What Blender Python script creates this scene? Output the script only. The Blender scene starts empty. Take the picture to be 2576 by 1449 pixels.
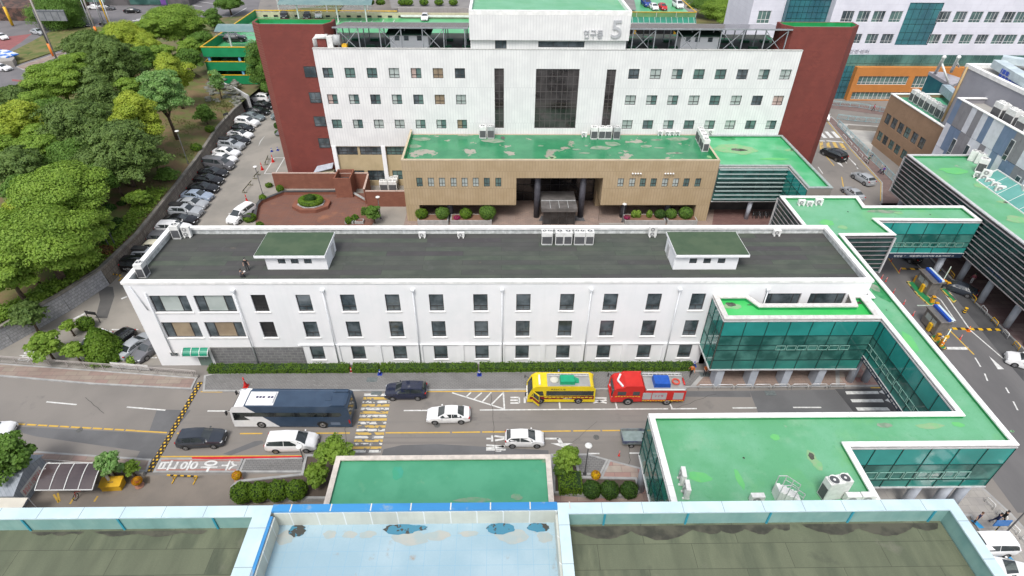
import bpy, bmesh, math, random
import numpy as np
from mathutils import Vector, Matrix
S=bpy.context.scene; COL=S.collection
rad=math.radians
# ---------------------------------------------------------------- camera, sky, sun, exposure
H=50.0; FPX=1472.14; CX,CY=1288.0,724.5       # photo measured at 2576 x 1449
yaw,pit,rol=rad(1.2942),rad(37.2325),rad(0.6223)
FW=Vector((math.sin(yaw)*math.cos(pit),math.cos(yaw)*math.cos(pit),-math.sin(pit)))
_r=Vector((math.cos(yaw),-math.sin(yaw),0)); _u=_r.cross(FW)
RT=_r*math.cos(rol)+_u*math.sin(rol); UP=_u*math.cos(rol)-_r*math.sin(rol)
CAMP=Vector((0,0,H))
cd=bpy.data.cameras.new("camera"); cam=bpy.data.objects.new("camera",cd); COL.objects.link(cam)
mw=Matrix((RT,UP,-FW)).transposed().to_4x4(); mw.translation=CAMP; cam.matrix_world=mw
cd.sensor_width=36; cd.lens=FPX/2576*36; cd.clip_start=0.5; cd.clip_end=2500
S.camera=cam
w=bpy.data.worlds.new("World"); S.world=w; w.use_nodes=True
nt=w.node_tree; bg=nt.nodes["Background"]; sky=nt.nodes.new("ShaderNodeTexSky")
sky.sky_type='NISHITA'; sky.sun_disc=False; sky.sun_elevation=rad(58); sky.sun_rotation=rad(200)
sky.air_density=1.0; sky.dust_density=3.0; sky.ozone_density=1.0
hs=nt.nodes.new("ShaderNodeHueSaturation"); hs.inputs['Saturation'].default_value=0.42
nt.links.new(sky.outputs[0],hs.inputs['Color']); nt.links.new(hs.outputs[0],bg.inputs[0]); bg.inputs[1].default_value=0.15
sl=bpy.data.lights.new("sun",'SUN'); sl.energy=1.5; sl.angle=rad(18); sl.color=(1,.97,.93)
so=bpy.data.objects.new("sun",sl); COL.objects.link(so); so.location=(0,0,120)
_se,_sr=rad(58),rad(200)
sd=Vector((math.sin(_sr)*math.cos(_se),math.cos(_sr)*math.cos(_se),math.sin(_se)))
so.rotation_euler=(-sd).to_track_quat('-Z','Y').to_euler()
S.view_settings.view_transform='Standard'; S.view_settings.look='None'; S.view_settings.gamma=1.0
S.view_settings.exposure=0.62
# ---------------------------------------------------------------- pixel -> place
def ray(x,y): return FW*FPX+RT*(x-CX)-UP*(y-CY)
def P(x,y,z=0.0):
    d=ray(x,y); t=(z-H)/d.z; return Vector((d.x*t,d.y*t,z))
def PY(x,y,Y):
    d=ray(x,y); t=Y/d.y; return Vector((d.x*t,Y,H+d.z*t))
def PX(x,y,X):
    d=ray(x,y); t=X/d.x; return Vector((X,d.y*t,H+d.z*t))
# ---------------------------------------------------------------- materials
MATS={}
def _new(name,rough=.7,metal=0.,spec=.5):
    m=bpy.data.materials.new(name); m.use_nodes=True; n=m.node_tree.nodes; b=n["Principled BSDF"]
    b.inputs['Roughness'].default_value=rough; b.inputs['Metallic'].default_value=metal
    b.inputs['Specular IOR Level'].default_value=spec
    MATS[name]=m; return m,m.node_tree,b
def _mix(t,f,a,b,bt='MIX'):
    x=t.nodes.new("ShaderNodeMix"); x.data_type='RGBA'; x.blend_type=bt
    for s,v in ((0,f),(6,a),(7,b)):
        if isinstance(v,(int,float)): x.inputs[s].default_value=v
        elif isinstance(v,tuple): x.inputs[s].default_value=(*v[:3],1)
        else: t.links.new(v,x.inputs[s])
    return x.outputs[2]
def _noise(t,vec,scale,detail=4,rough=.55,lo=.4,hi=.6):
    n=t.nodes.new("ShaderNodeTexNoise"); n.inputs['Scale'].default_value=scale; n.inputs['Detail'].default_value=detail
    n.inputs['Roughness'].default_value=rough; t.links.new(vec,n.inputs['Vector'])
    r=t.nodes.new("ShaderNodeMapRange"); r.inputs[1].default_value=lo; r.inputs[2].default_value=hi; r.clamp=True
    t.links.new(n.outputs[0],r.inputs[0]); return r.outputs[0]
def mat(name,c1,c2=None,scale=1.,rough=.7,metal=0.,fine=0.,patch=None,brick=None,spec=.4,streak=0.,stretch=(1,1,1),dirt=0.,lo=.4,hi=.6,bump=0.):
    """c1/c2 mixed by noise; patch=(colour,scale,lo,hi); brick=(axis,w,h,mortar size,mortar colour,brick c2 or None)"""
    if name in MATS: return MATS[name]
    m,t,b=_new(name,rough,metal,spec)
    c2=c2 or tuple(v*.88 for v in c1)
    g=t.nodes.new("ShaderNodeNewGeometry"); pos=g.outputs['Position']
    if stretch!=(1,1,1):
        mp=t.nodes.new("ShaderNodeMapping"); mp.inputs['Scale'].default_value=stretch; t.links.new(pos,mp.inputs['Vector']); vec=mp.outputs[0]
    else: vec=pos
    if brick and brick[5]:
        pass
    col=_mix(t,_noise(t,vec,scale,lo=lo,hi=hi),c1,c2)
    if brick:
        ax,bw,bh,ms,mc,b2=brick
        sp=t.nodes.new("ShaderNodeSeparateXYZ"); t.links.new(pos,sp.inputs[0])
        cb=t.nodes.new("ShaderNodeCombineXYZ")
        if ax=='V':
            ad=t.nodes.new("ShaderNodeMath"); t.links.new(sp.outputs[0],ad.inputs[0]); t.links.new(sp.outputs[1],ad.inputs[1])
            t.links.new(ad.outputs[0],cb.inputs[0]); t.links.new(sp.outputs[2],cb.inputs[1])
        elif ax=='H': t.links.new(sp.outputs[0],cb.inputs[0]); t.links.new(sp.outputs[1],cb.inputs[1])
        elif ax=='G': t.links.new(sp.outputs[0],cb.inputs[0]); t.links.new(sp.outputs[1],cb.inputs[1])
        br=t.nodes.new("ShaderNodeTexBrick"); br.inputs['Scale'].default_value=1; br.inputs['Brick Width'].default_value=bw
        br.inputs['Row Height'].default_value=bh; br.inputs['Mortar Size'].default_value=ms; br.inputs['Mortar Smooth'].default_value=.3
        br.offset=0. if ax=='G' else .5
        t.links.new(cb.outputs[0],br.inputs['Vector'])
        br.inputs['Mortar'].default_value=(*mc,1)
        t.links.new(col,br.inputs['Color1'])
        if b2:
            c3=_mix(t,_noise(t,vec,scale*1.3,lo=lo,hi=hi),b2,tuple(v*.85 for v in b2)); t.links.new(c3,br.inputs['Color2'])
        else: t.links.new(col,br.inputs['Color2'])
        col=br.outputs[0]
    if patch:
        for pc in (patch if isinstance(patch,list) else [patch]):
            pcol,ps,pl,ph=pc; col=_mix(t,_noise(t,pos,ps,6,.6,pl,ph),col,pcol)
    if streak:
        mp=t.nodes.new("ShaderNodeMapping"); mp.inputs['Scale'].default_value=(2.2,2.2,.12); t.links.new(pos,mp.inputs['Vector'])
        f=_noise(t,mp.outputs[0],1.,5,.6,.48,.75); q=t.nodes.new("ShaderNodeMath"); q.operation='MULTIPLY'; q.inputs[1].default_value=streak
        t.links.new(f,q.inputs[0]); col=_mix(t,q.outputs[0],col,tuple(v*.45 for v in c1))
    if fine:
        q=t.nodes.new("ShaderNodeMath"); q.operation='MULTIPLY'; q.inputs[1].default_value=fine
        t.links.new(_noise(t,pos,18,3,.7,.3,.7),q.inputs[0]); col=_mix(t,q.outputs[0],col,tuple(v*.5 for v in c1))
    t.links.new(col,b.inputs['Base Color'])
    if bump:
        bp=t.nodes.new("ShaderNodeBump"); bp.inputs['Strength'].default_value=bump; bp.inputs['Distance'].default_value=.1
        nn=t.nodes.new("ShaderNodeTexNoise"); nn.inputs['Scale'].default_value=6; t.links.new(pos,nn.inputs['Vector']); t.links.new(nn.outputs[0],bp.inputs['Height']); t.links.new(bp.outputs[0],b.inputs['Normal'])
    return m
def glassy(name,c1,c2=None,rough=.06,scale=.35,spec=.7):
    if name in MATS: return MATS[name]
    m=mat(name,c1,c2 or tuple(v*.6 for v in c1),scale=scale,rough=rough,spec=spec); return m
def glow(name,c,s):
    m,t,b=_new(name); b.inputs['Emission Color'].default_value=(*c,1); b.inputs['Emission Strength'].default_value=s; b.inputs['Base Color'].default_value=(*c,1); return m
def leafmat(name,c1,c2,c3):
    m,t,b=_new(name,.6,0,.3)
    g=t.nodes.new("ShaderNodeNewGeometry"); pos=g.outputs['Position']
    a=_mix(t,_noise(t,pos,.55,3,.5,.38,.62),c1,c2); a=_mix(t,_noise(t,pos,3.2,2,.6,.5,.75),a,c3)
    rn=t.nodes.new("ShaderNodeMath"); rn.operation='MULTIPLY'; rn.inputs[1].default_value=.34
    t.links.new(g.outputs['Random Per Island'],rn.inputs[0]); a=_mix(t,rn.outputs[0],a,tuple(v*.45 for v in c1))
    t.links.new(a,b.inputs['Base Color'])
    tr=t.nodes.new("ShaderNodeBsdfTranslucent"); t.links.new(a,tr.inputs[0]); ms=t.nodes.new("ShaderNodeMixShader"); ms.inputs[0].default_value=.36
    o=t.nodes["Material Output"]; t.links.new(b.outputs[0],ms.inputs[1]); t.links.new(tr.outputs[0],ms.inputs[2]); t.links.new(ms.outputs[0],o.inputs[0]); return m
W_=lambda v:(v,v,v)
white=mat('white_wall',(.80,.80,.81),(.76,.77,.78),scale=.4,rough=.8,streak=.06)
whitep=mat('white_coping',(.82,.81,.79),(.7,.7,.68),scale=1.2,rough=.6,patch=((.42,.40,.38),3.,.66,.8))
stained=mat('stained_white',(.62,.64,.63),(.42,.44,.43),scale=1.6,rough=.8,streak=.5)
pale=mat('pale_metal',(.62,.62,.62),(.52,.52,.52),scale=3,rough=.4,metal=.2)
acw=mat('appliance_white',(.72,.72,.70),(.62,.62,.6),scale=2,rough=.5)
acg=mat('appliance_grey',(.42,.43,.43),(.34,.35,.35),scale=2,rough=.5)
black=mat('black_part',(.018,.018,.02),(.03,.03,.03),rough=.5)
dark=mat('dark_metal',(.05,.05,.055),(.07,.07,.07),rough=.5)
coil=mat('coil_grille',(.03,.035,.05),(.06,.06,.07),rough=.6,brick=('V',.12,.08,.02,(.12,.12,.12),None))
frame_d=mat('dark_frame',(.03,.03,.03),(.045,.04,.04),rough=.5)
frame_w=mat('white_frame',(.7,.7,.68),rough=.5)
steel=mat('steel',(.36,.38,.4),(.28,.3,.32),rough=.45,metal=.4)
glass_d=glassy('window_glass_dark',(.035,.05,.056),(.11,.135,.15),scale=.55,spec=.8)
glass_g=glassy('window_glass_green',(.12,.2,.18),(.07,.12,.12),rough=.12)
glass_b=glassy('window_glass_blind',(.42,.47,.45),(.33,.38,.36),rough=.2)
glass_o=glassy('window_glass_curtain',(.34,.27,.18),(.25,.19,.13),rough=.2)
glass_p=glassy('window_glass_pink',(.55,.42,.38),(.4,.3,.27),rough=.2)
glass_br=glassy('window_glass_bronze',(.018,.016,.016),(.06,.055,.055),rough=.05)
teal=glassy('teal_glass',(.03,.22,.18),(.02,.14,.12),rough=.05,scale=.25)
teal2=glassy('teal_glass_vision',(.012,.085,.072),(.06,.20,.17),rough=.04,scale=.45)
teal3=glassy('teal_spandrel',(.03,.28,.25),(.02,.21,.185),rough=.08,scale=.2)
tealw=glassy('teal_blue_glass',(.04,.17,.19),(.03,.11,.14),rough=.1,scale=.2)
louvre_glass=glassy('louvre_glass',(.008,.03,.028),(.02,.06,.055),rough=.1)
mull=mat('mullion_dark',(.012,.05,.045),rough=.4)
PATCH=((.30,.27,.22),.5,.67,.69)
roofg=mat('green_roof_paint',(.115,.36,.18),(.16,.41,.24),scale=.25,rough=.45,patch=[((.22,.43,.27),.35,.55,.75),((.30,.36,.27),.30,.69,.72),((.08,.31,.13),1.6,.60,.8),((.16,.42,.14),.16,.56,.8)],fine=.3)
roofg2=mat('bright_green_roof_paint',(.04,.42,.09),(.07,.47,.13),scale=.3,rough=.4,patch=((.22,.3,.15),.6,.72,.74))
roofg3=mat('worn_green_roof_paint',(.025,.19,.085),(.045,.24,.11),scale=.3,rough=.25,patch=[((.33,.30,.25),.33,.60,.63),((.02,.13,.06),1.3,.62,.75)],fine=.15)
roofg4=mat('plain_green_roof_paint',(.065,.29,.165),(.085,.33,.195),scale=.35,rough=.5,patch=[((.17,.36,.22),.6,.62,.8),((.3,.28,.22),.9,.72,.76)],fine=.12)
gparap=mat('green_parapet_paint',(.015,.22,.06),(.02,.27,.09),scale=.5,rough=.4)
tile_w=mat('white_tile',(.72,.72,.71),(.66,.66,.655),scale=.5,rough=.55,brick=('V',.45,6.,.035,(.56,.56,.56),None),streak=.08)
tile_t=mat('tan_tile',(.40,.31,.195),(.36,.275,.165),scale=.6,rough=.6,brick=('V',.45,3.,.03,(.27,.205,.125),None),streak=.1)
tan_wall=mat('tan_wall',(.45,.36,.22),(.4,.32,.19),scale=.5,rough=.7,streak=.15)
red_t=mat('red_brick_tile',(.19,.042,.032),(.15,.034,.027),scale=.5,rough=.65,brick=('V',.4,.2,.012,(.20,.07,.055),(.165,.037,.03)))
redw=mat('red_brick_garden_wall',(.24,.095,.06),(.19,.07,.045),scale=.7,rough=.75,brick=('V',.5,.14,.012,(.16,.07,.05),(.21,.08,.05)))
redf=mat('brick_paving_red',(.19,.095,.07),(.13,.075,.062),scale=.35,rough=.8,brick=('H',.9,.22,.02,(.10,.05,.04),(.20,.09,.06)),patch=((.30,.13,.07),.18,.6,.75),lo=.35,hi=.65)
conc=mat('concrete',(.33,.31,.28),(.27,.25,.23),scale=.5,rough=.85,fine=.2)
concl=mat('light_concrete_drive',(.30,.275,.24),(.23,.215,.19),scale=.16,rough=.85,fine=.25,patch=((.18,.17,.16),.3,.62,.8))
asph=mat('asphalt',(.235,.215,.195),(.195,.18,.165),scale=.12,rough=.88,fine=.35,patch=[((.13,.125,.12),.22,.6,.72)])
asphd=mat('asphalt_dark_patch',(.145,.145,.148),(.12,.12,.123),scale=.3,rough=.9,fine=.3)
asphb=mat('asphalt_black',(.06,.06,.063),(.09,.09,.092),scale=.2,rough=.8,fine=.3)
paveg=mat('grey_pavers',(.20,.195,.19),(.155,.15,.145),scale=.4,rough=.9,brick=('H',.42,.21,.02,(.09,.09,.085),(.21,.205,.2)),patch=((.5,.5,.48),2.2,.72,.74))
pavep=mat('pink_pavers',(.27,.19,.165),(.22,.16,.14),scale=.6,rough=.9,brick=('H',1.4,.7,.02,(.16,.12,.11),(.29,.245,.20)))
pavec=mat('checker_pavers',(.34,.17,.15),(.3,.15,.135),scale=.8,rough=.85,brick=('H',1.6,.8,.02,(.2,.13,.12),(.36,.31,.26)))
pavet=mat('tan_pavers',(.30,.22,.18),(.24,.18,.15),scale=.5,rough=.85,brick=('H',.8,.4,.02,(.18,.13,.11),(.26,.20,.17)))
kerb=mat('kerb_stone',(.36,.36,.35),(.28,.28,.275),scale=1,rough=.8)
paint_w=mat('road_paint_white',(.66,.66,.64),(.5,.5,.48),scale=2.5,rough=.7,patch=((.17,.16,.15),3.2,.66,.7))
paint_y=mat('road_paint_yellow',(.60,.38,.05),(.5,.32,.07),scale=2.5,rough=.7,patch=((.17,.16,.15),3.,.68,.72))
paint_ww=mat('worn_paint_white',(.62,.61,.58),(.5,.49,.46),scale=2.5,rough=.8,patch=((.15,.145,.14),1.1,.52,.55))
paint_wy=mat('worn_paint_yellow',(.55,.37,.09),(.48,.33,.1),scale=2.5,rough=.8,patch=((.15,.145,.14),1.3,.55,.58))
stonew=mat('stone_retaining_wall',(.42,.42,.43),(.28,.28,.29),scale=2.2,rough=.9,brick=('V',.62,.4,.035,(.22,.22,.22),(.36,.36,.37)),streak=.3,patch=((.24,.235,.23),1.4,.55,.7))
stoned=mat('stained_retaining_wall',(.27,.235,.19),(.18,.155,.13),scale=1.,rough=.9,brick=('V',.5,.7,.03,(.09,.075,.06),(.18,.155,.125)),streak=.5)
earth=mat('hill_soil',(.20,.14,.07),(.13,.085,.045),scale=.18,rough=.95,patch=[((.11,.14,.035),.28,.42,.6),((.24,.19,.11),.5,.66,.8)],fine=.4)
grassm=mat('verge_grass',(.10,.13,.03),(.19,.16,.065),scale=.3,rough=.95,fine=.4,patch=((.05,.10,.02),.5,.58,.66))
lawn=mat('lawn',(.14,.15,.05),(.19,.16,.07),scale=.2,rough=.95,fine=.3)
bark=mat('bark',(.07,.05,.035),(.12,.085,.06),scale=3,rough=.95)
yel=mat('yellow_paint',(.72,.42,.02),(.62,.36,.02),rough=.5)
org=mat('orange_paint',(.8,.22,.03),(.7,.18,.02),rough=.5)
redp=mat('red_plastic',(.65,.03,.02),(.5,.02,.02),rough=.45)
bluep=mat('blue_plastic',(.02,.05,.35),(.02,.04,.28),rough=.4)
blk_y=mat('black_rubber',(.03,.025,.02),(.05,.04,.03),rough=.7)
# ---------------------------------------------------------------- mesh builder
def wloc(o):
    v=Vector((0,0,0))
    while o: v+=o.location; o=o.parent
    return v
class MB:
    def __init__(s): s.v=[]; s.f=[]; s.m=[]; s.mi=0; s.sm=[]; s.smooth=False
    def face(s,idx): s.f.append(tuple(idx)); s.m.append(s.mi); s.sm.append(s.smooth)
    def poly(s,pts):
        n=len(s.v); s.v+=[tuple(p) for p in pts]; s.face(range(n,n+len(pts))); return s
    def box(s,a,b):
        (x0,y0,z0),(x1,y1,z1)=a,b; x0,x1=sorted((x0,x1)); y0,y1=sorted((y0,y1)); z0,z1=sorted((z0,z1))
        n=len(s.v); s.v+=[(x0,y0,z0),(x1,y0,z0),(x1,y1,z0),(x0,y1,z0),(x0,y0,z1),(x1,y0,z1),(x1,y1,z1),(x0,y1,z1)]
        for f in ((3,2,1,0),(4,5,6,7),(0,1,5,4),(1,2,6,5),(2,3,7,6),(3,0,4,7)): s.face([n+i for i in f])
        return s
    def prism(s,pts,z0,z1,top=True,bot=True):
        pts=[(p[0],p[1]) for p in pts]
        if area(pts)<0: pts=pts[::-1]
        n=len(s.v); k=len(pts); s.v+=[(x,y,z0) for x,y in pts]+[(x,y,z1) for x,y in pts]
        for i in range(k): j=(i+1)%k; s.face((n+i,n+j,n+k+j,n+k+i))
        if top: s.face(range(n+k,n+2*k))
        if bot: s.face(range(n+k-1,n-1,-1))
        return s
    def beam(s,a,b,w,h=None):
        a=Vector(a); b=Vector(b); h=h or w; d=(b-a).normalized(); u=Vector((0,0,1))
        if abs(d.z)>.99: u=Vector((1,0,0))
        r=d.cross(u).normalized(); u=r.cross(d)
        n=len(s.v)
        for p in (a,b):
            for i,j in ((-1,-1),(1,-1),(1,1),(-1,1)): s.v.append(tuple(p+r*(i*w/2)+u*(j*h/2)))
        for f in ((0,1,2,3),(7,6,5,4),(0,4,5,1),(1,5,6,2),(2,6,7,3),(3,7,4,0)): s.face([n+i for i in f])
        return s
    def tube(s,pts,rs,k=8,cap=True):
        pts=[Vector(p) for p in pts]
        if isinstance(rs,(int,float)): rs=[rs]*len(pts)
        n=len(s.v); sm=s.smooth; s.smooth=True; prev=None
        for i,p in enumerate(pts):
            d=(pts[min(i+1,len(pts)-1)]-pts[max(i-1,0)]).normalized()
            u=Vector((1,0,0)) if abs(d.x)<.9 else Vector((0,1,0))
            r=d.cross(u).normalized(); u=r.cross(d)
            for a in range(k):
                t=2*math.pi*a/k; s.v.append(tuple(p+(r*math.cos(t)+u*math.sin(t))*rs[i]))
        for i in range(len(pts)-1):
            for a in range(k):
                b=(a+1)%k; s.face((n+i*k+a,n+i*k+b,n+(i+1)*k+b,n+(i+1)*k+a))
        s.smooth=sm
        if cap: s.face(range(n+k-1,n-1,-1)); m=n+(len(pts)-1)*k; s.face(range(m,m+k))
        return s
    def lathe(s,c,prof,k=16):
        n=len(s.v); c=Vector(c); sm=s.smooth; s.smooth=True
        for r,z in prof:
            for a in range(k): t=2*math.pi*a/k; s.v.append((c.x+r*math.cos(t),c.y+r*math.sin(t),c.z+z))
        for i in range(len(prof)-1):
            for a in range(k): b=(a+1)%k; s.face((n+i*k+a,n+i*k+b,n+(i+1)*k+b,n+(i+1)*k+a))
        s.smooth=sm; s.face(range(n+k-1,n-1,-1)); m=n+(len(prof)-1)*k; s.face(range(m,m+k)); return s
    def ell(s,c,r,k=12,j=8,jit=0,rng=random):
        n=len(s.v); sm=s.smooth; s.smooth=True
        for i in range(j+1):
            ph=math.pi*i/j-math.pi/2
            for a in range(k):
                t=2*math.pi*a/k; q=1+(rng.uniform(-jit,jit) if jit else 0)
                s.v.append((c[0]+r[0]*math.cos(ph)*math.cos(t)*q,c[1]+r[1]*math.cos(ph)*math.sin(t)*q,c[2]+r[2]*math.sin(ph)*q))
        for i in range(j):
            for a in range(k): b=(a+1)%k; s.face((n+i*k+a,n+i*k+b,n+(i+1)*k+b,n+(i+1)*k+a))
        s.smooth=sm; return s
    def build(s,name,mats,parent=None,world=True,bevel=0):
        if not isinstance(mats,(list,tuple)): mats=[mats]
        me=bpy.data.meshes.new(name); o=bpy.data.objects.new(name,me)
        off=wloc(parent) if (parent and world) else Vector((0,0,0))
        me.from_pydata([(x-off.x,y-off.y,z-off.z) for x,y,z in s.v],[],s.f)
        for m in mats: me.materials.append(m)
        me.polygons.foreach_set('material_index',s.m); me.polygons.foreach_set('use_smooth',s.sm)
        me.update()
        COL.objects.link(o)
        if parent: o.parent=parent
        if bevel:
            b=o.modifiers.new('b','BEVEL'); b.width=bevel; b.segments=2; b.limit_method='ANGLE'
        return o
def area(p): return sum(p[i][0]*p[(i+1)%len(p)][1]-p[(i+1)%len(p)][0]*p[i][1] for i in range(len(p)))/2
def inset(p,d):
    p=[Vector((q[0],q[1])) for q in p]; n=len(p); out=[]
    s=1 if area(p)>0 else -1
    for i in range(n):
        a,b,c=p[i-1],p[i],p[(i+1)%n]; e1=(b-a).normalized(); e2=(c-b).normalized()
        n1=Vector((-e1.y,e1.x))*s; n2=Vector((-e2.y,e2.x))*s
        k=n1+n2; den=1+n1.dot(n2)
        out.append(b+k*(d/den) if den>.05 else b+n1*d)
    return out
def tag(o,label=None,cat=None,group=None,kind=None):
    if label: o['label']=label
    if cat: o['category']=cat
    if group: o['group']=group
    if kind: o['kind']=kind
    return o
def thing(name,label,cat,loc=(0,0,0),rz=0,group=None):
    o=bpy.data.objects.new(name,None); COL.objects.link(o); o.location=loc; o.rotation_euler=(0,0,rz); o.empty_display_size=.5
    return tag(o,label,cat,group)
def dup(root,loc,rz=None,label=None,group=None,scale=None):
    def cp(o,par):
        c=o.copy(); COL.objects.link(c); c.parent=par
        for ch in o.children: cp(ch,c)
        return c
    r=cp(root,None); r.location=loc
    if rz is not None: r.rotation_euler=(0,0,rz)
    if scale: r.scale=(scale,)*3 if isinstance(scale,(int,float)) else scale
    if label: r['label']=label
    if group: r['group']=group
    return r
def struct(o): o['kind']='structure'; return o
def sheet(name,pts,m,z):
    b=MB(); q=[(p[0],p[1]) for p in pts]
    if area(q)<0: q=q[::-1]
    b.poly([(x,y,z) for x,y in q]); return struct(b.build(name,m))
def PP(l,z=0): return [P(x,y,z) for x,y in l]
_fonts={}
def textmesh(s,size,depth=.0,bold=0.):
    c=bpy.data.curves.new('t','FONT'); c.body=s; c.size=size; c.extrude=depth; c.offset=bold; c.align_x='CENTER'; c.align_y='CENTER'
    o=bpy.data.objects.new('t',c); COL.objects.link(o); dg=bpy.context.evaluated_depsgraph_get()
    me=bpy.data.meshes.new_from_object(o.evaluated_get(dg)); bpy.data.objects.remove(o); bpy.data.curves.remove(c); return me
def text(name,s,size,m,loc,rot,parent=None,depth=.02,fit=None,bold=0.):
    me=textmesh(s,size,depth,bold); me.name=name; me.materials.clear(); me.materials.append(m)
    o=bpy.data.objects.new(name,me); COL.objects.link(o); R=Matrix.Rotation(0,4,'Z')
    off=wloc(parent) if parent else Vector((0,0,0))
    o.location=Vector(loc)-off; o.rotation_euler=rot
    if fit:
        xs=[v.co.x for v in me.vertices]; ys=[v.co.y for v in me.vertices]
        cx=(min(xs)+max(xs))/2; cy=(min(ys)+max(ys))/2; sx=fit[0]/(max(xs)-min(xs)); sy=fit[1]/(max(ys)-min(ys))
        for v in me.vertices: v.co.x=(v.co.x-cx)*sx; v.co.y=(v.co.y-cy)*sy
    if parent: o.parent=parent
    return o
# ---------------------------------------------------------------- facades, windows, blocks
def fmap(ax,pl):
    if ax=='S': return lambda u,z,w=0:(u,pl-w,z)
    if ax=='W': return lambda u,z,w=0:(pl-w,-u,z)   # u runs towards -Y (left to right seen from the west)
    if ax=='E': return lambda u,z,w=0:(pl+w,u,z)
    if ax=='N': return lambda u,z,w=0:(-u,pl+w,z)
def facade(b,ax,pl,u0,u1,z0,z1,ops,rec=.2):
    f=fmap(ax,pl); us=sorted({u0,u1}|{o[0] for o in ops}|{o[1] for o in ops}); zs=sorted({z0,z1}|{o[2] for o in ops}|{o[3] for o in ops})
    us=[u for u in us if u0<=u<=u1]; zs=[z for z in zs if z0<=z<=z1]
    for j in range(len(zs)-1):
        c=(zs[j]+zs[j+1])/2; run=None
        for i in range(len(us)):
            inside = i<len(us)-1 and not any(o[0]<(us[i]+us[i+1])/2<o[1] and o[2]<c<o[3] for o in ops)
            if inside and run is None: run=us[i]
            if not inside and run is not None:
                b.poly([f(run,zs[j]),f(us[i],zs[j]),f(us[i],zs[j+1]),f(run,zs[j+1])]); run=None
    for a,c,d,e in ops:
        for p,q in (((a,d),(a,e)),((c,e),(c,d)),((a,e),(c,e)),((c,d),(a,d))):
            b.poly([f(*p,0),f(*p,-rec),f(*q,-rec),f(*q,0)])
    for p,q in (((u0,z0),(u0,z1)),((u1,z1),(u1,z0)),((u0,z1),(u1,z1)),((u1,z0),(u0,z0))):
        b.poly([f(*q,0),f(*q,-rec),f(*p,-rec),f(*p,0)])
def fbox(b,f,u0,u1,z0,z1,w0,w1): b.box(f(u0,z0,w0),f(u1,z1,w1))
def window(par,ax,pl,o,rec,vs,hs,fm,gm,fw=.06,sill=None,name='window',open_=False):
    """window > pane (> sill); vs,hs are the fractions of the mullions"""
    f=fmap(ax,pl); u0,u1,z0,z1=o; b=MB(); W=u1-u0; Hh=z1-z0; a,c=-rec+.005,-rec+.075
    fbox(b,f,u0,u0+fw,z0,z1,a,c); fbox(b,f,u1-fw,u1,z0,z1,a,c); fbox(b,f,u0+fw,u1-fw,z0,z0+fw,a,c); fbox(b,f,u0+fw,u1-fw,z1-fw,z1,a,c)
    for h in hs: fbox(b,f,u0+fw,u1-fw,z0+Hh*h-fw/2,z0+Hh*h+fw/2,a,c-.004)
    for v in vs:
        v,h0,h1=v if isinstance(v,tuple) else (v,0,1)
        fbox(b,f,u0+W*v-fw/2,u0+W*v+fw/2,z0+Hh*h0+(fw if h0==0 else fw/2),z0+Hh*h1-(fw if h1==1 else fw/2),a,c-.008)
    win=b.build(name,fm,par)
    g=MB(); gl=gm if isinstance(gm,(list,tuple)) else [gm]
    n=len(gl)
    for i in range(n):
        g.mi=i; ua=u0+fw*.5+(W-fw)*i/n; ub=u0+fw*.5+(W-fw)*(i+1)/n
        g.poly([f(ua,z0+fw*.5,-rec+.03),f(ub,z0+fw*.5,-rec+.03),f(ub,z1-fw*.5,-rec+.03),f(ua,z1-fw*.5,-rec+.03)])
    g.build('pane',gl,win)
    if sill:
        s=MB(); fbox(s,f,u0-.12,u1+.12,z0-.12,z0-.003,-.02,.1); s.build('sill',sill,win)
    return win
def shell(root,poly,z0,zt,wm,cm,pm,rm,drop=.45,cw=.5,over=.06,cth=.14,walls=True,bm=None,rname='roof'):
    poly=[Vector((p[0],p[1])) for p in poly]
    if area(poly)<0: poly=poly[::-1]
    if walls:
        b=MB(); b.prism(poly,z0,zt-drop-.06,bot=True); b.build('wall',wm,root)
        b=MB(); n=len(poly); q=inset(poly,cw-.05)
    else: n=len(poly); q=inset(poly,cw-.05); b=MB()
    # parapet
    for i in range(n):
        j=(i+1)%n; A,B,C,D=poly[i],poly[j],q[j],q[i]; za,zb=zt-drop-.055,zt-cth
        b.mi=0; b.poly([(*A,za),(*B,za),(*B,zb),(*A,zb)]); b.mi=1; b.poly([(*C,za),(*D,za),(*D,zb),(*C,zb)])
    b.build('parapet',[wm,pm],root)
    o=inset(poly,-over); k=inset(poly,cw); b=MB()
    for i in range(n):
        j=(i+1)%n; A,B,C,D=o[i],o[j],k[j],k[i]
        b.poly([(*A,zt),(*B,zt),(*C,zt),(*D,zt)]); b.poly([(*B,zt-cth),(*A,zt-cth),(*D,zt-cth),(*C,zt-cth)])
        b.poly([(*A,zt-cth),(*B,zt-cth),(*B,zt),(*A,zt)]); b.poly([(*C,zt-cth),(*D,zt-cth),(*D,zt),(*C,zt)])
        L=(B-A).length; d=(B-A).normalized(); nn=Vector((-d.y,d.x)); 
        for t in range(1,int(L/2.4)):          # joints between coping slabs
            p=A+d*(t*2.4); b.mi=1; b.poly([(*(p-d*.012),zt+.004),(*(p+d*.012),zt+.004),(*(p+d*.012+nn*(cw+over)),zt+.004),(*(p-d*.012+nn*(cw+over)),zt+.004)]); b.mi=0
    b.build('coping',[cm,acg],root)
    b=MB(); b.poly([(*p,zt-drop) for p in q]); r=b.build(rname,rm,root)
    return r
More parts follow.
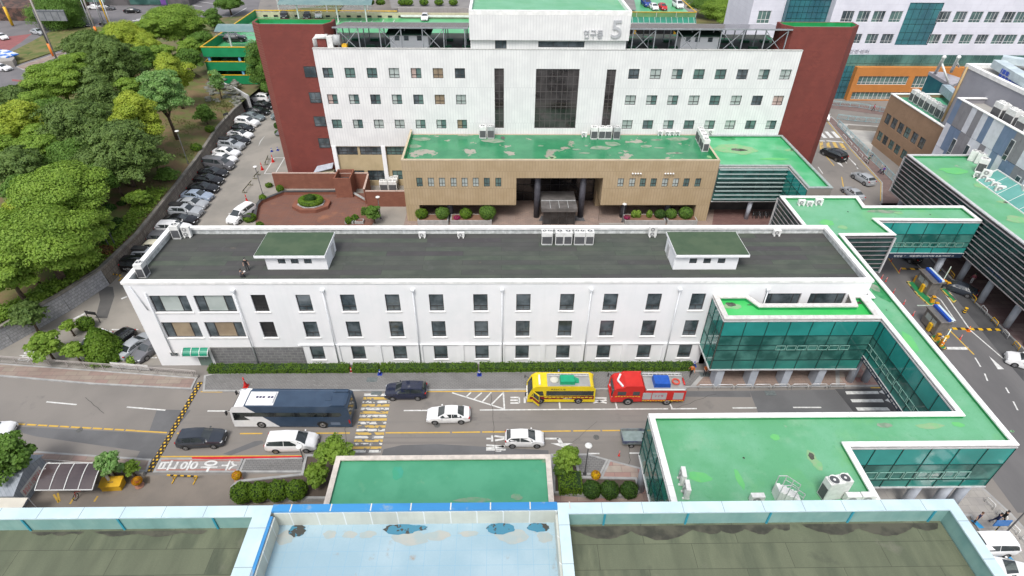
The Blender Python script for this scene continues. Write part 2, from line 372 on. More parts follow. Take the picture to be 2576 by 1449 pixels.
def glazing(root,A,B,zb,zt,hs,step,gms,out=.05,mw=.07,mm=None,skip_top=False,openers=None,fz=None):
    """curtain wall from A to B (wall runs left to right seen from outside); hs = heights of horizontals; gms = one glass per band"""
    A=Vector(A); B=Vector(B); d=(B-A).normalized(); n=Vector((d.y,-d.x)); L=(B-A).length; zs=[zb]+list(hs)+[zt]
    def q(u,z,w): p=A+d*u+n*w; return (p.x,p.y,z)
    g=MB(); used=[]
    for i in range(len(zs)-1):
        m=gms[i]; 
        if m not in used: used.append(m)
        g.mi=used.index(m); g.poly([q(0,zs[i],out),q(L,zs[i],out),q(L,zs[i+1],out),q(0,zs[i+1],out)])
    go=g.build('glazing',used,root)
    b=MB(); k=max(1,round(L/step))
    def bar(u0,u1,z0,z1,w0,w1):
        p=[q(u0,z0,w0),q(u1,z0,w0),q(u1,z0,w1),q(u0,z0,w1)]; p2=[(x,y,z1) for x,y,_ in p]; m0=len(b.v); b.v+=p+p2
        for f in ((3,2,1,0),(4,5,6,7),(0,1,5,4),(1,2,6,5),(2,3,7,6),(3,0,4,7)): b.face([m0+i for i in f])
    for i in range(k+1): u=L*i/k; bar(max(0,u-mw/2),min(L,u+mw/2),zb,zt,out+.002,out+.05)
    for z in zs[1:-1]: bar(0,L,z-mw/2,z+mw/2,out+.002,out+.045)
    mo=b.build('mullions',mm or mull,root)
    e=MB(); b=e; bar(-out,L+out,zb-.14,zb-.002,0,out+.1); bar(-out,L+out,zt+.002,zt+.12,0,out+.06); b.build('edge_trim',pale,root)
    if openers:
        z0,z1,s0,s1=openers; t=s0; i=0
        while t+1.1<s1:
            o=MB(); b=o; fw=.06
            bar(t,t+1.05,z0,z0+fw,out+.05,out+.1); bar(t,t+1.05,z1-fw,z1,out+.05,out+.1); bar(t,t+fw,z0+fw,z1-fw,out+.05,out+.1); bar(t+1.05-fw,t+1.05,z0+fw,z1-fw,out+.05,out+.1)
            b.build('opening_window',[mat('opener_frame',(.22,.42,.36),rough=.4)],root); t+=1.17; i+=1
    return go
def louvres(root,A,B,zb,zt,n,out=.05,dep=.22,end=True):
    A=Vector(A); B=Vector(B); d=(B-A).normalized(); nn=Vector((d.y,-d.x)); L=(B-A).length
    def q(u,z,w): p=A+d*u+nn*w; return (p.x,p.y,z)
    g=MB(); g.poly([q(0,zb,out),q(L,zb,out),q(L,zt,out),q(0,zt,out)]); g.build('glazing',louvre_glass,root)
    b=MB(); k=max(1,round(L/2.3))
    for i in range(k+1): u=L*i/k; b.beam(q(u,zb,out+.03),q(u,zt,out+.03),.06,.06)
    b.build('mullions',mull,root)
    b=MB()
    for i in range(n):
        z=zb+(zt-zb)*(i+.0)/(n-1); p=[q(-.15,z,out+.1),q(L+.15,z,out+.1),q(L+.15,z,out+dep),q(-.15,z,out+dep)]
        m0=len(b.v); b.v+=p+[(x,y,zz+.06) for x,y,zz in p]
        for f in ((3,2,1,0),(4,5,6,7),(0,1,5,4),(1,2,6,5),(2,3,7,6),(3,0,4,7)): b.face([m0+i2 for i2 in f])
    b.build('louvre_blades',mat('louvre_metal',(.24,.22,.23),rough=.5),root)
    if end:
        b=MB(); b.beam(q(L+.05,zb-.1,out+.15),q(L+.05,zt,out+.15),.22,.22); b.beam(q(-.05,zb-.1,out+.15),q(-.05,zt,out+.15),.22,.22); b.build('end_post',pale,root)
def column(root,x,y,z1,r=.42,m=None,name='column',z0=0):
    b=MB(); b.tube([(x,y,z0),(x,y,z1)],r,18); return b.build(name,m or mat('column_paint',(.42,.45,.50),(.36,.39,.44),scale=1,rough=.5),root)
# ---------------------------------------------------------------- three-storey white building
WB=thing('office_building','long white three-storey building with dark flat roof, between the road and the tan entrance hall','building',(0,50.7,0))
wx0,wx1,wy0,wy1,wz=-40.55,40.6,50.7,62.2,12.4
cols3=[];
for c in range(11):
    x=-27.37+ c*(43.75/10)*1.0
    cols3.append(x)
# window columns measured on the facade (left edge, top row)
pxs=[629,742,854,967,1078,1190,1299,1410,1520,1630,1741]
tops=[PY(x,741,wy0).x for x in pxs]
ops=[]
for i,x in enumerate(tops):
    if i==10: x=PY(1741,740,wy0).x
    ops.append((x,x+1.58,8.22,10.62)); ops.append((x,x+1.58,4.36,6.76))
    if i>0: ops.append((x,x+1.58,.82,2.94))
big=[(-38.35,-34.27,8.2,10.55),(-33.55,-29.35,8.2,10.55),(-38.35,-34.27,4.42,6.75),(-33.55,-29.35,4.42,6.75)]
r1=PY(1927,737,wy0).x; r2=PY(2018,737,wy0).x; r3=PY(2040,737,wy0).x; r4=PY(2130,737,wy0).x
rb=[(r1,r2,8.6,10.6),(r3,r4,8.6,10.6)]
b=MB(); facade(b,'S',wy0,wx0,wx1,0,wz-.3,ops+big+rb,.22)
b.box((wx0,wy0+.22,0),(wx1,wy1,wz-1.1)); b.build('wall',white,WB)
b=MB()                                           # parapet walls
t=.35
for a,c in (((wx0,wy0+.22,wz-1.1),(wx1,wy0+t,wz-.3)),((wx0,wy1-t,wz-1.1),(wx1,wy1,wz-.3)),((wx0,wy0+t,wz-1.1),(wx0+t,wy1-t,wz-.3)),((wx1-t,wy0+t,wz-1.1),(wx1,wy1-t,wz-.3))): b.box(a,c)
b.build('parapet',stained,WB)
b=MB(); oo=.08
for a,c in (((wx0-oo,wy0-oo,wz-.3),(wx1+oo,wy0+.5,wz)),((wx0-oo,wy1-.5,wz-.3),(wx1+oo,wy1+oo,wz)),((wx0-oo,wy0+.5,wz-.3),(wx0+.5,wy1-.5,wz)),((wx1-.5,wy0+.5,wz-.3),(wx1+oo,wy1-.5,wz))): b.box(a,c)
b.build('coping',whitep,WB)
feltm=mat('roof_felt',(.06,.075,.058),(.082,.098,.074),scale=.7,rough=.9,stretch=(.5,1.,1),brick=('H',9.,.95,.016,(.035,.035,.035),(.068,.062,.066)),patch=[((.10,.105,.095),.8,.6,.85),((.14,.12,.09),.33,.70,.76)],fine=.3)
b=MB(); b.box((wx0+t,wy0+t,wz-1.1),(wx1-t,wy1-t,wz-.95)); b.build('roof',feltm,WB)
for i,o in enumerate(ops):
    dk=i in (0,1) ; window(WB,'S',wy0,o,.22,[(.5,0,.28)],[.28],frame_d,black if dk else glass_d,.07,sill=whitep)
for i,o in enumerate(big):
    gm=[glass_d,glass_b if i<2 else glass_o,glass_b if i<2 else glass_o,glass_d]
    window(WB,'S',wy0,o,.22,[.24,.76],[],frame_d,[glass_d,gm[1],gm[1],glass_d],.09,sill=whitep)
for o in rb: window(WB,'S',wy0,o,.22,[.2,.8],[],frame_d,glass_d,.08)
# ground floor pilasters and drain pipes
b=MB()
for i in range(1,12):
    xx=(tops[i]+1.58+tops[i+1])/2 if i<10 else tops[10]+3.1
    b.box((xx-.3,wy0-.16,0),(xx+.3,wy0-.001,3.22))
b.box((tops[1]-1.2,wy0-.17,3.22),(28.5,wy0-.001,3.32)); b.build('pilasters',white,WB)
for px in (589,813,1039,1263,1486,1708,1928):
    x=PY(px,735,wy0).x; b=MB(); b.tube([(x,wy0-.26,0),(x,wy0-.26,11.2)],.07,8); b.box((x-.2,wy0-.38,11.2),(x+.2,wy0-.001,11.42)); b.build('downpipe',mat('pipe_white',(.68,.7,.72),rough=.5),WB)
b=MB(); x=-38.9; b.tube([(x-.9,wy0-.12,11.9),(x-.1,wy0-.12,8.6)],.06,6); b.tube([(x+.4,wy0-.15,11),(x+.4,wy0-.15,1.8)],.07,6); b.build('downpipe',mat('pipe_white',(.68,.7,.72)),WB)
b=MB(); b.box((-34.0,wy0-.12,.02),(-23.3,wy0-.003,2.95)); b.build('stone_cladding',mat('grey_stone_cladding',(.20,.20,.20),(.14,.14,.145),scale=1.5,rough=.85,brick=('V',.9,.42,.03,(.26,.26,.25),(.16,.16,.165))),WB)
# green canopy over the side door
x0=PY(450,905,wy0).x; b=MB()
n=6
for i in range(n):
    a0,a1=i/n*1.2,(i+1)/n*1.2; b.poly([(-36.8,wy0-1.1+1.1*(1-math.cos(a0)) if 0 else wy0-1.15*math.cos(a0),2.55+.75*math.sin(a0)),(-33.9,wy0-1.15*math.cos(a0),2.55+.75*math.sin(a0)),(-33.9,wy0-1.15*math.cos(a1),2.55+.75*math.sin(a1)),(-36.8,wy0-1.15*math.cos(a1),2.55+.75*math.sin(a1))])
cn=b.build('door_canopy',glassy('green_canopy_sheet',(.01,.22,.13),(.01,.17,.1),rough=.25),WB)
b=MB()
for x in (-36.8,-35.83,-34.87,-33.9):
    for i in range(n): a0,a1=i/n*1.2,(i+1)/n*1.2; b.beam((x,wy0-1.16*math.cos(a0),2.57+.75*math.sin(a0)),(x,wy0-1.16*math.cos(a1),2.57+.75*math.sin(a1)),.07)
b.beam((-36.85,wy0-1.16,2.55),(-33.85,wy0-1.16,2.55),.07); b.build('canopy_frame',pale,cn)
b=MB(); b.box((-35.9,wy0-.03,0),(-34.4,wy0-.003,2.2)); dr=b.build('door',mat('door_grey_green',(.16,.22,.19),rough=.4),WB); b=MB(); b.box((-35.2,wy0-.08,.9),(-35.12,wy0-.031,1.3)); b.build('handle',steel,dr)
b=MB(); b.box((-38.95,wy0-.05,1.55),(-37.95,wy0-.003,2.15)); wn=b.build('window',frame_w,WB); b=MB(); b.box((-38.88,wy0-.06,1.62),(-38.5,wy0-.051,2.08)); b.box((-38.4,wy0-.06,1.62),(-38.02,wy0-.051,2.08)); b.build('pane',glass_d,wn)
# rooftop stair heads
def stairhead(px0,px1,yb,pyl,pyr,lab,mir):
    zr=wz-.95; A=P(px0,yb,zr); B=P(px1,yb,zr); y0=A.y; h=PY(750,644,y0).z-zr; zt_=zr+h+.33; yk=P(760,584,zt_).y; x0,x1=A.x,B.x
    r=thing('stair_head',lab,'roof structure',((x0+x1)/2,y0,zr),group='white stair heads on the dark roof')
    ow=[(x0+(x1-x0)*f,x0+(x1-x0)*f+.85,zr+h*.42,zr+h*.78) for f in ((.2,.415,.63) if not mir else (.235,.455,.68))]
    b=MB(); facade(b,'S',y0,x0,x1,zr,zr+h,ow,.15); b.box((x0,y0+.15,zr),(x1,yk-.5,zr+h)); b.build('wall',white,r)
    ex=.95
    l,rr=(x0-ex,x1+.08) if not mir else (x0-.08,x1+ex)
    b=MB(); b.box((l,y0-.45,zr+h),(rr,yk,zr+h+.3)); b.build('roof_slab',white,r)
    b=MB(); b.box((l+.04,y0-.38,zr+h+.3),(rr-.06,yk-.03,zr+h+.33)); b.build('roof_covering',mat('green_roof_felt',(.05,.085,.048),(.07,.105,.06),scale=.4,rough=.9,patch=((.11,.13,.09),.8,.66,.8),fine=.25),r)
    for o in ow: window(r,'S',y0,o,.15,[.33,.66],[],frame_d,glass_d,.04)
    b=MB(); s=x1 if not mir else x0; b.box((s-.002 if not mir else s-.07,yk-2.2,zr),(s+.07 if not mir else s+.002,yk-1.3,zr+1.6)); b.build('door',pale,r)
    return r
stairhead(674,826,678,0,0,'white stair head with three small windows and green roof, beside the two men',False)
stairhead(1692,1851,678,0,0,'white stair head with three small windows, nearer the right end of the dark roof',True)
# ---------------------------------------------------------------- research building with red wings
B5=thing('research_building','white tiled building numbered 5 with red brick wings and solar roof frames','building',(9,96.5,0))
fy=96.5; bx0,bx1=-29.6,48.2; bz=24.0
ops5=[]; gl5=[]
rng=random.Random(5)
rowz=[(19.45,21.1),(15.15,16.82),(10.95,12.55)]
for r,(za,zb_) in enumerate(rowz):
    for i in range(7):
        x=-28.68+i*3.54; ops5.append((x,x+1.65,za,zb_))
    for i in range(8):
        x=20.75+i*3.55; ops5.append((x,x+1.75,za,zb_))
strip=[(-1.05,.5,11.05,21.1),(5.7,12.75,11.05,21.05),(17.2,18.7,11.1,21.0)]
low=[(-28.9,-25.2,5.95,7.5),(-24.8,-21.0,5.95,7.5),(-20.2,-16.9,5.95,7.5),(-16.5,-14.9,5.95,7.5),(-28.4,-24.6,1.2,3.0),(-24.0,-20.6,1.0,3.0),(-19.6,-16.0,1.2,3.0)]
b=MB(); b.mi=0; facade(b,'S',fy,bx0,bx1,7.75,bz,ops5+strip,.25); b.mi=1; facade(b,'S',fy+.35,bx0,-14.6,0,7.75,low,.2)
b.mi=0; b.box((bx0,fy+.25,7.75),(bx1,fy+14,bz-1.0)); b.mi=1; b.box((bx0,fy+.55,0),(-14.6,fy+14,7.75)); b.mi=0
b.box((bx0,fy+.25,bz-1.0),(bx1,fy+.5,bz)); b.mi=1; b.box((-14.5,fy+.5,0),(bx1,fy+14,7.7))
b.build('wall',[tile_w,tan_wall],B5)
b=MB(); b.box((bx0-.05,fy-.05,bz),(bx1+.05,fy+.45,bz+.12)); b.build('coping',mat('grey_coping',(.5,.5,.48),(.4,.4,.38),scale=2,rough=.7),B5)
for i,o in enumerate(ops5):
    k=rng.random(); gm=glass_b if k<.42 else glass_d if k<.72 else glass_g if k<.86 else glass_o if k<.93 else glass_p
    wn_=window(B5,'S',fy,o,.25,[.5],[.34],frame_d,[gm,gm if rng.random()<.6 else glass_g],.08)
for o in strip: 
    n=max(2,round((o[1]-o[0])/.9)); window(B5,'S',fy,o,.25,[i/n for i in range(1,n)],[i/8 for i in range(1,8)],mat('bronze_frame',(.09,.08,.08),rough=.4),glass_br,.09)
for i,o in enumerate(low): window(B5,'S',fy+.35,o,.2,[.25,.5,.75],[.4],frame_d,glass_g if i in(2,3,6) else glass_d,.07)
for x in (-29.15,-20.6): b=MB(); b.box((x-.35,fy-.12,0),(x+.35,fy+.34,7.8)); b.build('pilaster',white,B5)
# central tower
cx0,cx1=-4.75,19.75
b=MB(); ot=(5.9,13.2,24.35,25.3); o2=(-.9,.9,24.1,25.6)
facade(b,'S',fy-.02,cx0,cx1,24.0,25.55,[ot,o2],.3); b.box((cx0,fy+.28,23),(cx1,fy+13,25.55)); facade(b,'S',fy-.5,cx0-.1,cx1+.25,25.55,29.19,[],.3); b.box((cx0-.1,fy-.2,25.55),(cx1+.25,fy+13,29.19)); b.build('tower_wall',tile_w,B5)
for o in (ot,o2): window(B5,'S',fy-.02,o,.3,[.33,.66],[],frame_d,glass_d,.07)
tp=[(cx0-.1,fy-.5),(cx1+.25,fy-.5),(cx1+.25,fy+13),(cx0-.1,fy+13)]
b=MB(); k=inset(tp,.4)
for i in range(4):
    j=(i+1)%4; A,B_,C,D=Vector(tp[i]),Vector(tp[j]),k[j],k[i]
    b.poly([(*A,29.85),(*B_,29.85),(*C,29.85),(*D,29.85)]); b.poly([(*C,29.2),(*D,29.2),(*D,29.85),(*C,29.85)]); b.poly([(*A,29.2),(*B_,29.2),(*B_,29.85),(*A,29.85)])
b.build('coping',whitep,B5); b=MB(); b.poly([(*p,29.25) for p in k]); b.build('tower_roof',roofg,B5)
sg=text('sign','5',3.2,mat('sign_silver',(.50,.51,.53),rough=.4,metal=.2),(17.9,fy-.62,27.25),(rad(90),0,0),B5,.06,fit=(1.6,2.6),bold=.02); sg2=text('sign','연구동',1.5,MATS['sign_silver'],(14.35,fy-.62,26.55),(rad(90),0,0),B5,.06,fit=(3.0,1.25))
# roof deck between tower and wings
for xa,xb in ((-29.3,cx0-.15),(cx1+.3,48.0)):
    b=MB(); b.poly([(xa,fy+.5,23.02),(xb,fy+.5,23.02),(xb,fy+14,23.02),(xa,fy+14,23.02)]); b.build('roof',mat('dark_roof_deck',(.035,.04,.036),(.06,.065,.055),scale=.4,rough=.9,patch=((.02,.12,.06),.5,.6,.62)),B5)
# red wings (chamfered towers)
def redwing(s):
    if s<0: pl=[(-29.9,fy+.9),(-37.6,fy+.9),(-39.0,fy+2.3),(-39.0,fy+4.6),(-26.5,fy+4.6),(-26.5,fy+2.6),(-27.6,fy+.9)]
    else: pl=[(48.3,fy+.9),(55.6,fy+.9),(57.2,fy+2.3),(57.2,fy+4.4),(44.8,fy+4.4),(44.8,fy+2.6),(46.2,fy+.9)]
    pl=[Vector(p) for p in pl]
    if area(pl)<0: pl=pl[::-1]
    b=MB(); b.prism(pl,0,26.75); 
    k=inset(pl,.35)
    for i in range(len(pl)):
        j=(i+1)%len(pl); A,B_,C,D=pl[i],pl[j],k[j],k[i]
        b.poly([(*A,26.75),(*B_,26.75),(*B_,27.35),(*A,27.35)]); b.poly([(*A,27.35),(*B_,27.35),(*C,27.35),(*D,27.35)]); b.mi=1; b.poly([(*C,26.75),(*D,26.75),(*D,27.35),(*C,27.35)]); b.mi=0
    b.build('brick_wing',[red_t,gparap],B5)
    b=MB(); b.poly([(*p,26.76) for p in k]); b.build('wing_roof',roofg4,B5)
redwing(-1); redwing(1)
for z in (19.3,15.1,11.0,7.1):                   # bronze corner windows beside the white slab
    b=MB(); b.box((-31.9,fy+.82,z),(-29.95,fy+.898,z+1.75)); wn=b.build('window',frame_d,B5); b=MB(); b.box((-31.8,fy+.8,z+.6),(-30.9,fy+.819,z+1.68)); b.box((-30.82,fy+.8,z+.6),(-30.0,fy+.819,z+1.68)); b.box((-31.8,fy+.8,z+.07),(-30.0,fy+.819,z+.52)); b.build('pane',glass_d,wn)
# solar canopies
solar=mat('solar_panel',(.045,.035,.045),(.10,.085,.10),scale=.4,rough=.12,spec=.9,brick=('G',1.05,2.,.03,(.3,.3,.32),None))
def canopy(xa,xb,n,lab,px):
    r=thing('solar_canopy',lab,'solar canopy',((xa+xb)/2,fy+3,23.03),group='solar panel frames on the roof of the research building')
    z0=27.1; yF,yB=fy+.7,fy+9.2; zb=25.85
    b=MB(); b.poly([(xa,yF,z0),(xb,yF,z0),(xb,yB,zb),(xa,yB,zb)]); b.poly([(xa,yB,zb-.08),(xb,yB,zb-.08),(xb,yF,z0-.08),(xa,yF,z0-.08)]); b.build('solar_panels',solar,r)
    b=MB(); b.beam((xa,yF,z0-.1),(xb,yF,z0-.1),.16,.2); b.beam((xa,yB,zb-.1),(xb,yB,zb-.1),.16,.2); b.build('roof_beam',steel,r)
    for i in range(n+1):
        x=xa+.6+(xb-xa-1.2)*i/n
        b=MB()
        for y,z in ((yF+.15,z0-.1),(yF+4,z0-.65),(yB-.3,zb-.1)): b.beam((x,y,23.03),(x,y,z),.15)
        b.build('post',steel,r)
        if i%2==0 and i<n:
            x2=xa+.6+(xb-xa-1.2)*(i+1)/n; b=MB(); b.beam((x,yF+.15,23.3),(x2,yF+.15,z0-.3),.09); b.beam((x2,yF+.17,23.3),(x,yF+.17,z0-.3),.09); b.build('cross_brace',steel,r)
    b=MB()
    for i in range(n+1):
        for y in (yF+4,yB-.3,yF+2): x=xa+1.6+(xb-xa-2.2)*i/n; b.box((x-.7,y-.4,23.03),(x+.7,y+.4,23.4))
    b.build('footing',mat('dark_green_footing',(.012,.09,.045),rough=.7),r)
canopy(-26.2,cx0-.3,6,'solar panel canopy on steel frames, left of the tower numbered 5',0)
canopy(cx1+.5,46.0,7,'solar panel canopy on steel frames, right of the tower numbered 5',0)
for xa,lab in ((-17.9,'small white stair head under the left solar canopy'),(29.3,'small white stair head under the right solar canopy')):
    r=thing('stair_head',lab,'roof structure',(xa+2.8,fy+3.4,23.03)); b=MB(); b.box((xa,fy+3.2,23.03),(xa+6.2,fy+6.5,25.4)); b.build('wall',white,r)
    b=MB(); b.box((xa-.5,fy+2.6,25.4),(xa+6.7,fy+6.8,25.6)); b.build('roof_slab',mat('dark_green_slab',(.02,.06,.04),rough=.8),r)
    for q in (.8,2.3,4.4): b=MB(); b.box((xa+q,fy+3.15,24.5),(xa+q+.75,fy+3.199,25.2)); b.build('window',glass_d,r)
# duct at the left end of the roof
r=thing('ventilation_duct','white ventilation duct with round grey fan at the left end of the tiled roof','duct',(-28.5,fy+1.2,24.1))
b=MB(); b.tube([(-29.3,fy+1,24.1),(-29.3,fy+1,25.2),(-28.9,fy+1,25.6),(-27.2,fy+1,25.6)],.38,12); b.box((-27.3,fy+.4,23.9),(-26.4,fy+1.6,25.7)); b.build('duct',acw,r)
b=MB(); b.tube([(-26.3,fy+1,25.1),(-25.2,fy+1,25.1)],.8,16); b.build('fan',acg,r); b=MB(); b.box((-25.1,fy+.5,23.6),(-24.3,fy+1.4,24.5)); b.build('motor',yel,r)
# tan entrance hall
tx0,tx1,ty=-15.5,34.2,84.2; tz=10.94
opT=[(tx0+2.15,tx0+17.9,0.0,3.02),(2.41,16.2,0.0,7.84),(16.2,32.0,0,3.0)]
TH=thing('entrance_hall','tan tiled entrance hall with worn green roof and a deep central porch','building',((tx0+tx1)/2,ty,0))
lw=[]
for x in [PY(p,450,ty).x for p in (1047,1076,1104,1133,1161,1189,1217,1246)]: lw.append((x,x+.95,6.3,7.88))
for x in [PY(p,450,ty).x for p in (1555,1584,1611,1638,1667,1694,1721,1750)]: lw.append((x,x+.95,6.3,7.8))
b=MB(); facade(b,'S',ty,tx0,tx1,0,tz-.15,opT+lw,.2)
b.box((tx0,ty+.2,3.02),(2.41,96.4,tz-.9)); b.box((16.2,ty+.2,3.02),(tx1,96.4,tz-.9)); b.box((2.41,ty+.2,7.84),(16.2,96.4,tz-.9)); b.box((tx0,ty+.2,0),(tx0+2.15,96.4,3.02)); b.box((32.0,ty+.2,0),(tx1,96.4,3.0))
b.box((tx0+2.15,ty+5.0,0),(2.41,96.4,3.01)); b.box((16.2,ty+5.,0),(32.,96.4,3.01)); b.box((tx0+.0,ty+.2,tz-.9),(tx1,ty+.4,tz-.15)); b.build('wall',tile_t,TH)
b=MB(); b.box((2.42,ty+7.0,0),(16.19,96.4,7.83)); b.build('porch_glazing',glassy('porch_dark_glass',(.012,.012,.014),(.03,.026,.024)),TH)
b=MB()
for i in range(1,9): x=2.42+i*13.77/9; b.beam((x,ty+6.95,0),(x,ty+6.95,7.8),.06)
for z in (1.6,3.1,4.7,6.3): b.beam((2.45,ty+6.94,z),(16.15,ty+6.94,z),.06)
b.build('porch_mullions',frame_d,TH)
for o in lw: window(TH,'S',ty,o,.2,[.5],[.36],frame_d,glass_b if rng.random()<.5 else glass_g,.06)
shp=[(tx0,ty),(tx1,ty),(tx1,96.4),(tx0,96.4)]
k=inset(shp,.35); b=MB()
for i in (0,1,3):
    j=(i+1)%4; A,B_,C,D=Vector(shp[i]),Vector(shp[j]),k[j],k[i]
    b.mi=0; b.poly([(*A,tz),(*B_,tz),(*C,tz),(*D,tz)]); b.poly([(*A,tz-.15),(*B_,tz-.15),(*B_,tz),(*A,tz)])
    b.mi=1; b.poly([(*C,tz-.9),(*D,tz-.9),(*D,tz),(*C,tz)])
b.build('coping',[mat('tan_coping',(.5,.42,.3),rough=.7),gparap],TH)
b=MB(); b.poly([(*p,tz-.88) for p in k]); b.build('roof',roofg3,TH)
for x,z in ((5.9,7.84),(13.3,7.84),(-8.5,3.02),(20.4,3.),(27.8,3.),(-2.6,3.02)): column(TH,x,ty+1.4,z,.5,mat('dark_column',(.07,.07,.085),(.05,.05,.06),scale=2,rough=.5))
r=thing('entrance_canopy','low grey canopy over the glass doors of the porch','canopy',(9.4,ty-.2,0))
b=MB(); b.box((6.5,ty-1.6,2.6),(12.3,ty+4.4,3.2)); b.build('canopy_roof',mat('grey_canopy',(.14,.13,.125),(.09,.085,.08),scale=.8,rough=.6),r)
b=MB()
for i in range(1,4): b.box((6.5+i*1.45-.04,ty-1.4,3.2),(6.5+i*1.45+.04,ty+1.0,3.3))
b.box((6.6,ty+1.0,3.2),(12.2,ty+1.1,3.32)); b.build('roof_ribs',acg,r)
for i in range(5): x=6.8+i*1.3; b=MB(); b.beam((x,ty-1.2,0),(x,ty-1.2,2.6),.12); b.build('post',frame_d,r)
b=MB(); b.box((6.9,ty-1.15,.05),(12.,ty-1.1,2.5)); b.build('door',glassy('porch_door_glass',(.02,.02,.02),(.05,.05,.05)),r)
for c in ((22.9,7),(30.9,3)): pass
for k_,xx in enumerate((PY(1587,436,ty).x,PY(1669,436,ty).x)):
    for i in range(4):
        b=MB(); b.ell((xx+.42*(i+.6),ty-.25,8.75),(.16,.16,.14)); b.tube([(xx+.42*(i+.6),ty-.2,8.75),(xx+.42*(i+.6),ty,8.75)],.03,5); b.build('floodlight',acw,TH)
# glass side hall of the entrance building
SH=thing('glass_side_hall','green glass hall with horizontal louvres and pale green roof, right of the tan entrance hall','building',(42,84.3,0))
sp=[(34.25,84.25),(45.3,84.25),(45.3,76.9),(48.9,76.9),(48.9,96.4),(34.25,96.4)]
shell(SH,sp,3.6,10.0,concl,mat('grey_green_coping',(.33,.38,.36),(.26,.3,.29),scale=2,rough=.5),gparap,mat('pale_green_roof_paint',(.06,.36,.15),(.13,.42,.22),scale=.3,rough=.35,patch=((.34,.27,.2),.3,.66,.7)),.4,.35)
glazing(SH,(34.3,84.25),(45.3,84.25),3.75,9.55,[5.3,7.4],2.3,[teal2,louvre_glass,teal2],.04)
b=MB()
for i in range(8): z=4.2+i*.74; b.box((34.4,83.75,z),(45.3,84.1,z+.08))
b.build('louvre_blades',mat('louvre_teal_grey',(.3,.38,.37),rough=.4),SH)
glazing(SH,(45.3,84.2),(45.3,76.9),3.75,9.55,[5.3,6.,8.],2.3,[teal3,teal2,teal,teal3],.04)
b=MB(); b.box((34.4,88,0),(48.8,96.3,3.6)); b.build('ground_floor',dark,SH)
for x,y in ((41.2,84.9),(46.9,79)): column(SH,x,y,3.6,.36)
# ---------------------------------------------------------------- skywalks
SK=thing('covered_skywalk','long green-roofed glass skywalk on columns, crossing both roads on the right side','skywalk',(42,50,0))
X0,X1=40.15,43.25
a=P(1633,1041,10.5); fl=P(2140,1118,10.5)
skp=[(12.85,33.77),(X0,33.77),(X0,50.5),(40.78,50.5),(40.78,62.4),(39.6,62.4),(39.6,73.4),(50.85,73.4),(50.85,70.5),(63.9,70.5),(63.9,66.6),(50.3,66.6),(50.3,63.1),(X1+.35,63.1),(X1+.35,50),(43.0,30.25),(28.75,30.25),(28.75,17.5),(12.85,17.5)]
skp=[(12.85,33.77),(X0,33.77),(X0,50.45),(40.78,50.45),(40.78,62.55),(39.6,62.55),(39.6,73.4),(50.7,73.4),(50.3,70.55),(64.1,70.55),(64.1,66.6),(50.1,66.85),(50.6,63.1),(43.7,63.0),(43.05,30.25),(28.75,30.25),(28.75,17.5),(12.85,17.5)]
shell(SK,skp,4.55,10.5,dark,whitep,gparap,roofg,.42,.42,.06)
glazing(SK,(28.75,30.25),(43.05,30.25),4.75,10.1,[5.75,7.9],2.3,[teal,teal2,teal3],.05,openers=(6.0,6.95,.4,13.2))
glazing(SK,(12.85,33.77),(12.85,17.5),4.75,10.1,[6.4,7.4,8.7],2.0,[teal2,teal,teal2,teal],.05)
glazing(SK,(X0,50.45),(X0,33.77),5.15,10.1,[6.0,7.9],2.4,[teal,teal2,teal3],.05,openers=(6.1,6.9,3.6,16))
b=MB(); b.box((X0-.16,33.8,4.55),(X0-.03,47.5,5.1)); s1=b.build('hanging_sign',mat('navy_sign',(.018,.03,.055),rough=.4),SK)
text('sign_text','↖ 응급의료센터 · 재활센터 ■ 암병동 · 호흡기센터 장례식장',.5,frame_w,(X0-.17,40.5,4.83),(rad(90),0,rad(-90)),SK,.004,fit=(12,.2))
glazing(SK,(50.1,66.75),(64.1,66.6),5.3,10.1,[6.2,7.0,8.3],2.35,[teal3,teal2,teal2,teal3],.05,openers=(6.3,7.0,.5,13.8))
b=MB(); b.box((50.4,66.42,4.55),(64.0,66.55,5.25)); b.build('hanging_sign',MATS['navy_sign'],SK)
text('sign_text','암병동 ↑   재활센터·장례식장·호흡기센터 ↗',.5,frame_w,(58.6,66.41,4.9),(rad(90),0,0),SK,.004,fit=(8.4,.3))
louvres(SK,(39.6,73.4),(39.6,62.6),4.7,10.1,9)
louvres(SK,(43.9,63.05),(50.5,63.1),4.7,10.1,9)
glazing(SK,(12.85+15.9,17.6),(28.75,30.2),4.75,10.1,[6,8],2.3,[teal,teal2,teal3],.05) if 0 else None
for x,y in ((13.37,33.2),(13.37,26),(43.95-1.4,31.1),(40.9,31.1),(38,31.1),(40.8,47.5),(42.6,47.5),(40.8,38),(13.4,20),(48,64.2),(62.5,67.6),(41,66)): column(SK,x,y,4.6)
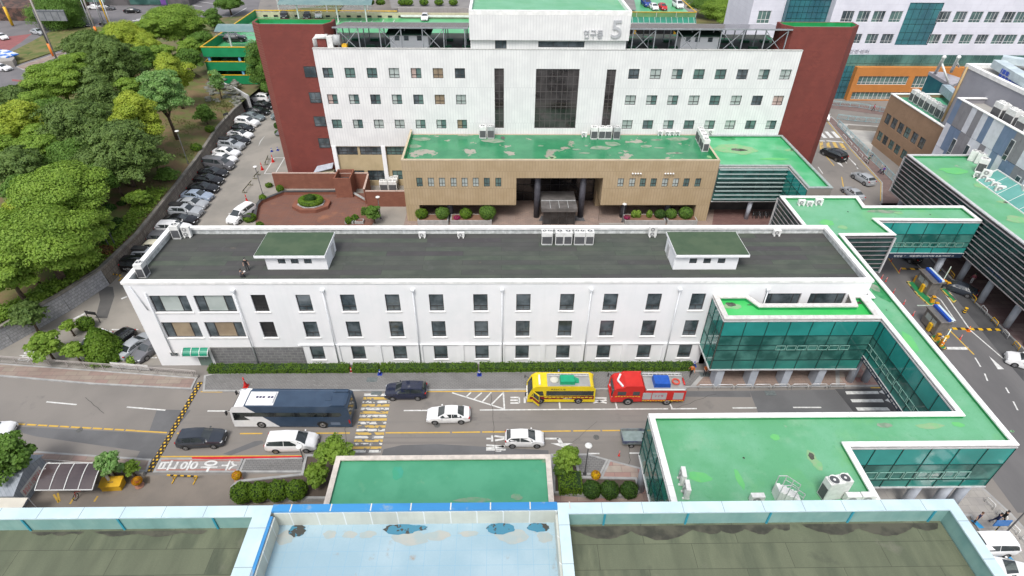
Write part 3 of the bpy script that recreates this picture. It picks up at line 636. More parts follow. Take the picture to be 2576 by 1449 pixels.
# lower hall over the pavement, glass front
AN=thing('glass_annex','green glass annex with bright green roof, raised on pillars in front of the white building','building',(32.5,46.7,0))
af=P(2212,800,10.5).y; al=P(1824,802,10.5).x
ap=[(al,af),(X0-.12,af),(X0-.12,50.6),(X0-1.6,50.6),(X0-2.0,49.0),(al+4.6,49.0),(al+3.7,50.6),(al,50.6)]
shell(AN,ap,2.9,10.52,concl,mat('grey_white_coping',(.62,.6,.57),(.5,.48,.46),scale=2,rough=.6),gparap,roofg2,.5,.5,.06)
glazing(AN,(al,af),(X0-.1,af),3.1,10.1,[4.5,6.0,6.75,8.1],2.35,[teal,teal2,teal2,teal2,teal3],.05,openers=(6.05,6.7,6.5,15.6))
glazing(AN,(al,50.6),(al,af),3.1,10.1,[5.5,8.1],1.5,[teal,teal2,teal],.05)
for px in (1798,1882,1965,2048):
    x=P(px,964,0).x; b=MB(); b.box((x-.42,46.7,0),(x+.42,48.1,2.9)); b.build('pillar',mat('column_paint',(.42,.45,.50)),AN)
# louvred hall at far right
LB=thing('louvred_hall','glass hall with grey horizontal louvres and green roof on columns at the right edge','building',(70,72,0))
lz=11.3; lx=P(2283,388,lz).x; ly=P(2283,388,lz).y
lp=[(lx,52),(75.5,52),(75.5,ly),(lx,ly)]
shell(LB,lp,4.7,lz,dark,pale,gparap,roofg,.45,.4)
louvres(LB,(lx,ly),(lx,52),4.85,10.85,10,.05,.28)
for y in (84.5,76,67,62.2,57,53): column(LB,lx+1.7,y,4.7)
# glass roof lantern on it
r=thing('glass_roof_lantern','ridged glass skylight with white frame on the louvred hall roof','skylight',(72.5,72,lz-.45))
b=MB(); A,B_,C=(70.6,66.5),(74.6,66.5),(72.6,66.5); zz=lz-.44
b.poly([(70.3,66.5,zz),(70.3,77.5,zz),(72.6,77.5,zz+1.7),(72.6,66.5,zz+1.7)][::-1]); b.poly([(74.9,66.5,zz),(74.9,77.5,zz),(72.6,77.5,zz+1.7),(72.6,66.5,zz+1.7)]); b.poly([(70.3,66.5,zz),(74.9,66.5,zz),(72.6,66.5,zz+1.7)]); b.build('glass',glassy('skylight_glass',(.1,.3,.26),(.14,.36,.32),rough=.1),r)
b=MB()
for y in (66.5,77.5): b.beam((70.3,y,zz),(72.6,y,zz+1.72),.16); b.beam((74.9,y,zz),(72.6,y,zz+1.72),.16)
b.beam((72.6,66.5,zz+1.74),(72.6,77.5,zz+1.74),.14)
for i in range(1,5): b.beam((70.3,66.5+2.2*i,zz+.02),(72.6,66.5+2.2*i,zz+1.73),.05)
b.beam((70.3,66.5,zz+.05),(70.3,77.5,zz+.05),.14); b.build('frame',frame_w,r)

# dried puddles, drains and bare patches on the painted roofs
def blob2(cx,cy,rx,ry,seed,n=26,wob=.22):
    rg=random.Random(seed); ph=[rg.uniform(0,6.28) for _ in range(3)]
    return [(cx+rx*math.cos(t)*(1+wob*.6*math.sin(2*t+ph[0])+wob*.4*math.sin(3*t+ph[1])+wob*.3*math.sin(7*t+ph[2])),cy+ry*math.sin(t)*(1+wob*.6*math.sin(2*t+ph[1])+wob*.4*math.sin(5*t+ph[0]))) for t in [2*math.pi*i/n for i in range(n)]]
mud=mat('dried_mud',(.24,.36,.2),(.17,.40,.18),scale=1.2,rough=.8); wetd=mat('dark_drain_puddle',(.05,.055,.045),(.09,.09,.07),scale=2,rough=.15); limes=mat('bare_screed',(.25,.28,.22),(.12,.23,.14),scale=1.,rough=.85); glime=mat('lime_stain',(.13,.44,.14),(.11,.42,.15),scale=1.,rough=.6); gdark=mat('dark_green_stain',(.03,.22,.08),(.06,.28,.11),scale=1.5,rough=.5)
def stain(root,px,py,z,rx,ry,m,sd,k=1):
    p=P(px,py,z); b=MB(); b.poly([(x,y,z+.012*k+.0004*(sd%25)) for x,y in blob2(p.x,p.y,rx,ry,sd)]); b.build('roof_stain',m,root)
zk=10.08
for i,(px,py,rx,ry,m,k) in enumerate(((2042,1150,.42,.6,mud,1),(2058,1170,.35,.5,mud,1),(2041,1148,.24,.34,wetd,2),(1871,1152,.09,.09,wetd,1),(2546,1085,.16,.12,mud,1),(2547,1085,.08,.07,wetd,2),(1950,1100,.45,.3,glime,1),(2225,1070,.6,.3,limes,1) ,(2340,1072,1.1,.32,mud,1),(2410,1068,.5,.3,glime,1),(1760,1200,.9,.5,glime,1),(1860,1205,.25,.9,glime,1),(2230,780,.08,.08,wetd,1),(2215,735,.7,1.6,gdark,1),(2201,724,.45,.7,limes,2),(2290,860,.5,1.5,glime,1),(2222,532,2.1,.5,limes,1),(2260,536,.6,.3,mud,2),(2133,533,.12,.12,wetd,1),(2340,540,.12,.1,wetd,1),(2080,560,1.,.7,glime,1),(2120,572,.6,.5,mud,1))): stain(SK,px,py,zk,rx,ry,m,i,k)
zt2=10.06
for i,(px,py,rx,ry,m,k) in enumerate(((1062,350,1.5,.7,limes,1),(1040,368,1.1,.8,limes,1),(1060,378,.5,.4,limes,1),(1172,341,1.3,.3,limes,1),(1240,354,1.8,.9,limes,1),(1265,347,.35,.7,wetd,2),(1360,367,.5,.3,limes,1),(1395,378,1.2,.35,limes,1),(1450,376,.7,.3,limes,1),(1510,372,1.6,.8,limes,1),(1540,362,1.2,1.0,limes,1),(1470,385,.8,.3,limes,1),(1388,397,.7,.5,mud,1),(1388,397,.35,.3,wetd,2),(1625,368,1.0,.6,limes,1),(1652,352,1.0,.3,limes,1),(1655,352,.5,.15,wetd,2),(1700,385,1.3,.3,limes,1),(1703,385,.3,.2,wetd,2),(1705,350,1.7,.8,limes,1),(1660,372,.9,.2,limes,1),(1785,395,.4,.5,mud,1),(1560,385,.4,.25,limes,1))): stain(TH,px,py,zt2,rx,ry,m,40+i,k)
for i,(px,py,rx,ry,m,k) in enumerate(((1850,375,3.2,2.0,mud,1),(1858,377,1.3,.55,wetd,2),(1990,378,1.0,.5,mud,1),(1993,378,.35,.25,wetd,2),(1830,348,1.6,.9,gdark,1),(1950,400,2.2,.4,glime,1))): stain(SH,px,py,9.61,rx,ry,m,80+i,k)
for i,(px,py,rx,ry,m,k) in enumerate(((2532,508,1.3,.5,mud,1),(2536,509,.7,.3,wetd,2),(2470,468,1.,.8,mud,1),(2560,552,1.6,1.0,mud,1),(2400,430,2,1.2,glime,1))): stain(LB,px,py,10.86,rx,ry,m,90+i,k)
for i,(px,py,rx,ry,m,k) in enumerate(((1842,770,.9,.55,mud,1),(1838,766,.55,.4,wetd,2),(1897,767,.7,.12,wetd,1),(2165,762,.6,.25,wetd,1))): stain(AN,px,py,10.03,rx,ry,m,100+i,k)
# ---------------------------------------------------------------- ground
def gsheet(name,m,l,z=0.004): return sheet(name,[P(x,y,0) for x,y in l],m,z)
def kprism(name,m,pts,h=.12,km=None):
    b=MB(); q=[(p[0],p[1]) for p in pts]
    if area(q)<0: q=q[::-1]
    b.prism(q,0.0,h,top=False,bot=False); b.mi=1; k=inset(q,.22)
    for i in range(len(q)):
        j=(i+1)%len(q); b.mi=0; b.poly([(*q[i],h),(*q[j],h),(*k[j],h),(*k[i],h)])
    b.mi=1; b.poly([(*p,h) for p in k]); return struct(b.build(name,[km or kerb,m]))
b=MB(); b.poly([(-700,-200,0),(700,-200,0),(700,1200,0),(-700,1200,0)]); struct(b.build('ground',asph))
sheet('parking_drive',[(-64,50),(-61,55),(-57.7,61.3),(-55.6,67),(-55.0,76),(-55.9,89.4),(-57,103),(-58.8,118),(-59,132),(-39.4,132),(-39.4,99),(-16,98),(-16,62.3),(-40.6,62.3),(-40.6,50.8),(-62,48.5)],concl,.004)
sheet('paved_plaza',[(-16,62.3),(52,62.3),(52,96),(-16,96)],pavet,.006)
sheet('brown_forecourt',[P(x,y,0) for x,y in [(1800,505),(2000,505),(2030,575),(1790,575)]],mat('brown_paving',(.16,.085,.075),(.13,.07,.065),scale=.4,rough=.8,brick=('H',.6,.3,.02,(.1,.06,.055),(.19,.11,.095))),.009)
gsheet('forecourt_drive',mat('forecourt_concrete',(.25,.215,.18),(.20,.175,.15),scale=.25,rough=.9,fine=.3,patch=((.13,.115,.10),.5,.66,.76)),[(-60,1205),(377,1196),(760,1192),(860,1200),(860,1400),(-60,1400)],.004)
gsheet('asphalt_patch',asphd,[(45,1073),(380,1090),(435,1095),(385,1155),(343,1152),(352,1135),(90,1098),(40,1085)],.006)
gsheet('asphalt_patch',asphd,[(395,1030),(480,1032),(436,1088),(375,1086)],.008)
gsheet('asphalt_patch',asphd,[(560,1142),(640,1110),(660,1108),(664,1115),(580,1146)],.006)
gsheet('asphalt_patch',asphd,[(1010,1120),(1100,1117),(1380,1133),(1380,1146),(960,1146),(965,1130)],.006)
gsheet('asphalt_patch',asphd,[(1706,984),(1885,983),(1890,999),(1712,998)],.006)
gsheet('asphalt_patch',asphd,[(1885,983),(2100,980),(2150,1040),(1908,1040)],.006)
gsheet('asphalt_patch',asphb,[(2100,979),(2260,975),(2300,1040),(2150,1040)],.008)
gsheet('asphalt_patch',mat('asphalt_ramp',(.15,.145,.145),(.12,.117,.118),scale=.25,rough=.85,fine=.3,stretch=(1,.25,1)),[(2200,590),(2330,632),(2440,750),(2620,930),(2620,1290),(2560,1290),(2200,800)],.0045)
gsheet('asphalt_patch',asphb,[(2330,640),(2395,645),(2576,880),(2576,960),(2500,870),(2400,745)],.006)
gsheet('asphalt_patch',mat('drive_patch',(.12,.115,.11),(.10,.098,.095),scale=.6,rough=.9,fine=.3),[(245,718),(284,722),(288,745),(270,800),(240,800),(252,755)],.008)
kprism('pavement',paveg,[*PP([(514,946),(540,940)]),(-27,49.4),(24.5,49.3),*PP([(1740,976),(1540,981),(985,985),(510,986)])])
kprism('pavement',pavet,[*PP([(1740,976)]),(24.5,49.3),(24.5,50.6),(38,50.6),*PP([(2105,907),(2107,974)])])
kprism('pavement',pavec,[*PP([(2107,974),(2105,900),(2200,890),(2228,973)])])
kprism('pavement',pavep,PP([(-120,905),(0,915),(497,951),(483,981),(233,968),(0,948),(-120,940)]))
kprism('pavement',pavep,PP([(-80,1122),(90,1136),(383,1156),(370,1190),(88,1165),(-80,1150)]))
kprism('pavement',mat('pink_band_paving',(.36,.17,.14),(.31,.15,.125),scale=.8,rough=.85,brick=('H',.4,.2,.015,(.25,.13,.11),(.38,.21,.18))),PP([(404,1153),(614,1153),(598,1190),(385,1190)]),.1)
gp=mat('grey_panel_paving',(.30,.29,.28),(.25,.245,.24),scale=.8,rough=.85,brick=('H',.4,.2,.015,(.2,.2,.2),(.33,.31,.29)))
sheet('paving_panel',PP([(401,1162),(609,1162),(600,1181),(391,1181)]),gp,.106)
kprism('pavement',paveg,PP([(616,1153),(768,1151),(770,1190),(600,1190)]),.11)
kprism('pavement',paveg,PP([(1385,1143),(1478,1142),(1531,1157),(1512,1196),(1385,1196)]),.1)
kprism('pavement',pavec,PP([(1532,1157),(1660,1190),(1700,1300),(1385,1300),(1385,1198),(1512,1198)]),.1)
kprism('pavement',mat('grey_street_paving',(.33,.31,.29),(.28,.265,.25),scale=.5,rough=.85,brick=('H',.8,.8,.02,(.24,.23,.22),(.36,.34,.31))),PP([(2140,1222),(2466,1222),(2540,1290),(2660,1420),(2700,1560),(2560,1500),(2440,1300),(2140,1300)]),.12)
kprism('pavement',mat('brown_street_paving',(.17,.12,.11),(.14,.10,.095),scale=.5,rough=.9,brick=('H',1.2,.6,.02,(.1,.08,.075),(.2,.14,.125))),PP([(2079,302),(2090,293),(2106,308),(2180,392),(2262,470),(2340,560),(2215,560),(2217,460),(2140.6,376),(2098,325)]),.12)
kprism('pavement',mat('dark_red_paving',(.13,.075,.075),(.10,.06,.06),scale=.4,rough=.9,brick=('H',1.6,.8,.02,(.08,.05,.05),(.19,.14,.13))),[*PP([(2322,633),(2444,754),(2600,905)]),(76,45),(76,90),(66.5,90)],.12)
# markings
def stroke(b,l,w=.15,z=.012):
    q=[P(x,y,0) for x,y in l]
    for a,c in zip(q[:-1],q[1:]):
        d=(c-a); 
        if d.length<.01: continue
        d.normalize(); n=Vector((-d.y,d.x,0))*w/2
        b.poly([(*(a-n).xy,z),(*(c-n).xy,z),(*(c+n).xy,z),(*(a+n).xy,z)])
b=MB()
for l in ([(117,1011),(193,1018)],[(319,1024),(416,1032)],[(522,1034),(592,1034)],[(1015.7,1033),(1078,1032.5)],[(1207,1031.5),(1681,1028.5)],[(1688,1028.5),(1753,1028)],[(1843,1026.5),(1903,1026)],[(1995,1025),(2066,1025)],
 [(1137,988),(1268,1029)],[(1266,986),(1269,1029)],[(1172,999),(1185,987)],[(1193,1004),(1212,988)],[(1213,1011),(1236,987)],[(1236,1018),(1266,988)],[(1407,1012),(1409,1028)],[(1548,1010),(1552,1028)],[(1685,1015),(1691,1028)],
 [(1480,1141),(1508,1141)],[(1583,1140),(1625,1140)],[(2205,495),(2205,495)]):
    stroke(b,l,.17)
for l in ([(1223.6,1103.6),(1236,1103.6)],[(1238,1095.7),(1238,1110.7)],[(1244,1097),(1269,1100)],[(1244,1108.4),(1269,1104)],[(1223.6,1120),(1268.6,1123.4)],[(1223,1127.5),(1246,1126.5),(1270,1122)],[(1223,1131.5),(1272,1131)],[(1246,1134),(1261,1134)],[(1371,1103.4),(1405,1103.4)],
 [(1490,1001),(1526,1001.5)],[(1492,1013),(1526,1006)],[(1526,1014),(1492,1006)],[(1320,1000),(1320,1014)],[(1284,1014),(1306,1014)],[(1284,1000),(1306,1000)],[(1284,1007),(1306,1007)],[(1306,1000),(1306,1014)],[(1320,1000),(1345,1000)]):
    stroke(b,l,.22)
for l in ([(1400,1102),(1409,1102),(1417,1116),(1406,1116)],[(1385,1115),(1440,1115),(1419,1126)],[(2126,984.5),(2208,984),(2212,991),(2130,992)],[(2139,1004.5),(2219,1004),(2224,1012),(2144,1012)],[(2152,1025),(2232,1025),(2240,1033),(2158,1033)],[(2210,986),(2226,978),(2228,993)],[(2226,1007),(2238,1000),(2242,1014)]):
    b.poly([(*P(x,y,0).xy,.012) for x,y in l][::1 if area([P(x,y,0) for x,y in l])>0 else -1])
# right hand road
for l in ([(2028,380),(2042,397)],[(2058,420),(2070,437)],[(2121,400),(2130,411)],[(2340,736),(2367,755),(2404,808)],[(2376,720),(2404,755)],[(2350,700),(2441,831),(2528,906)],[(2453,900),(2467,923)],[(2477,940),(2484,958)],[(2290,645),(2318,676)],[(2530,975),(2538,989)],[(2549,1010),(2560,1032)]): stroke(b,l,.17)
for l in ([(2127,389),(2160,425),(2156,425),(2153,413)],[(2105,410),(2113,408),(2122,421)],[(2375,873),(2436,873),(2434,880),(2372,879)],[(2488,896),(2526,929),(2510,929)],[(2356,828),(2363,828),(2378,850),(2370,848)],[(2470,1118),(2486,1118),(2482,1126),(2466,1124)]): b.poly([(*P(x,y,0).xy,.012) for x,y in l][::1 if area([P(x,y,0) for x,y in l])>0 else -1])
for i in range(6):
    x=2043+i*16.5; l=[(x-2,331),(x+6,331),(x+22,347),(x+12,347)]; b.poly([(*P(x_,y_,0).xy,.012) for x_,y_ in l][::1 if area([P(x_,y_,0) for x_,y_ in l])>0 else -1])
stroke(b,[(2045,353),(2075,355)],.4); stroke(b,[(2079,354),(2122,358)],.4)
# parking drive marks
for l in ([(525,455),(500,485)],[(690,397),(716,397),(692,437),(665,437),(690,397)]): stroke(b,l,.14)
for i,l in enumerate(([(478,489),(492,484)],[(445,562),(466,553)],[(515,505),(520,498)])): stroke(b,l,.12)
l=[(668,340),(656,356),(650,369),(654,356)]; b.poly([(*P(x_,y_,0).xy,.012) for x_,y_ in l][::1 if area([P(x_,y_,0) for x_,y_ in l])>0 else -1])
stroke(b,[(281,829),(348,829)],.15); stroke(b,[(305,752),(320,746)],.35); stroke(b,[(185,803),(225,783)],.4)
for l in ([(345,895),(353,881)],[(232,900),(395,900)],[(285,897),(300,870)]): stroke(b,l,.14)
# top left junction zebra and lane lines
for i in range(8): x=333+i*10; stroke(b,[(x,52-i*3.2),(x+26,50-i*3.2)],.75)
for l in ([(480,12),(508,17)],[(495,25),(512,27)],[(575,45),(620,20)],[(470,0),(560,12)],[(25,225),(45,215)]): stroke(b,l,.3)
struct(b.build('road_markings',paint_w))
b=MB()
for l in ([(970,1089),(1132,1088)],[(1137,1088),(1208,1087)],[(1213,1087),(1350,1085.5)],[(1354,1085.3),(1436,1084.3)],[(1442,1084.2),(1510,1083.5)],[(1515,1083.5),(1640,1082.3)],[(340,1084),(420,1088.5)],[(445,1090),(520,1090.3)],[(604,1091),(660,1090.7)],[(785,1090),(880,1089.5)],[(405,1149),(760,1147)],[(505,985.5),(560,986)],[(985,985.5),(1330,984)],
 [(2079,303),(2098,326),(2141,377),(2217,461),(2215,505)],[(2063,375),(2098,417)],[(2117,445),(2125,488)],[(2228,640),(2262,688)],[(2348,790),(2450,892)],[(2466,1224),(2540,1292),(2640,1400)],[(135,1244),(148,1264)],[(246,1248),(237,1262)],[(186,1252),(176,1268)],[(145,1240),(150,1262)],[(2190,975.5),(2215,975.5)]): stroke(b,l,.17,.014)
for i in range(12): x=13+i*27.6; stroke(b,[(x,1065+i*1.56),(x+23,1066.3+i*1.56)],.2,.014)
struct(b.build('yellow_road_lines',paint_y))
def quadlerp(TL,TR,BR,BL,t0,t1):
    L=lambda a,c,t:(a[0]+(c[0]-a[0])*t,a[1]+(c[1]-a[1])*t)
    return [L(TL,BL,t0),L(TR,BR,t0),L(TR,BR,t1),L(TL,BL,t1)]
Q=((917,989),(986,989),(957,1140),(884,1140))
sheet('crossing_base',PP(Q),asphd,.016)
bw_,by_=MB(),MB(); n=17
for i in range(n):
    q=quadlerp(*Q,i/n+.008,(i+.85)/n); (bw_ if i%2==0 else by_).poly([(*P(x,y,0).xy,.022) for x,y in q][::-1])
struct(bw_.build('worn_crossing_white',paint_ww)); struct(by_.build('worn_crossing_yellow',paint_wy))
b=MB()
for i in range(12):
    q=quadlerp((2030,356),(2125,358),(2140,377),(2024,373),0,1); a=i/12; L=lambda p,c,t:(p[0]+(c[0]-p[0])*t,p[1]+(c[1]-p[1])*t)
    if i%2==0: b.poly([(*P(*v,0).xy,.02) for v in (L(q[3],q[2],a),L(q[3],q[2],a+.083),L(q[0],q[1],a+.083),L(q[0],q[1],a))])
struct(b.build('yellow_crossing_bars',paint_wy))
b=MB(); 
for x,y in ((590,1000),(985,1000)): pass
for i,(g_,rz,x,y,wd,ht) in enumerate((('수',-90,578,1172,2.,2.2),('우',0,504,1172,2.1,2.),('응',-90,446,1172,2.,2.2),('급',-90,420,1172,2.1,2.6))):
    p=P((2186,0)[0]*.0+(600+ (2010,1490,950,400)[i]/6.779)*.644,(1760+(412 if i!=1 else 430)/6.779)*.644,0)
    t_=text('painted_letter',g_,2.0,paint_w,(p.x,p.y,.114),(0,0,rad(rz)),None,.001,fit=((1.15,1.5),(1.65,1.35),(1.15,1.7),(1.15,1.8))[i],bold=.045); struct(t_)
for g_,px,py in (('전',95,898),('용',67,895)):
    p=P(px,py,0); t_=text('painted_letter',g_,2.0,paint_w,(p.x,p.y,.02),(0,0,rad(180)),None,.001,fit=(1.7,1.7)); struct(t_)
# red ribbon banner lying on the kerb
b=MB(); q=PP([(484,1152),(760,1149),(760,1152),(540,1157),(484,1156)]); b.prism(q,.12,.15); tag(b.build('ribbon_banner',mat('red_cloth',(.55,.01,.03),(.45,.01,.02),rough=.6)),'long red ribbon banner lying along the kerb beside the painted pavement letters','banner')
# rubber speed bump across the road
b=MB(); q=PP([(499,962),(510,962),(382,1188),(368,1188)]); b.prism(q,.004,.07); bm=mat('bump_yellow_black',(.75,.45,.03),(.65,.4,.03),scale=2,rough=.6,brick=('H',.42,.42,.13,(.03,.025,.02),None))
tag(b.build('speed_bump',bm),'yellow and black rubber speed bump crossing the whole road near the side gate','speed bump')
for Lp,lab in (([(2300,676),(2340,676)],'a'),):
    b=MB()
def bump(a,c,lab,n):
    r=thing('speed_bump',lab,'speed bump',P(*a,0),group='speed bumps at the car park gates'); A=P(*a,0); B_=P(*c,0); A.z=B_.z=.005
    for k_,m in ((0,yel),(1,blk_y)):
        b=MB()
        for i in range(n):
            if i%2==k_: p=A.lerp(B_,i/n); q=A.lerp(B_,(i+1)/n-.002); b.beam(p+Vector((0,0,.03)),q+Vector((0,0,.03)),.4,.06)
        b.build('yellow_blocks' if k_==0 else 'black_blocks',m,r)
bump((2268,676),(2365,679),'black and yellow speed bump under the glass link, behind the ticket booths',9); bump((2396,827),(2515,830),'black and yellow speed bump in front of the ticket booths, near the orange cone',11)
# ---------------------------------------------------------------- hill, retaining wall, far streets
WL=[(-75,36),(-66,47),(-61,54.9),(-57.7,61.3),(-55.6,67),(-55.0,76),(-55.9,89.4),(-57,103),(-58.8,118),(-59.1,128),(-58.9,132)]
def wl(t):
    t=max(0,min(len(WL)-1.001,t)); i=int(t); f=t-i; return (WL[i][0]+(WL[i+1][0]-WL[i][0])*f,WL[i][1]+(WL[i+1][1]-WL[i][1])*f)
WT=2.6
FAR=[(-190,20),(-178,36),(-165,52),(-150,72),(-134,98),(-119,125),(-118.5,138),(-123,150),(-125,162),(-122,174),(-122,192)]
b=MB(); NI,NJ=48,26; rr=random.Random(2)
for i in range(NI+1):
    t=i/NI*(len(WL)-1); a=wl(t); i0=min(int(t),len(FAR)-2); f=t-i0; c=(FAR[i0][0]+(FAR[i0+1][0]-FAR[i0][0])*f,FAR[i0][1]+(FAR[i0+1][1]-FAR[i0][1])*f)
    for j in range(NJ+1):
        s=j/NJ; z=WT*(1-s)+3.6*math.sin(math.pi*min(1,s*1.05))*1.0*(1 if s<.95 else .6)+ (rr.uniform(-.15,.15) if 0<j<NJ else 0)
        if j==NJ: z=.02
        b.v.append((a[0]+(c[0]-a[0])*s,a[1]+(c[1]-a[1])*s,max(z,.02)))
b.smooth=True
for i in range(NI):
    for j in range(NJ): n=i*(NJ+1)+j; b.face((n,n+NJ+1,n+NJ+2,n+1))
struct(b.build('hill',earth))
b=MB(); b.poly([(-58.9,132,WT),(-122,192,.03),(-124,213,.03),(-95,226,.03),(-60,250,.03),(-57.5,150,WT)][::-1]); struct(b.build('grass_bank',mat('bank_grass',(.10,.12,.04),(.17,.13,.07),scale=.3,rough=.95,fine=.4)))
def hz(x,y):
    # ground height on the hill at x,y (approximate, for planting)
    best=None
    for k in range(0,161):
        t=k/160*(len(WL)-1); a=wl(t); i0=min(int(t),len(FAR)-2); f=t-i0; c=(FAR[i0][0]+(FAR[i0+1][0]-FAR[i0][0])*f,FAR[i0][1]+(FAR[i0+1][1]-FAR[i0][1])*f)
        dx,dy=c[0]-a[0],c[1]-a[1]; s=((x-a[0])*dx+(y-a[1])*dy)/(dx*dx+dy*dy); s_=max(0,min(1,s)); d=math.hypot(a[0]+dx*s_-x,a[1]+dy*s_-y)
        if best is None or d<best[0]: best=(d,s_,s)
    if best[2]<=0: return 0.
    s=best[1]; return max(.02,WT*(1-s)+3.6*math.sin(math.pi*min(1,s*1.05)))
rw=thing('retaining_wall','long stone retaining wall below the wooded hill, behind the parked cars','wall',(WL[4][0],WL[4][1],0))
b=MB()
for i in range(len(WL)-1):
    a=Vector((*WL[i],0)); c=Vector((*WL[i+1],0)); d=(c-a).normalized(); n=Vector((d.y,-d.x,0)); b.mi=0 if i<4 else 1; a=a+n*.0; c=c+n*.0
    b.poly([a+n*.45,c+n*.45,c+n*.05+Vector((0,0,WT)),a+n*.05+Vector((0,0,WT))])
b.build('wall_face',[stonew,stoned],rw)
b=MB()
for i in range(len(WL)-1):
    a=Vector((*WL[i],WT+.05)); c=Vector((*WL[i+1],WT+.05)); b.beam(a,c,.55,.22)
b.build('wall_cap',mat('wall_cap_stone',(.24,.22,.19),(.17,.16,.14),scale=1,rough=.9),rw)
gsheet('side_street',mat('street_asphalt',(.17,.16,.165),(.14,.135,.14),scale=.2,rough=.9,fine=.3),[(-400,420),(-10,290),(95,205),(200,150),(300,95),(340,62),(640,60),(660,-20),(-400,-40)],.006)
gsheet('bus_lane',mat('red_lane_paint',(.28,.10,.10),(.24,.09,.09),scale=.5,rough=.9,fine=.3),[(0,222),(78,226),(78,230),(0,228)],.01)
gsheet('bus_lane',MATS['red_lane_paint'],[(30,199),(70,203),(70,207),(30,204)],.01)
gsheet('bus_lane',MATS['red_lane_paint'],[(-20,97),(80,85),(55,105),(20,128),(-20,132)],.01)
b=MB(); b.prism(PP([(29,133),(83,105),(125,82),(190,72),(250,69),(300,72),(250,92),(166,122),(44,163)]),.0,.25); struct(b.build('grass_verge',grassm))
kprism('pavement',pavep,PP([(40,169),(165,128),(245,94),(300,74),(310,78),(250,102),(150,143),(62,178)]),.14)
gsheet('lawn',lawn,[(1752,70),(1752,5),(1990,-10),(1972,60),(1960,70)],.03)
gsheet('dirt_path',mat('dirt',(.33,.25,.2),(.26,.2,.16),scale=.3,rough=.95),[(1880,18),(1990,12),(1990,-20),(1870,-20)],.04)
# ---------------------------------------------------------------- parking deck behind
PK=thing('parking_deck','three-level green clad open car park with yellow rails behind the red wing','car park',(-40,146,0))
py0=145.72; px0=-70.8
pr=mat('profiled_green_cladding',(.01,.24,.09),(.015,.28,.11),scale=.5,rough=.5,brick=('V',30,.17,.03,(.005,.13,.05),None))
for i,(za,zb2) in enumerate(((8.85,11.),(5.6,7.65),(2.4,4.5))):
    b=MB(); b.box((px0+i*.02,py0-.15,za),(-33,py0,zb2)); b.box((px0-.15,py0,za),(px0,184,zb2)) ; b.build('cladding',pr,PK)
    b=MB(); b.box((px0-.2,py0-.2,zb2),(-33,py0+.02,zb2+.16)); b.box((px0-.2,py0+.02,zb2),(px0+.05,184,zb2+.16)); b.build('yellow_rail',yel,PK)
    b=MB(); b.box((px0,py0+.02,za-.1),(-4 if i==0 else -34,184,za+.25)); b.mi=1; b.poly([(px0,py0+.02,za+.254),(-4 if i==0 else -34,py0+.02,za+.254),(-4 if i==0 else -34,184,za+.254),(px0,184,za+.254)]); b.build('deck_slab',[conc,mat('deck_green_paint',(.07,.33,.13),(.10,.38,.18),scale=.2,rough=.3,patch=((.2,.4,.26),.3,.62,.8))],PK)
for i in range(6): x=px0+1+i*7.2; b=MB(); b.box((x-.28,py0+.1,0),(x+.28,py0+.7,8.8)); b.build('column',mat('sky_blue_column',(.12,.38,.62),rough=.5),PK)
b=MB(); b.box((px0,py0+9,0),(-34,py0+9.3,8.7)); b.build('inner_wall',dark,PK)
b=MB(); b.box((px0,184,9),(-4,184.2,10.6)); b.build('back_wall',mat('cream_wall',(.5,.46,.32),rough=.8),PK)
b=MB(); b.box((px0-.1,183.9,10.9),(-30,184.25,11.1))
for i in range(26): x=px0+i*1.6; b.box((x-.04,184.21,9.5),(x+.04,184.26,10.9))
b.build('yellow_rail',yel,PK)
b=MB()
for i in range(14): b.box((px0+2+i*3,183.9,9.3),(px0+3.2+i*3,183.99,9.8))
b.build('black_wall_pads',black,PK)
b=MB()
for i in range(12): stripx=px0+6+i*3.1; b.poly([(stripx,176,9.112),(stripx+.15,176,9.112),(stripx+.15,182,9.112),(stripx,182,9.112)])
for i in range(7): y_=148+i*4; b.poly([(px0+2,y_,9.112),(px0+9,y_,9.112),(px0+9,y_+.15,9.112),(px0+2,y_+.15,9.112)])
b.build('bay_lines',paint_w,PK)
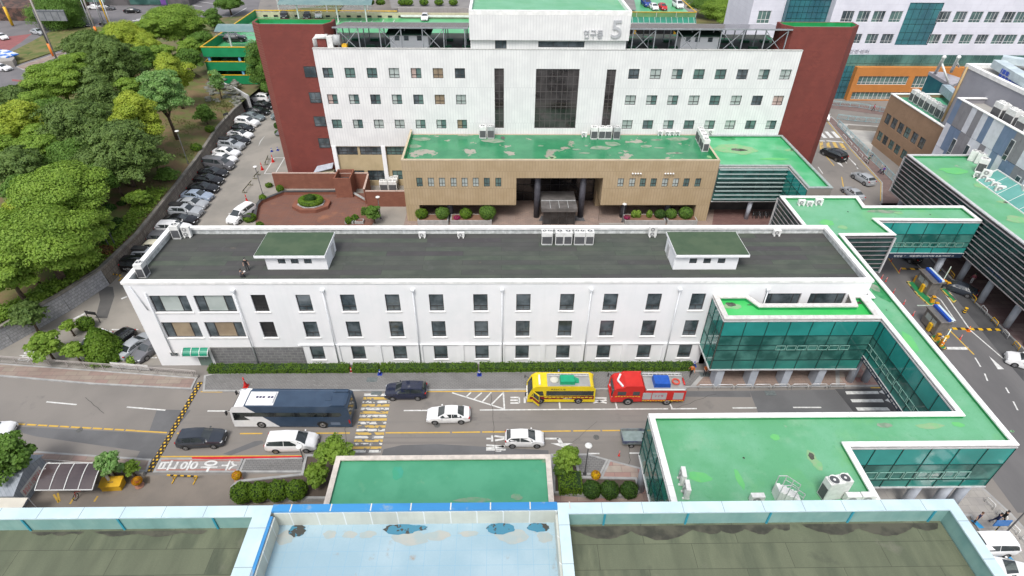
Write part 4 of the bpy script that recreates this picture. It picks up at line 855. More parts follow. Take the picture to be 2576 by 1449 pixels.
# upper slab wall with white bumper rail and the planted terrace behind
b=MB(); b.box((-30,186,0),(-3,186.5,11.5)); q=b.build('terrace_wall',mat('grey_block_wall',(.33,.30,.29),(.28,.26,.25),scale=.4,rough=.85,brick=('V',1.2,2,.04,(.24,.22,.21),None)),PK)
b=MB(); b.box((-29,183.2,9.6),(-3,183.6,10.1)); b.build('bumper_rail',frame_w,PK)
tr=struct(sheet('terrace',[(-32,186.5),(40,186.5),(60,330),(-60,330)],mat('terrace_paving',(.22,.21,.2),(.18,.17,.165),scale=.2,rough=.9),11.2))
def truss(xa,xb,y,z,lab,ypost,d=3.5):
    r=thing('carport_roof',lab,'carport',((xa+xb)/2,y,0),group='steel carport roofs over the parking deck')
    b=MB(); n=10
    for k_ in range(8):
        y0=y+d*k_/8; y1=y+d*(k_+1)/8; z0=z+.9*math.sin(math.pi*k_/8*.55); z1=z+.9*math.sin(math.pi*(k_+1)/8*.55)
        b.poly([(xa,y0,z0),(xb,y0,z0),(xb,y1,z1),(xa,y1,z1)]); b.poly([(xa,y1,z1-.04),(xb,y1,z1-.04),(xb,y0,z0-.04),(xa,y0,z0-.04)])
    b.build('roof_sheet',glassy('translucent_roof_sheet',(.16,.24,.23),(.12,.2,.2),rough=.25),r)
    b=MB(); b.beam((xa,y,z-.05),(xb,y,z-.05),.12); b.beam((xa,y,z-.8),(xb,y,z-.8),.1); m=int((xb-xa)/1.4)
    for i in range(m):
        x=xa+(xb-xa)*i/m; x2=xa+(xb-xa)*(i+1)/m; b.beam((x,y,z-.8),((x+x2)/2,y,z-.05),.06); b.beam(((x+x2)/2,y,z-.05),(x2,y,z-.8),.06)
    b.build('truss',steel,r)
    for x in ypost: b=MB(); b.beam((x,y+.6,9.1),(x,y+.6,z-.05),.35); b.build('post',pale,r)
truss(-68.5,-40,149.5,13.6,'long steel carport roof at the near edge of the green parking deck',(-65.5,-55.5,-46))
truss(-62,-36,178,13.8,'curved steel carport roof over cars in the middle of the parking deck',(-57,-46,-38))
truss(-68,-37,186.5,15.2,'higher steel carport roof at the back edge of the parking deck',(-65,-51,-39))
# right part of the deck seen beside the tower
P2=thing('parking_deck','upper car park deck with green glass eaves and yellow rail, right of the white tower','car park',(48,184,0))
ya=183.5; b=MB(); b.box((22,ya,9.4),(56.8,230,9.8)); b.mi=1; b.poly([(22,ya,9.804),(56.8,ya,9.804),(56.8,230,9.804),(22,230,9.804)]); b.build('deck_slab',[conc,MATS['deck_green_paint']],P2)
b=MB(); b.poly([(22,ya-.1,11.2),(56.9,ya-.1,11.2),(56.9,ya-.1,9.9),(22,ya-.1,9.9)][::-1]); b.build('glass_balustrade',glassy('yellow_green_glass',(.16,.3,.12),(.12,.24,.1),rough=.2),P2)
b=MB(); b.poly([(22,ya-1.8,8.7),(56.9,ya-1.8,8.7),(56.9,ya-.1,9.9),(22,ya-.1,9.9)]); b.build('glass_eaves',glassy('green_eaves_glass',(.02,.2,.13),(.03,.16,.11),rough=.15),P2)
b=MB()
for i in range(22): x=22+i*1.64; b.beam((x,ya-1.85,8.7),(x,ya-.14,9.95),.08)
for i in range(6): x=28+i*5.8; b.beam((x,ya-.14,9.9),(x,ya-.14,11.2),.12)
b.beam((22,ya-1.85,8.66),(56.9,ya-1.85,8.66),.14); b.build('eaves_frame',pale,P2)
b=MB(); b.beam((22,ya-.12,11.28),(57,ya-.12,11.28),.16); b.beam((57,ya-.12,11.28),(57,230,11.28),.2); b.build('yellow_rail',yel,P2)
for x in (27,40,52): b=MB(); b.box((x-.3,ya+1,0),(x+.3,ya+1.6,9.4)); b.build('column',yel,P2)
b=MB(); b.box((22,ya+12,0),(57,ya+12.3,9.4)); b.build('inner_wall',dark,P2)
# ---------------------------------------------------------------- white hospital wing, top right
HW=thing('hospital_wing','tall white hospital wing with teal glass, orange brick base and rows of windows, top right','building',(100,143.44,0))
hy=143.44; whp=mat('pale_panel_wall',(.66,.66,.72),(.60,.60,.66),scale=.3,rough=.6,brick=('V',3.8,1.2,.02,(.5,.5,.56),None))
oph=[]
for px,py in ((550,85),(670,86),(785,87),(915,88),(1280,90),(1405,90),(1525,90),(1645,88),(1775,82),(1873,80)):
    p=PY(1932+px/3+6,py/3,hy); oph.append((p.x,p.x+2.75,17.8,20.2))
for px in (610,735,850,1210,1325,1450,1570,1695,1785,1900):
    p=PY(1932+px/3+6,85,hy); oph.append((p.x,p.x+2.75,13.1,15.25))
for k_ in range(14): oph.append((77.5+k_*3.86,80.25+k_*3.86,22.6,25.0)) if 0 else None
oph=[o for o in oph if o[0]>77.2]
tb=(PY(2270,60,hy).x,PY(2355,60,hy).x,12.8,22.0)
band=(78.5,133,8.1,10.6)
b=MB(); facade(b,'S',hy,75.9,135,10.6,27,oph+[tb],.2); b.box((75.9,hy+.2,0),(135,hy+22,27)); b.build('wall',whp,HW)
for i,o in enumerate(oph): window(HW,'S',hy,o,.2,[.4,.7],[.26],frame_w,([glass_g,glass_d] if i%3 else glass_g) if i%4 else glass_d,.055)
window(HW,'S',hy,tb,.2,[.2,.4,.6,.8],[.12,.3,.5,.62,.85],mull,tealw,.06,name='teal_glass_bay')
b=MB(); b.box((76,hy-.12,8.0),(135,hy+.1,10.6)); b.build('glass_band',[glassy('band_glass',(.10,.22,.19),(.04,.10,.09),rough=.1,scale=.2)],HW)
b=MB()
for i in range(34): x=77+i*1.72; b.beam((x,hy-.16,8.0),(x,hy-.16,10.6),.07)
b.beam((76,hy-.17,8.7),(135,hy-.17,8.7),.07); b.build('band_mullions',mat('green_frame',(.10,.2,.17),rough=.5),HW)
ob=mat('orange_cladding',(.50,.20,.05),(.45,.18,.045),scale=.5,rough=.7,brick=('V',1.8,.3,.015,(.36,.14,.04),None))
ox0=PY(2146,200,hy-1.2).x
ow_=(ox0+1.4,ox0+13.6,4.05,6.0); ow2=(ox0+1.4,ox0+22,-.2,1.6)
b=MB(); facade(b,'S',hy-1.4,ox0,120,0,8.0,[(ox0+1.2,ox0+13.4,3.9,5.95),(ox0+14.8,ox0+22,3.2,6.0),(ox0+.9,ox0+24,0.3,2.1)],.3); b.box((ox0,hy-1.1,0),(120,hy-.001,7.99)); b.build('orange_base',ob,HW)
for o in ((ox0+1.2,ox0+13.4,3.9,5.95),(ox0+14.8,ox0+22,3.2,6.0),(ox0+.9,ox0+24,0.3,2.1)): n=round((o[1]-o[0])/1.1); window(HW,'S',hy-1.4,o,.3,[i/n for i in range(1,n)],[.28],frame_w,glass_g,.09)
b=MB(); b.box((75.9,hy-.1,0),(ox0-.02,hy+.1,8.0)); b.build('teal_glazing',tealw,HW)
b=MB()
for i in range(9): x=76+i*1.1; b.beam((x,hy-.13,0),(x,hy-.13,8),.05)
for z in (1.6,3,4.6,5.3,6.6): b.beam((75.9,hy-.14,z),(ox0-.02,hy-.14,z),.05)
b.build('teal_mullions',mull,HW)
text('sign_letters','센터 | 농업안전센터',1.,mat('sign_grey',(.42,.42,.46),rough=.5),(82.0,hy-.08,11.35),(rad(90),0,0),HW,.05,fit=(11,.95))
# set back teal bay and white end on the left
b=MB(); b.box((66.2,hy+2,0),(75.88,hy+20,27)); b.build('teal_bay',tealw,HW)
b=MB()
for i in range(9): x=66.4+i*1.15; b.beam((x,hy+1.96,8),(x,hy+1.96,27),.05)
for i in range(14): b.beam((66.2,hy+1.95,9+i*1.3),(75.9,hy+1.95,9+i*1.3),.04)
b.build('teal_mullions',mull,HW)
b=MB(); facade(b,'S',hy+3.5,58.5,66.15,0,27,[(60.3,63.3,16.6,19.4)],.2); b.box((58.5,hy+3.7,0),(66.15,hy+20,27)); b.build('end_wall',whp,HW); window(HW,'S',hy+3.5,(60.3,63.3,16.6,19.4),.2,[.33,.66],[.3],frame_w,glass_g,.09)
# brown brick block
TB=thing('brown_building','brown brick building with dark windows and a row of cooling units on its roof','building',(86,106,0))
brn=mat('brown_brick',(.33,.21,.13),(.29,.185,.11),scale=.5,rough=.8,brick=('V',.3,.1,.008,(.28,.18,.12),(.31,.2,.125)))
opb=[]
f_=lambda px,py:PX(px,py,78.3)
for r_,row in enumerate((((2233,283),(2245,295)),)): pass
ys1=[114.75,112.4,110.05,107.7,105.2,102.8]; 
opb=[(-y,-y+1.75,5.15,7.15) for y in ys1]+[(-y,-y+1.6,1.5,3.3) for y in (115.0,112.9,110.6,108.4,106,103.6)]
b=MB(); facade(b,'W',78.3,-115.8,-93,0,10.6,opb,.2); b.box((78.5,93,0),(96,115.8,10.0)); b.box((78.5,115.5,10.0),(96,115.8,10.6)); b.build('wall',brn,TB)
b=MB(); b.box((78.2,93,10.6),(78.75,115.9,10.75)); b.box((78.75,115.4,10.6),(90,115.9,10.75)); b.build('coping',whitep,TB)
b=MB(); b.poly([(78.5,93,10.02),(96,93,10.02),(96,115.5,10.02),(78.5,115.5,10.02)]); b.build('roof',roofg4,TB)
for o in opb: window(TB,'W',78.3,o,.2,[.5],[.5],frame_d,glass_d if rng.random()<.5 else glass_g,.08)
# patterned panel building
GP=thing('panelled_building','building clad in white, blue and grey staggered vertical panels, right edge','building',(80,76,0))
gx,gy1,gz=74.62,93.7,17.6
b=MB(); b.box((gx+.1,45,0),(93,gy1,gz-.9)); b.box((gx+.1,45,gz-.9),(gx+.4,gy1,gz-.12)); b.box((gx+.4,gy1-.3,gz-.9),(93,gy1,gz-.12)); b.build('wall',mat('grey_panel',(.27,.26,.28),(.23,.225,.24),scale=.5,rough=.5),GP)
b=MB(); b.box((gx-.1,45,gz-.12),(gx+.5,gy1+.1,gz)); b.box((gx+.5,gy1-.5,gz-.12),(93,gy1+.1,gz)); b.build('coping',whitep,GP)
b=MB(); b.poly([(gx+.4,45,gz-.89),(93,45,gz-.89),(93,gy1-.3,gz-.89),(gx+.4,gy1-.3,gz-.89)]); b.build('roof',mat('grey_roof',(.36,.35,.32),(.3,.29,.27),scale=.4,rough=.9),GP)
pm=[mat('white_panel',(.66,.67,.72),rough=.45),mat('blue_grey_panel',(.17,.23,.34),(.15,.21,.31),rough=.45),mat('mid_grey_panel',(.25,.245,.26),(.22,.215,.23),rough=.45)]
for ki,nm in ((0,'white_panels'),(1,'blue_panels'),(2,'grey_panels')):
    b=MB(); rg=random.Random(11)
    for r_ in range(4):
        y=gy1; z1=gz-.14-r_*4.05; z0=max(.2,z1-4.0); seq=rg.choice(([0,1,2],[1,2,0],[2,0,1])); i=r_
        while y>46:
            wd=rg.choice((1.25,1.25,1.4,2.4)); c=[1,0,2,1,2,0,0,1,2][(i*2+r_*3)%9]
            if c!=0 and wd>2: wd=1.3
            if c==ki: b.box((gx-.02-.02*ki,max(46,y-wd),z0),(gx+.098,y-.03,z1))
            y-=wd; i+=1
    b.build(nm,pm[ki],GP)
for y,z0 in ((90.5,8.9),(87.3,13.2-4),(84.5,9.4),(80,13.2),(76,9.4),(72,5.5)):
    b=MB(); b.box((gx-.09,y-.9,z0),(gx-.03,y,z0+3.1)); wn=b.build('window',frame_w,GP); b=MB(); b.box((gx-.12,y-.82,z0+.85),(gx-.091,y-.08,z0+3.0)); b.box((gx-.12,y-.82,z0+.08),(gx-.091,y-.08,z0+.75)); b.build('pane',glass_d,wn)
# grey plant block behind
GB=thing('grey_block','plain grey windowless building block with white coping, behind the panelled building','building',(88,95,0))
b=MB(); b.box((79.2,60,0),(120,101,20.3)); b.build('wall',mat('grey_render',(.30,.30,.33),(.27,.27,.30),scale=.4,rough=.8,brick=('V',2.4,1.2,.012,(.27,.27,.29),None)),GB)
c_=P(2425,158,21); 
b=MB(); b.box((79.1,60,20.3),(79.8,101.1,20.9)); b.box((79.8,100.4,20.3),(120,101.1,20.9)); b.build('coping',whitep,GB)
b=MB(); b.poly([(79.8,60,20.31),(120,60,20.31),(120,100.4,20.31),(79.8,100.4,20.31)]); b.build('roof',MATS['grey_roof'],GB)
b=MB(); b.tube([(79.0,100.3,20.5),(79.0,100.3,11)],.2,8); b.build('downpipe',mat('ochre_pipe',(.42,.3,.15),rough=.6),GB)
r=thing('roof_duct','pale insulated ventilation duct with blue panels on the grey block roof','duct',(86,95,20.3))
b=MB(); p0=P(2510,160,21.5); p1=P(2600,215,21.5); b.beam(p0,p1,1.8,1.2); b.build('duct',mat('insulation_foil',(.5,.58,.6),(.4,.47,.5),scale=.6,rough=.4),r)
b=MB(); q0=P(2516,190,20.6); q1=P(2600,237,20.6); b.beam(q0+Vector((0,0,.3)),q1+Vector((0,0,.3)),.5,1.6); b.build('blue_panels',mat('blue_panel',(.02,.07,.42),rough=.4,brick=('V',1.0,3,.08,(.4,.4,.42),None)),r)
r=thing('roof_duct','curved pale metal duct bending over the roof of the panelled building','duct',(86,85,17))
b=MB(); b.tube([P(2560,240,18.5),P(2620,238,18.5)],.9,12); b.tube([P(2545,243,18.5),P(2575,262,18.2),P(2600,300,17.6)],.9,12); b.build('duct',MATS['insulation_foil'],r)
r=thing('roof_duct','foil covered duct lying beside the grey block at the top right corner','duct',(95,98,20.3))
b=MB(); b.beam(P(2520,148,21.5),P(2600,160,21.5),1.6,1.0); b.build('duct',MATS['insulation_foil'],r)
for l0,l1,lab in (((2376,222),(2458,292),'long pale blue sheet metal duct on the brown building roof, the front one'),((2410,236),(2462,270),'short dark sided metal duct on the brown building roof, behind the long one')):
    a=P(*l0,11.6); c=P(*l1,11.6); r=thing('roof_duct',lab,'duct',(a.x,a.y,10.05)); b=MB(); b.beam(a-Vector((0,0,.0)),c,1.5,1.5); b.build('duct',mat('duct_sheet',(.34,.42,.47),(.27,.34,.38),scale=1,rough=.4),r)
# glass link with struts
r=thing('glass_link','short glass link with flat grey roof and white A-frame struts, beside the orange brick wall','link bridge',P(2365,200,12))
A,B_,C,D=P(2337,180,12),P(2372,181,12),P(2410,200,12),P(2395,214,12)
b=MB(); b.prism([A,B_,C+Vector((1.5,0,0)),D],11.4,12); b.build('roof',mat('grey_link_roof',(.36,.35,.38),rough=.8),r)
b=MB(); b.prism([A.lerp(D,.02),B_,C,D],4,11.4); b.build('glazing',tealw,r)
for px,py,qx,qy,ex,ey in ((2354,183,2375,144,2386,208),(2393,180,2412,144,2412,168)):
    t_=P(qx,qy,17.2) ; b=MB(); b.tube([P(px,py,12),t_],.32,8); b.tube([t_.lerp(P(px,py,12),.3),P(ex,ey,12)],.2,8); b.ell(t_,(.4,.4,.4)); b.build('strut',frame_w,r)
# ---------------------------------------------------------------- foreground roof
FG=thing('near_building','nearest building with olive roofs, a pale blue middle roof and light blue metal parapets','building',(0,8,0))
fz=24.0; yF=16.55; xR=22.64; xl=-60
olive=mat('olive_roof',(.065,.078,.05),(.145,.16,.10),scale=1.1,rough=.7,stretch=(1,.22,1),brick=('H',4.6,1.25,.014,(.05,.055,.035),(.125,.14,.088)),patch=[((.05,.055,.04),.45,.64,.8),((.20,.19,.15),.35,.62,.8)],fine=.25)
bluer=mat('pale_blue_roof',(.27,.39,.45),(.33,.44,.49),scale=.4,rough=.35,brick=('G',.74,.74,.008,(.2,.36,.48),None),patch=[((.30,.27,.23),1.0,.62,.72)],fine=.1)
cop=mat('pale_blue_coping',(.50,.62,.65),(.44,.56,.60),scale=.8,rough=.3,patch=[((.30,.1,.07),2.2,.735,.75),((.42,.5,.5),.7,.62,.75)])
inn=mat('teal_inner_parapet',(.17,.32,.30),(.22,.37,.34),scale=.8,rough=.35,streak=.25)
blc=mat('blue_coping',(.05,.24,.50),(.04,.20,.44),scale=.6,rough=.3,patch=((.28,.33,.33),.8,.6,.72),stretch=(.35,1,1))
crm=mat('cream_inner_parapet',(.50,.52,.46),(.44,.46,.41),scale=.6,rough=.5,streak=.2,brick=('V',1.3,5,.035,(.6,.63,.62),None))
dl0,dl1=-12.05,-11.1; dr0,dr1=2.72,3.24; zr=22.95
b=MB(); b.box((xl,-30,0),(xR-.02,yF-.02,22.5)); b.box((xl,yF-.3,22.5),(xR-.02,yF-.02,23.9)); b.box((xR-.3,-30,22.5),(xR-.02,yF-.3,23.9)); b.build('wall',mat('near_wall',(.45,.45,.42),rough=.7),FG)
b=MB(); b.poly([(xl,-30,zr),(dl0,-30,zr),(dl0,yF-.3,zr),(xl,yF-.3,zr)]); b.build('roof',olive,FG)
b=MB(); b.poly([(dr1,-30,zr),(xR-.55,-30,zr),(xR-.55,yF-.3,zr),(dr1,yF-.3,zr)]); b.build('roof',olive,FG)
b=MB(); b.poly([(dl1,-30,zr-.02),(dr0,-30,zr-.02),(dr0,yF-.3,zr-.02),(dl1,yF-.3,zr-.02)]); b.build('middle_roof',bluer,FG)
b=MB(); cw_=.55
b.box((xl,yF-cw_+.06,zr-.3),(dl0,yF-.32,23.93)); b.box((dr1,yF-cw_+.06,zr-.3),(xR-.32,yF-.32,23.93)); b.box((xR-cw_+.06,-30,zr-.3),(xR-.32,yF-cw_+.06,23.93)); b.build('inner_parapet',inn,FG)
b=MB()
for i in range(12): b.box((-55+i*4.55,yF-cw_-.0,zr),(-55+i*4.55+.09,yF-cw_+.059,23.92)) if -55+i*4.55<dl0 else None
for i in range(5): b.box((5+i*4.1,yF-cw_-.0,zr),(5+i*4.1+.09,yF-cw_+.059,23.92))
b.build('parapet_joints',mat('blue_joint',(.03,.27,.36),rough=.5),FG)
b=MB(); b.box((xl,yF-cw_,23.94),(dl0-.0,yF+.05,24.02)); b.box((dr1,yF-cw_,23.94),(xR,yF+.05,24.02)); b.box((xR-cw_,-30,23.94),(xR,yF-cw_,24.02)); b.box((dl0,-30,23.94),(dl1-.12,yF+.05,24.02)); b.box((dr0,-30,23.94),(dr1,yF+.05,24.02)); b.build('coping',cop,FG)
b=MB()
x=-58
while x<dl0: b.box((x,yF-cw_-.001,24.02),(x+.02,yF+.051,24.026)); x+=1.98
x=4.9
while x<xR-1: b.box((x,yF-cw_-.001,24.02),(x+.02,yF+.051,24.026)); x+=2.0
for i in range(20):
    y=yF-cw_-1.9*i-.6; b.box((xR-cw_-.001,y,24.02),(xR+.001,y+.02,24.026)); b.box((dl0-.001,y,24.02),(dl1-.12,y+.02,24.026)); b.box((dr0,y,24.02),(dr1,y+.02,24.026))
b.build('coping_joints',mat('joint_grey',(.2,.24,.26),rough=.7),FG)
b=MB(); b.box((dl1-.12,yF-.30,23.9),(dr0,yF+.08,24.05)); b.box((dl1-.12,-30,23.9),(dl1+.02,yF-cw_+.02,24.0)); b.build('blue_coping',blc,FG)
b=MB(); b.box((dl1,yF-.36,zr-.3),(dr0,yF-.301,23.93)); b.box((dl1,-30,zr-.3),(dl1+.1,yF-cw_+.04,23.89)); b.box((dr0-.12,-30,zr-.3),(dr0-.001,yF-cw_+.04,23.89)); b.build('cream_parapet',crm,FG)
b=MB()
for i in range(8): xx=dl1+.75+i*1.95; b.box((xx,yF-.31,24.05),(xx+.06,yF+.085,24.056))
b.build('coping_straps',mat('strap_cream',(.6,.58,.52),rough=.6),FG)
def blob(cx,cy,rx,ry,seed,n=22,wob=.25):
    rg=random.Random(seed); return [(cx+rx*math.cos(2*math.pi*i/n)*(1+rg.uniform(-wob,wob)),cy+ry*math.sin(2*math.pi*i/n)*(1+rg.uniform(-wob,wob))) for i in range(n)]
# standing water and stains along the parapets
for i,(px,py,rx,ry) in enumerate(((1010,1333,.85,.28),(1050,1333,.5,.16),(745,1345,.42,.32),(1260,1333,.7,.3),(1355,1333,.55,.24))):
    p=P(px,py-4,zr); p.y=yF-.5-ry*.5; b=MB(); b.poly([(x,min(y,yF-.37),zr-.012+.002*i) for x,y in blob(p.x,p.y,rx,ry,i,wob=.12)]); b.build('roof_puddle',mat('puddle_stain',(.05,.05,.045),(.05,.19,.28),scale=2.2,rough=.08,lo=.49,hi=.51),FG)
def edge_stain(xa,xb,dep,seed,nm='damp_stain'):
    rg=random.Random(seed); n=40; top=[(xa+(xb-xa)*i/n,yF-.6) for i in range(n+1)]; bot=[(xa+(xb-xa)*i/n,yF-.6-dep*(.35+.65*abs(math.sin(i/n*math.pi*2.5)))*math.sin(math.pi*i/n)**.3-rg.uniform(0,.06)) for i in range(n+1)]
    b=MB(); b.poly([(x,y,zr+.004+.002*seed) for x,y in bot+top[::-1]]); b.build(nm,mat('damp_stain',(.045,.043,.034),(.085,.08,.06),scale=1.6,rough=.35),FG)
edge_stain(3.3,11,.75,1); edge_stain(10.5,14.4,.5,2); edge_stain(15,21.9,.65,3); edge_stain(-20,-14.5,.28,4); edge_stain(-23,-20.5,.18,6)
# canopy of the entrance (green roof)
CN=thing('entrance_porch_roof','flat emerald green porch roof with cream edge, beyond the blue parapet','porch',(-5.5,30,0))
cz=4.6; a=P(850,1148,cz); c=P(1383,1145,cz); cp=[(a.x-.1,a.y),(c.x,a.y),(c.x,16.8),(a.x-.1,16.8)]
shell(CN,cp,3.8,cz,mat('cream_fascia',(.55,.5,.44),rough=.7),mat('cream_coping',(.62,.56,.5),(.5,.45,.4),scale=1.5,rough=.7,patch=((.3,.26,.22),2.5,.68,.75)),gparap,roofg4,.3,.42)
for x in (a.x+1,c.x-1): column(CN,x,a.y-1.2,3.8,.35)

porchm=mat('porch_roof_dirt',(.12,.30,.17),(.2,.28,.2),scale=2,rough=.7)
for i,(px,py,rx,ry,m,k) in enumerate(((1000,1190,.5,.8,mat('teal_stain',(.05,.31,.22),(.05,.31,.18),scale=1),1),(1190,1258,1.5,.25,porchm,1),(1300,1250,.5,.3,porchm,1),(1370,1160,.3,.2,porchm,1))): stain(CN,px,py,cz-.3,rx,ry,m,120+i,k)
# tyre-darkened bands and repaired strips on the main road
trk=mat('tyre_band',(.19,.175,.162),(.215,.20,.182),scale=.5,rough=.85,fine=.3,stretch=(.12,1,1))
for x0,x1,ya,yb in ((440,1640,1046,1050),(440,1640,1060,1066),(520,1640,1112,1118),(960,1640,1099,1103)): sheet('worn_lane_band',PP([(x0,ya),(x1,ya-2),(x1,yb-2),(x0,yb)]),trk,.0055)
def crack(pts,w=.05):
    b=MB(); q=[P(x,y,0) for x,y in pts]
    for a,c in zip(q[:-1],q[1:]):
        n_=6; last=a; rg=random.Random(int(a.x*100))
        for i in range(1,n_+1):
            m=a.lerp(c,i/n_)+Vector((rg.uniform(-.12,.12),rg.uniform(-.12,.12),0)); d=(m-last).normalized(); nn=Vector((-d.y,d.x,0))*w/2
            b.poly([(*(last-nn).xy,.0155),(*(m-nn).xy,.0155),(*(m+nn).xy,.0155),(*(last+nn).xy,.0155)]); last=m
    struct(b.build('road_crack',mat('crack_tar',(.07,.068,.065),rough=.95)))
crack([(1234,990),(1240,1040),(1243,1090),(1244,1141)]); crack([(1580,1085),(1585,1115),(1583,1180)]); crack([(725,1085),(745,1100),(735,1120)]); crack([(215,1000),(260,1040)]); crack([(880,1000),(868,1060),(875,1120)]); crack([(1410,1140),(1500,1060)],.03); crack([(1700,1028),(1800,990)],.04)
for px,py in ((690,1092),(200,1082),(1100,1070),(1500,1100)):
    p=P(px,py,0); b=MB(); b.prism([(p.x+.33*math.cos(t),p.y+.33*math.sin(t)) for t in [i*.524 for i in range(12)]],.004,.02); tag(b.build('manhole_cover',mat('iron_cover',(.08,.08,.08),(.12,.12,.11),scale=5,rough=.6)),'round iron manhole cover in the road '+{690:'behind the coach',200:'at the left by the dashed yellow line',1100:'below the white sedan',1500:'in the lane left of the flatbed truck'}[px],'manhole cover',group='round iron manhole covers')

rust=mat('silt_stain',(.30,.36,.36),(.36,.37,.34),scale=1.5,rough=.5)
for i,(px,py,rx,ry) in enumerate(((720,1352,.5,.35),(830,1345,.35,.2),(880,1345,.35,.2),(925,1345,.4,.2),(1100,1348,.6,.25),(1030,1352,.9,.4),(1290,1350,.8,.35),(1370,1352,.4,.3),(1180,1343,.5,.15))): stain(FG,px,py,zr-.028,rx,ry,rust,150+i,1)
for px in (880,905): 
    p=P(px,560,0); b=MB(); b.box((p.x-.7,p.y-.5,0),(p.x+.7,p.y+.5,.45)); b.mi=1; b.box((p.x-.55,p.y-.35,.45),(p.x+.55,p.y+.35,.46)); tag(b.build('stone_planter',[kerb,redf]),'square pale stone planter at the courtyard corner, '+('left' if px==880 else 'right')+' one of two','planter',group='square pale planters')
# ---------------------------------------------------------------- vehicles
def paint(n,c,r=.22): return mat('paint_'+n,c,tuple(v*.93 for v in c),scale=2,rough=r,spec=.7)
PT=dict(white=paint('white',(.78,.78,.78)),black=paint('black',(.012,.012,.014),.12),silver=paint('silver',(.36,.38,.40),.25),grey=paint('grey',(.13,.13,.14),.2),slate=paint('slate',(.16,.19,.20),.2),
 navy=paint('navy',(.015,.02,.045),.12),cream=paint('cream',(.72,.68,.52)),lblue=paint('pale_blue',(.30,.36,.45),.22),graphite=paint('graphite',(.035,.042,.055),.15),red=paint('red',(.45,.02,.02)),blue=paint('blue',(.03,.06,.25)))
tyre=mat('tyre_rubber',(.02,.02,.02),rough=.8); rimm=mat('alloy_rim',(.35,.35,.36),rough=.3,metal=.7)
autog=glassy('car_glass',(.02,.026,.028),(.05,.058,.06),rough=.04,spec=1.); lampw=mat('headlamp_lens',(.6,.62,.64),rough=.15); lampr=mat('tail_lamp_lens',(.4,.01,.01),rough=.2)
plate=mat('number_plate',(.7,.7,.68),rough=.5)
KINDS={
 'sedan':dict(W=1.84,wx=(1.42,-1.40),wr=.33,st=[(-2.36,.50),(-2.33,.80),(-2.22,1.0),(-1.72,1.06),(-1.0,1.40),(-.35,1.46),(.3,1.42),(1.12,1.0),(1.85,.9),(2.22,.76),(2.34,.62),(2.37,.42)],cab=(-1.72,-1.0,.3,1.12)),
 'suv':dict(W=1.90,wx=(1.42,-1.38),wr=.37,st=[(-2.36,.50),(-2.35,.9),(-2.28,1.12),(-2.2,1.2),(-1.9,1.60),(-.5,1.70),(.35,1.65),(1.12,1.16),(1.9,1.04),(2.25,.9),(2.33,.7),(2.36,.45)],cab=(-2.2,-1.9,.35,1.12)),
 'van':dict(W=1.98,wx=(1.62,-1.45),wr=.37,st=[(-2.56,.5),(-2.55,.95),(-2.5,1.12),(-2.44,1.2),(-2.2,1.66),(-.5,1.77),(.65,1.70),(1.62,1.12),(2.2,.98),(2.46,.82),(2.55,.62),(2.57,.45)],cab=(-2.44,-2.2,.65,1.62)),
 'boxvan':dict(W=1.92,wx=(1.62,-1.5),wr=.37,st=[(-2.56,.5),(-2.55,1.0),(-2.53,1.15),(-2.48,1.25),(-2.35,1.86),(-.5,1.95),(1.0,1.88),(1.78,1.2),(2.3,1.02),(2.48,.84),(2.54,.65),(2.56,.45)],cab=(-2.48,-2.35,1.0,1.78)),
 'hatch':dict(W=1.72,wx=(1.27,-1.27),wr=.34,st=[(-2.04,.5),(-2.02,.85),(-1.96,1.02),(-1.88,1.08),(-1.42,1.38),(-.4,1.48),(.3,1.44),(1.12,1.02),(1.65,.92),(1.93,.78),(2.03,.6),(2.06,.42)],cab=(-1.88,-1.42,.3,1.12)),
}
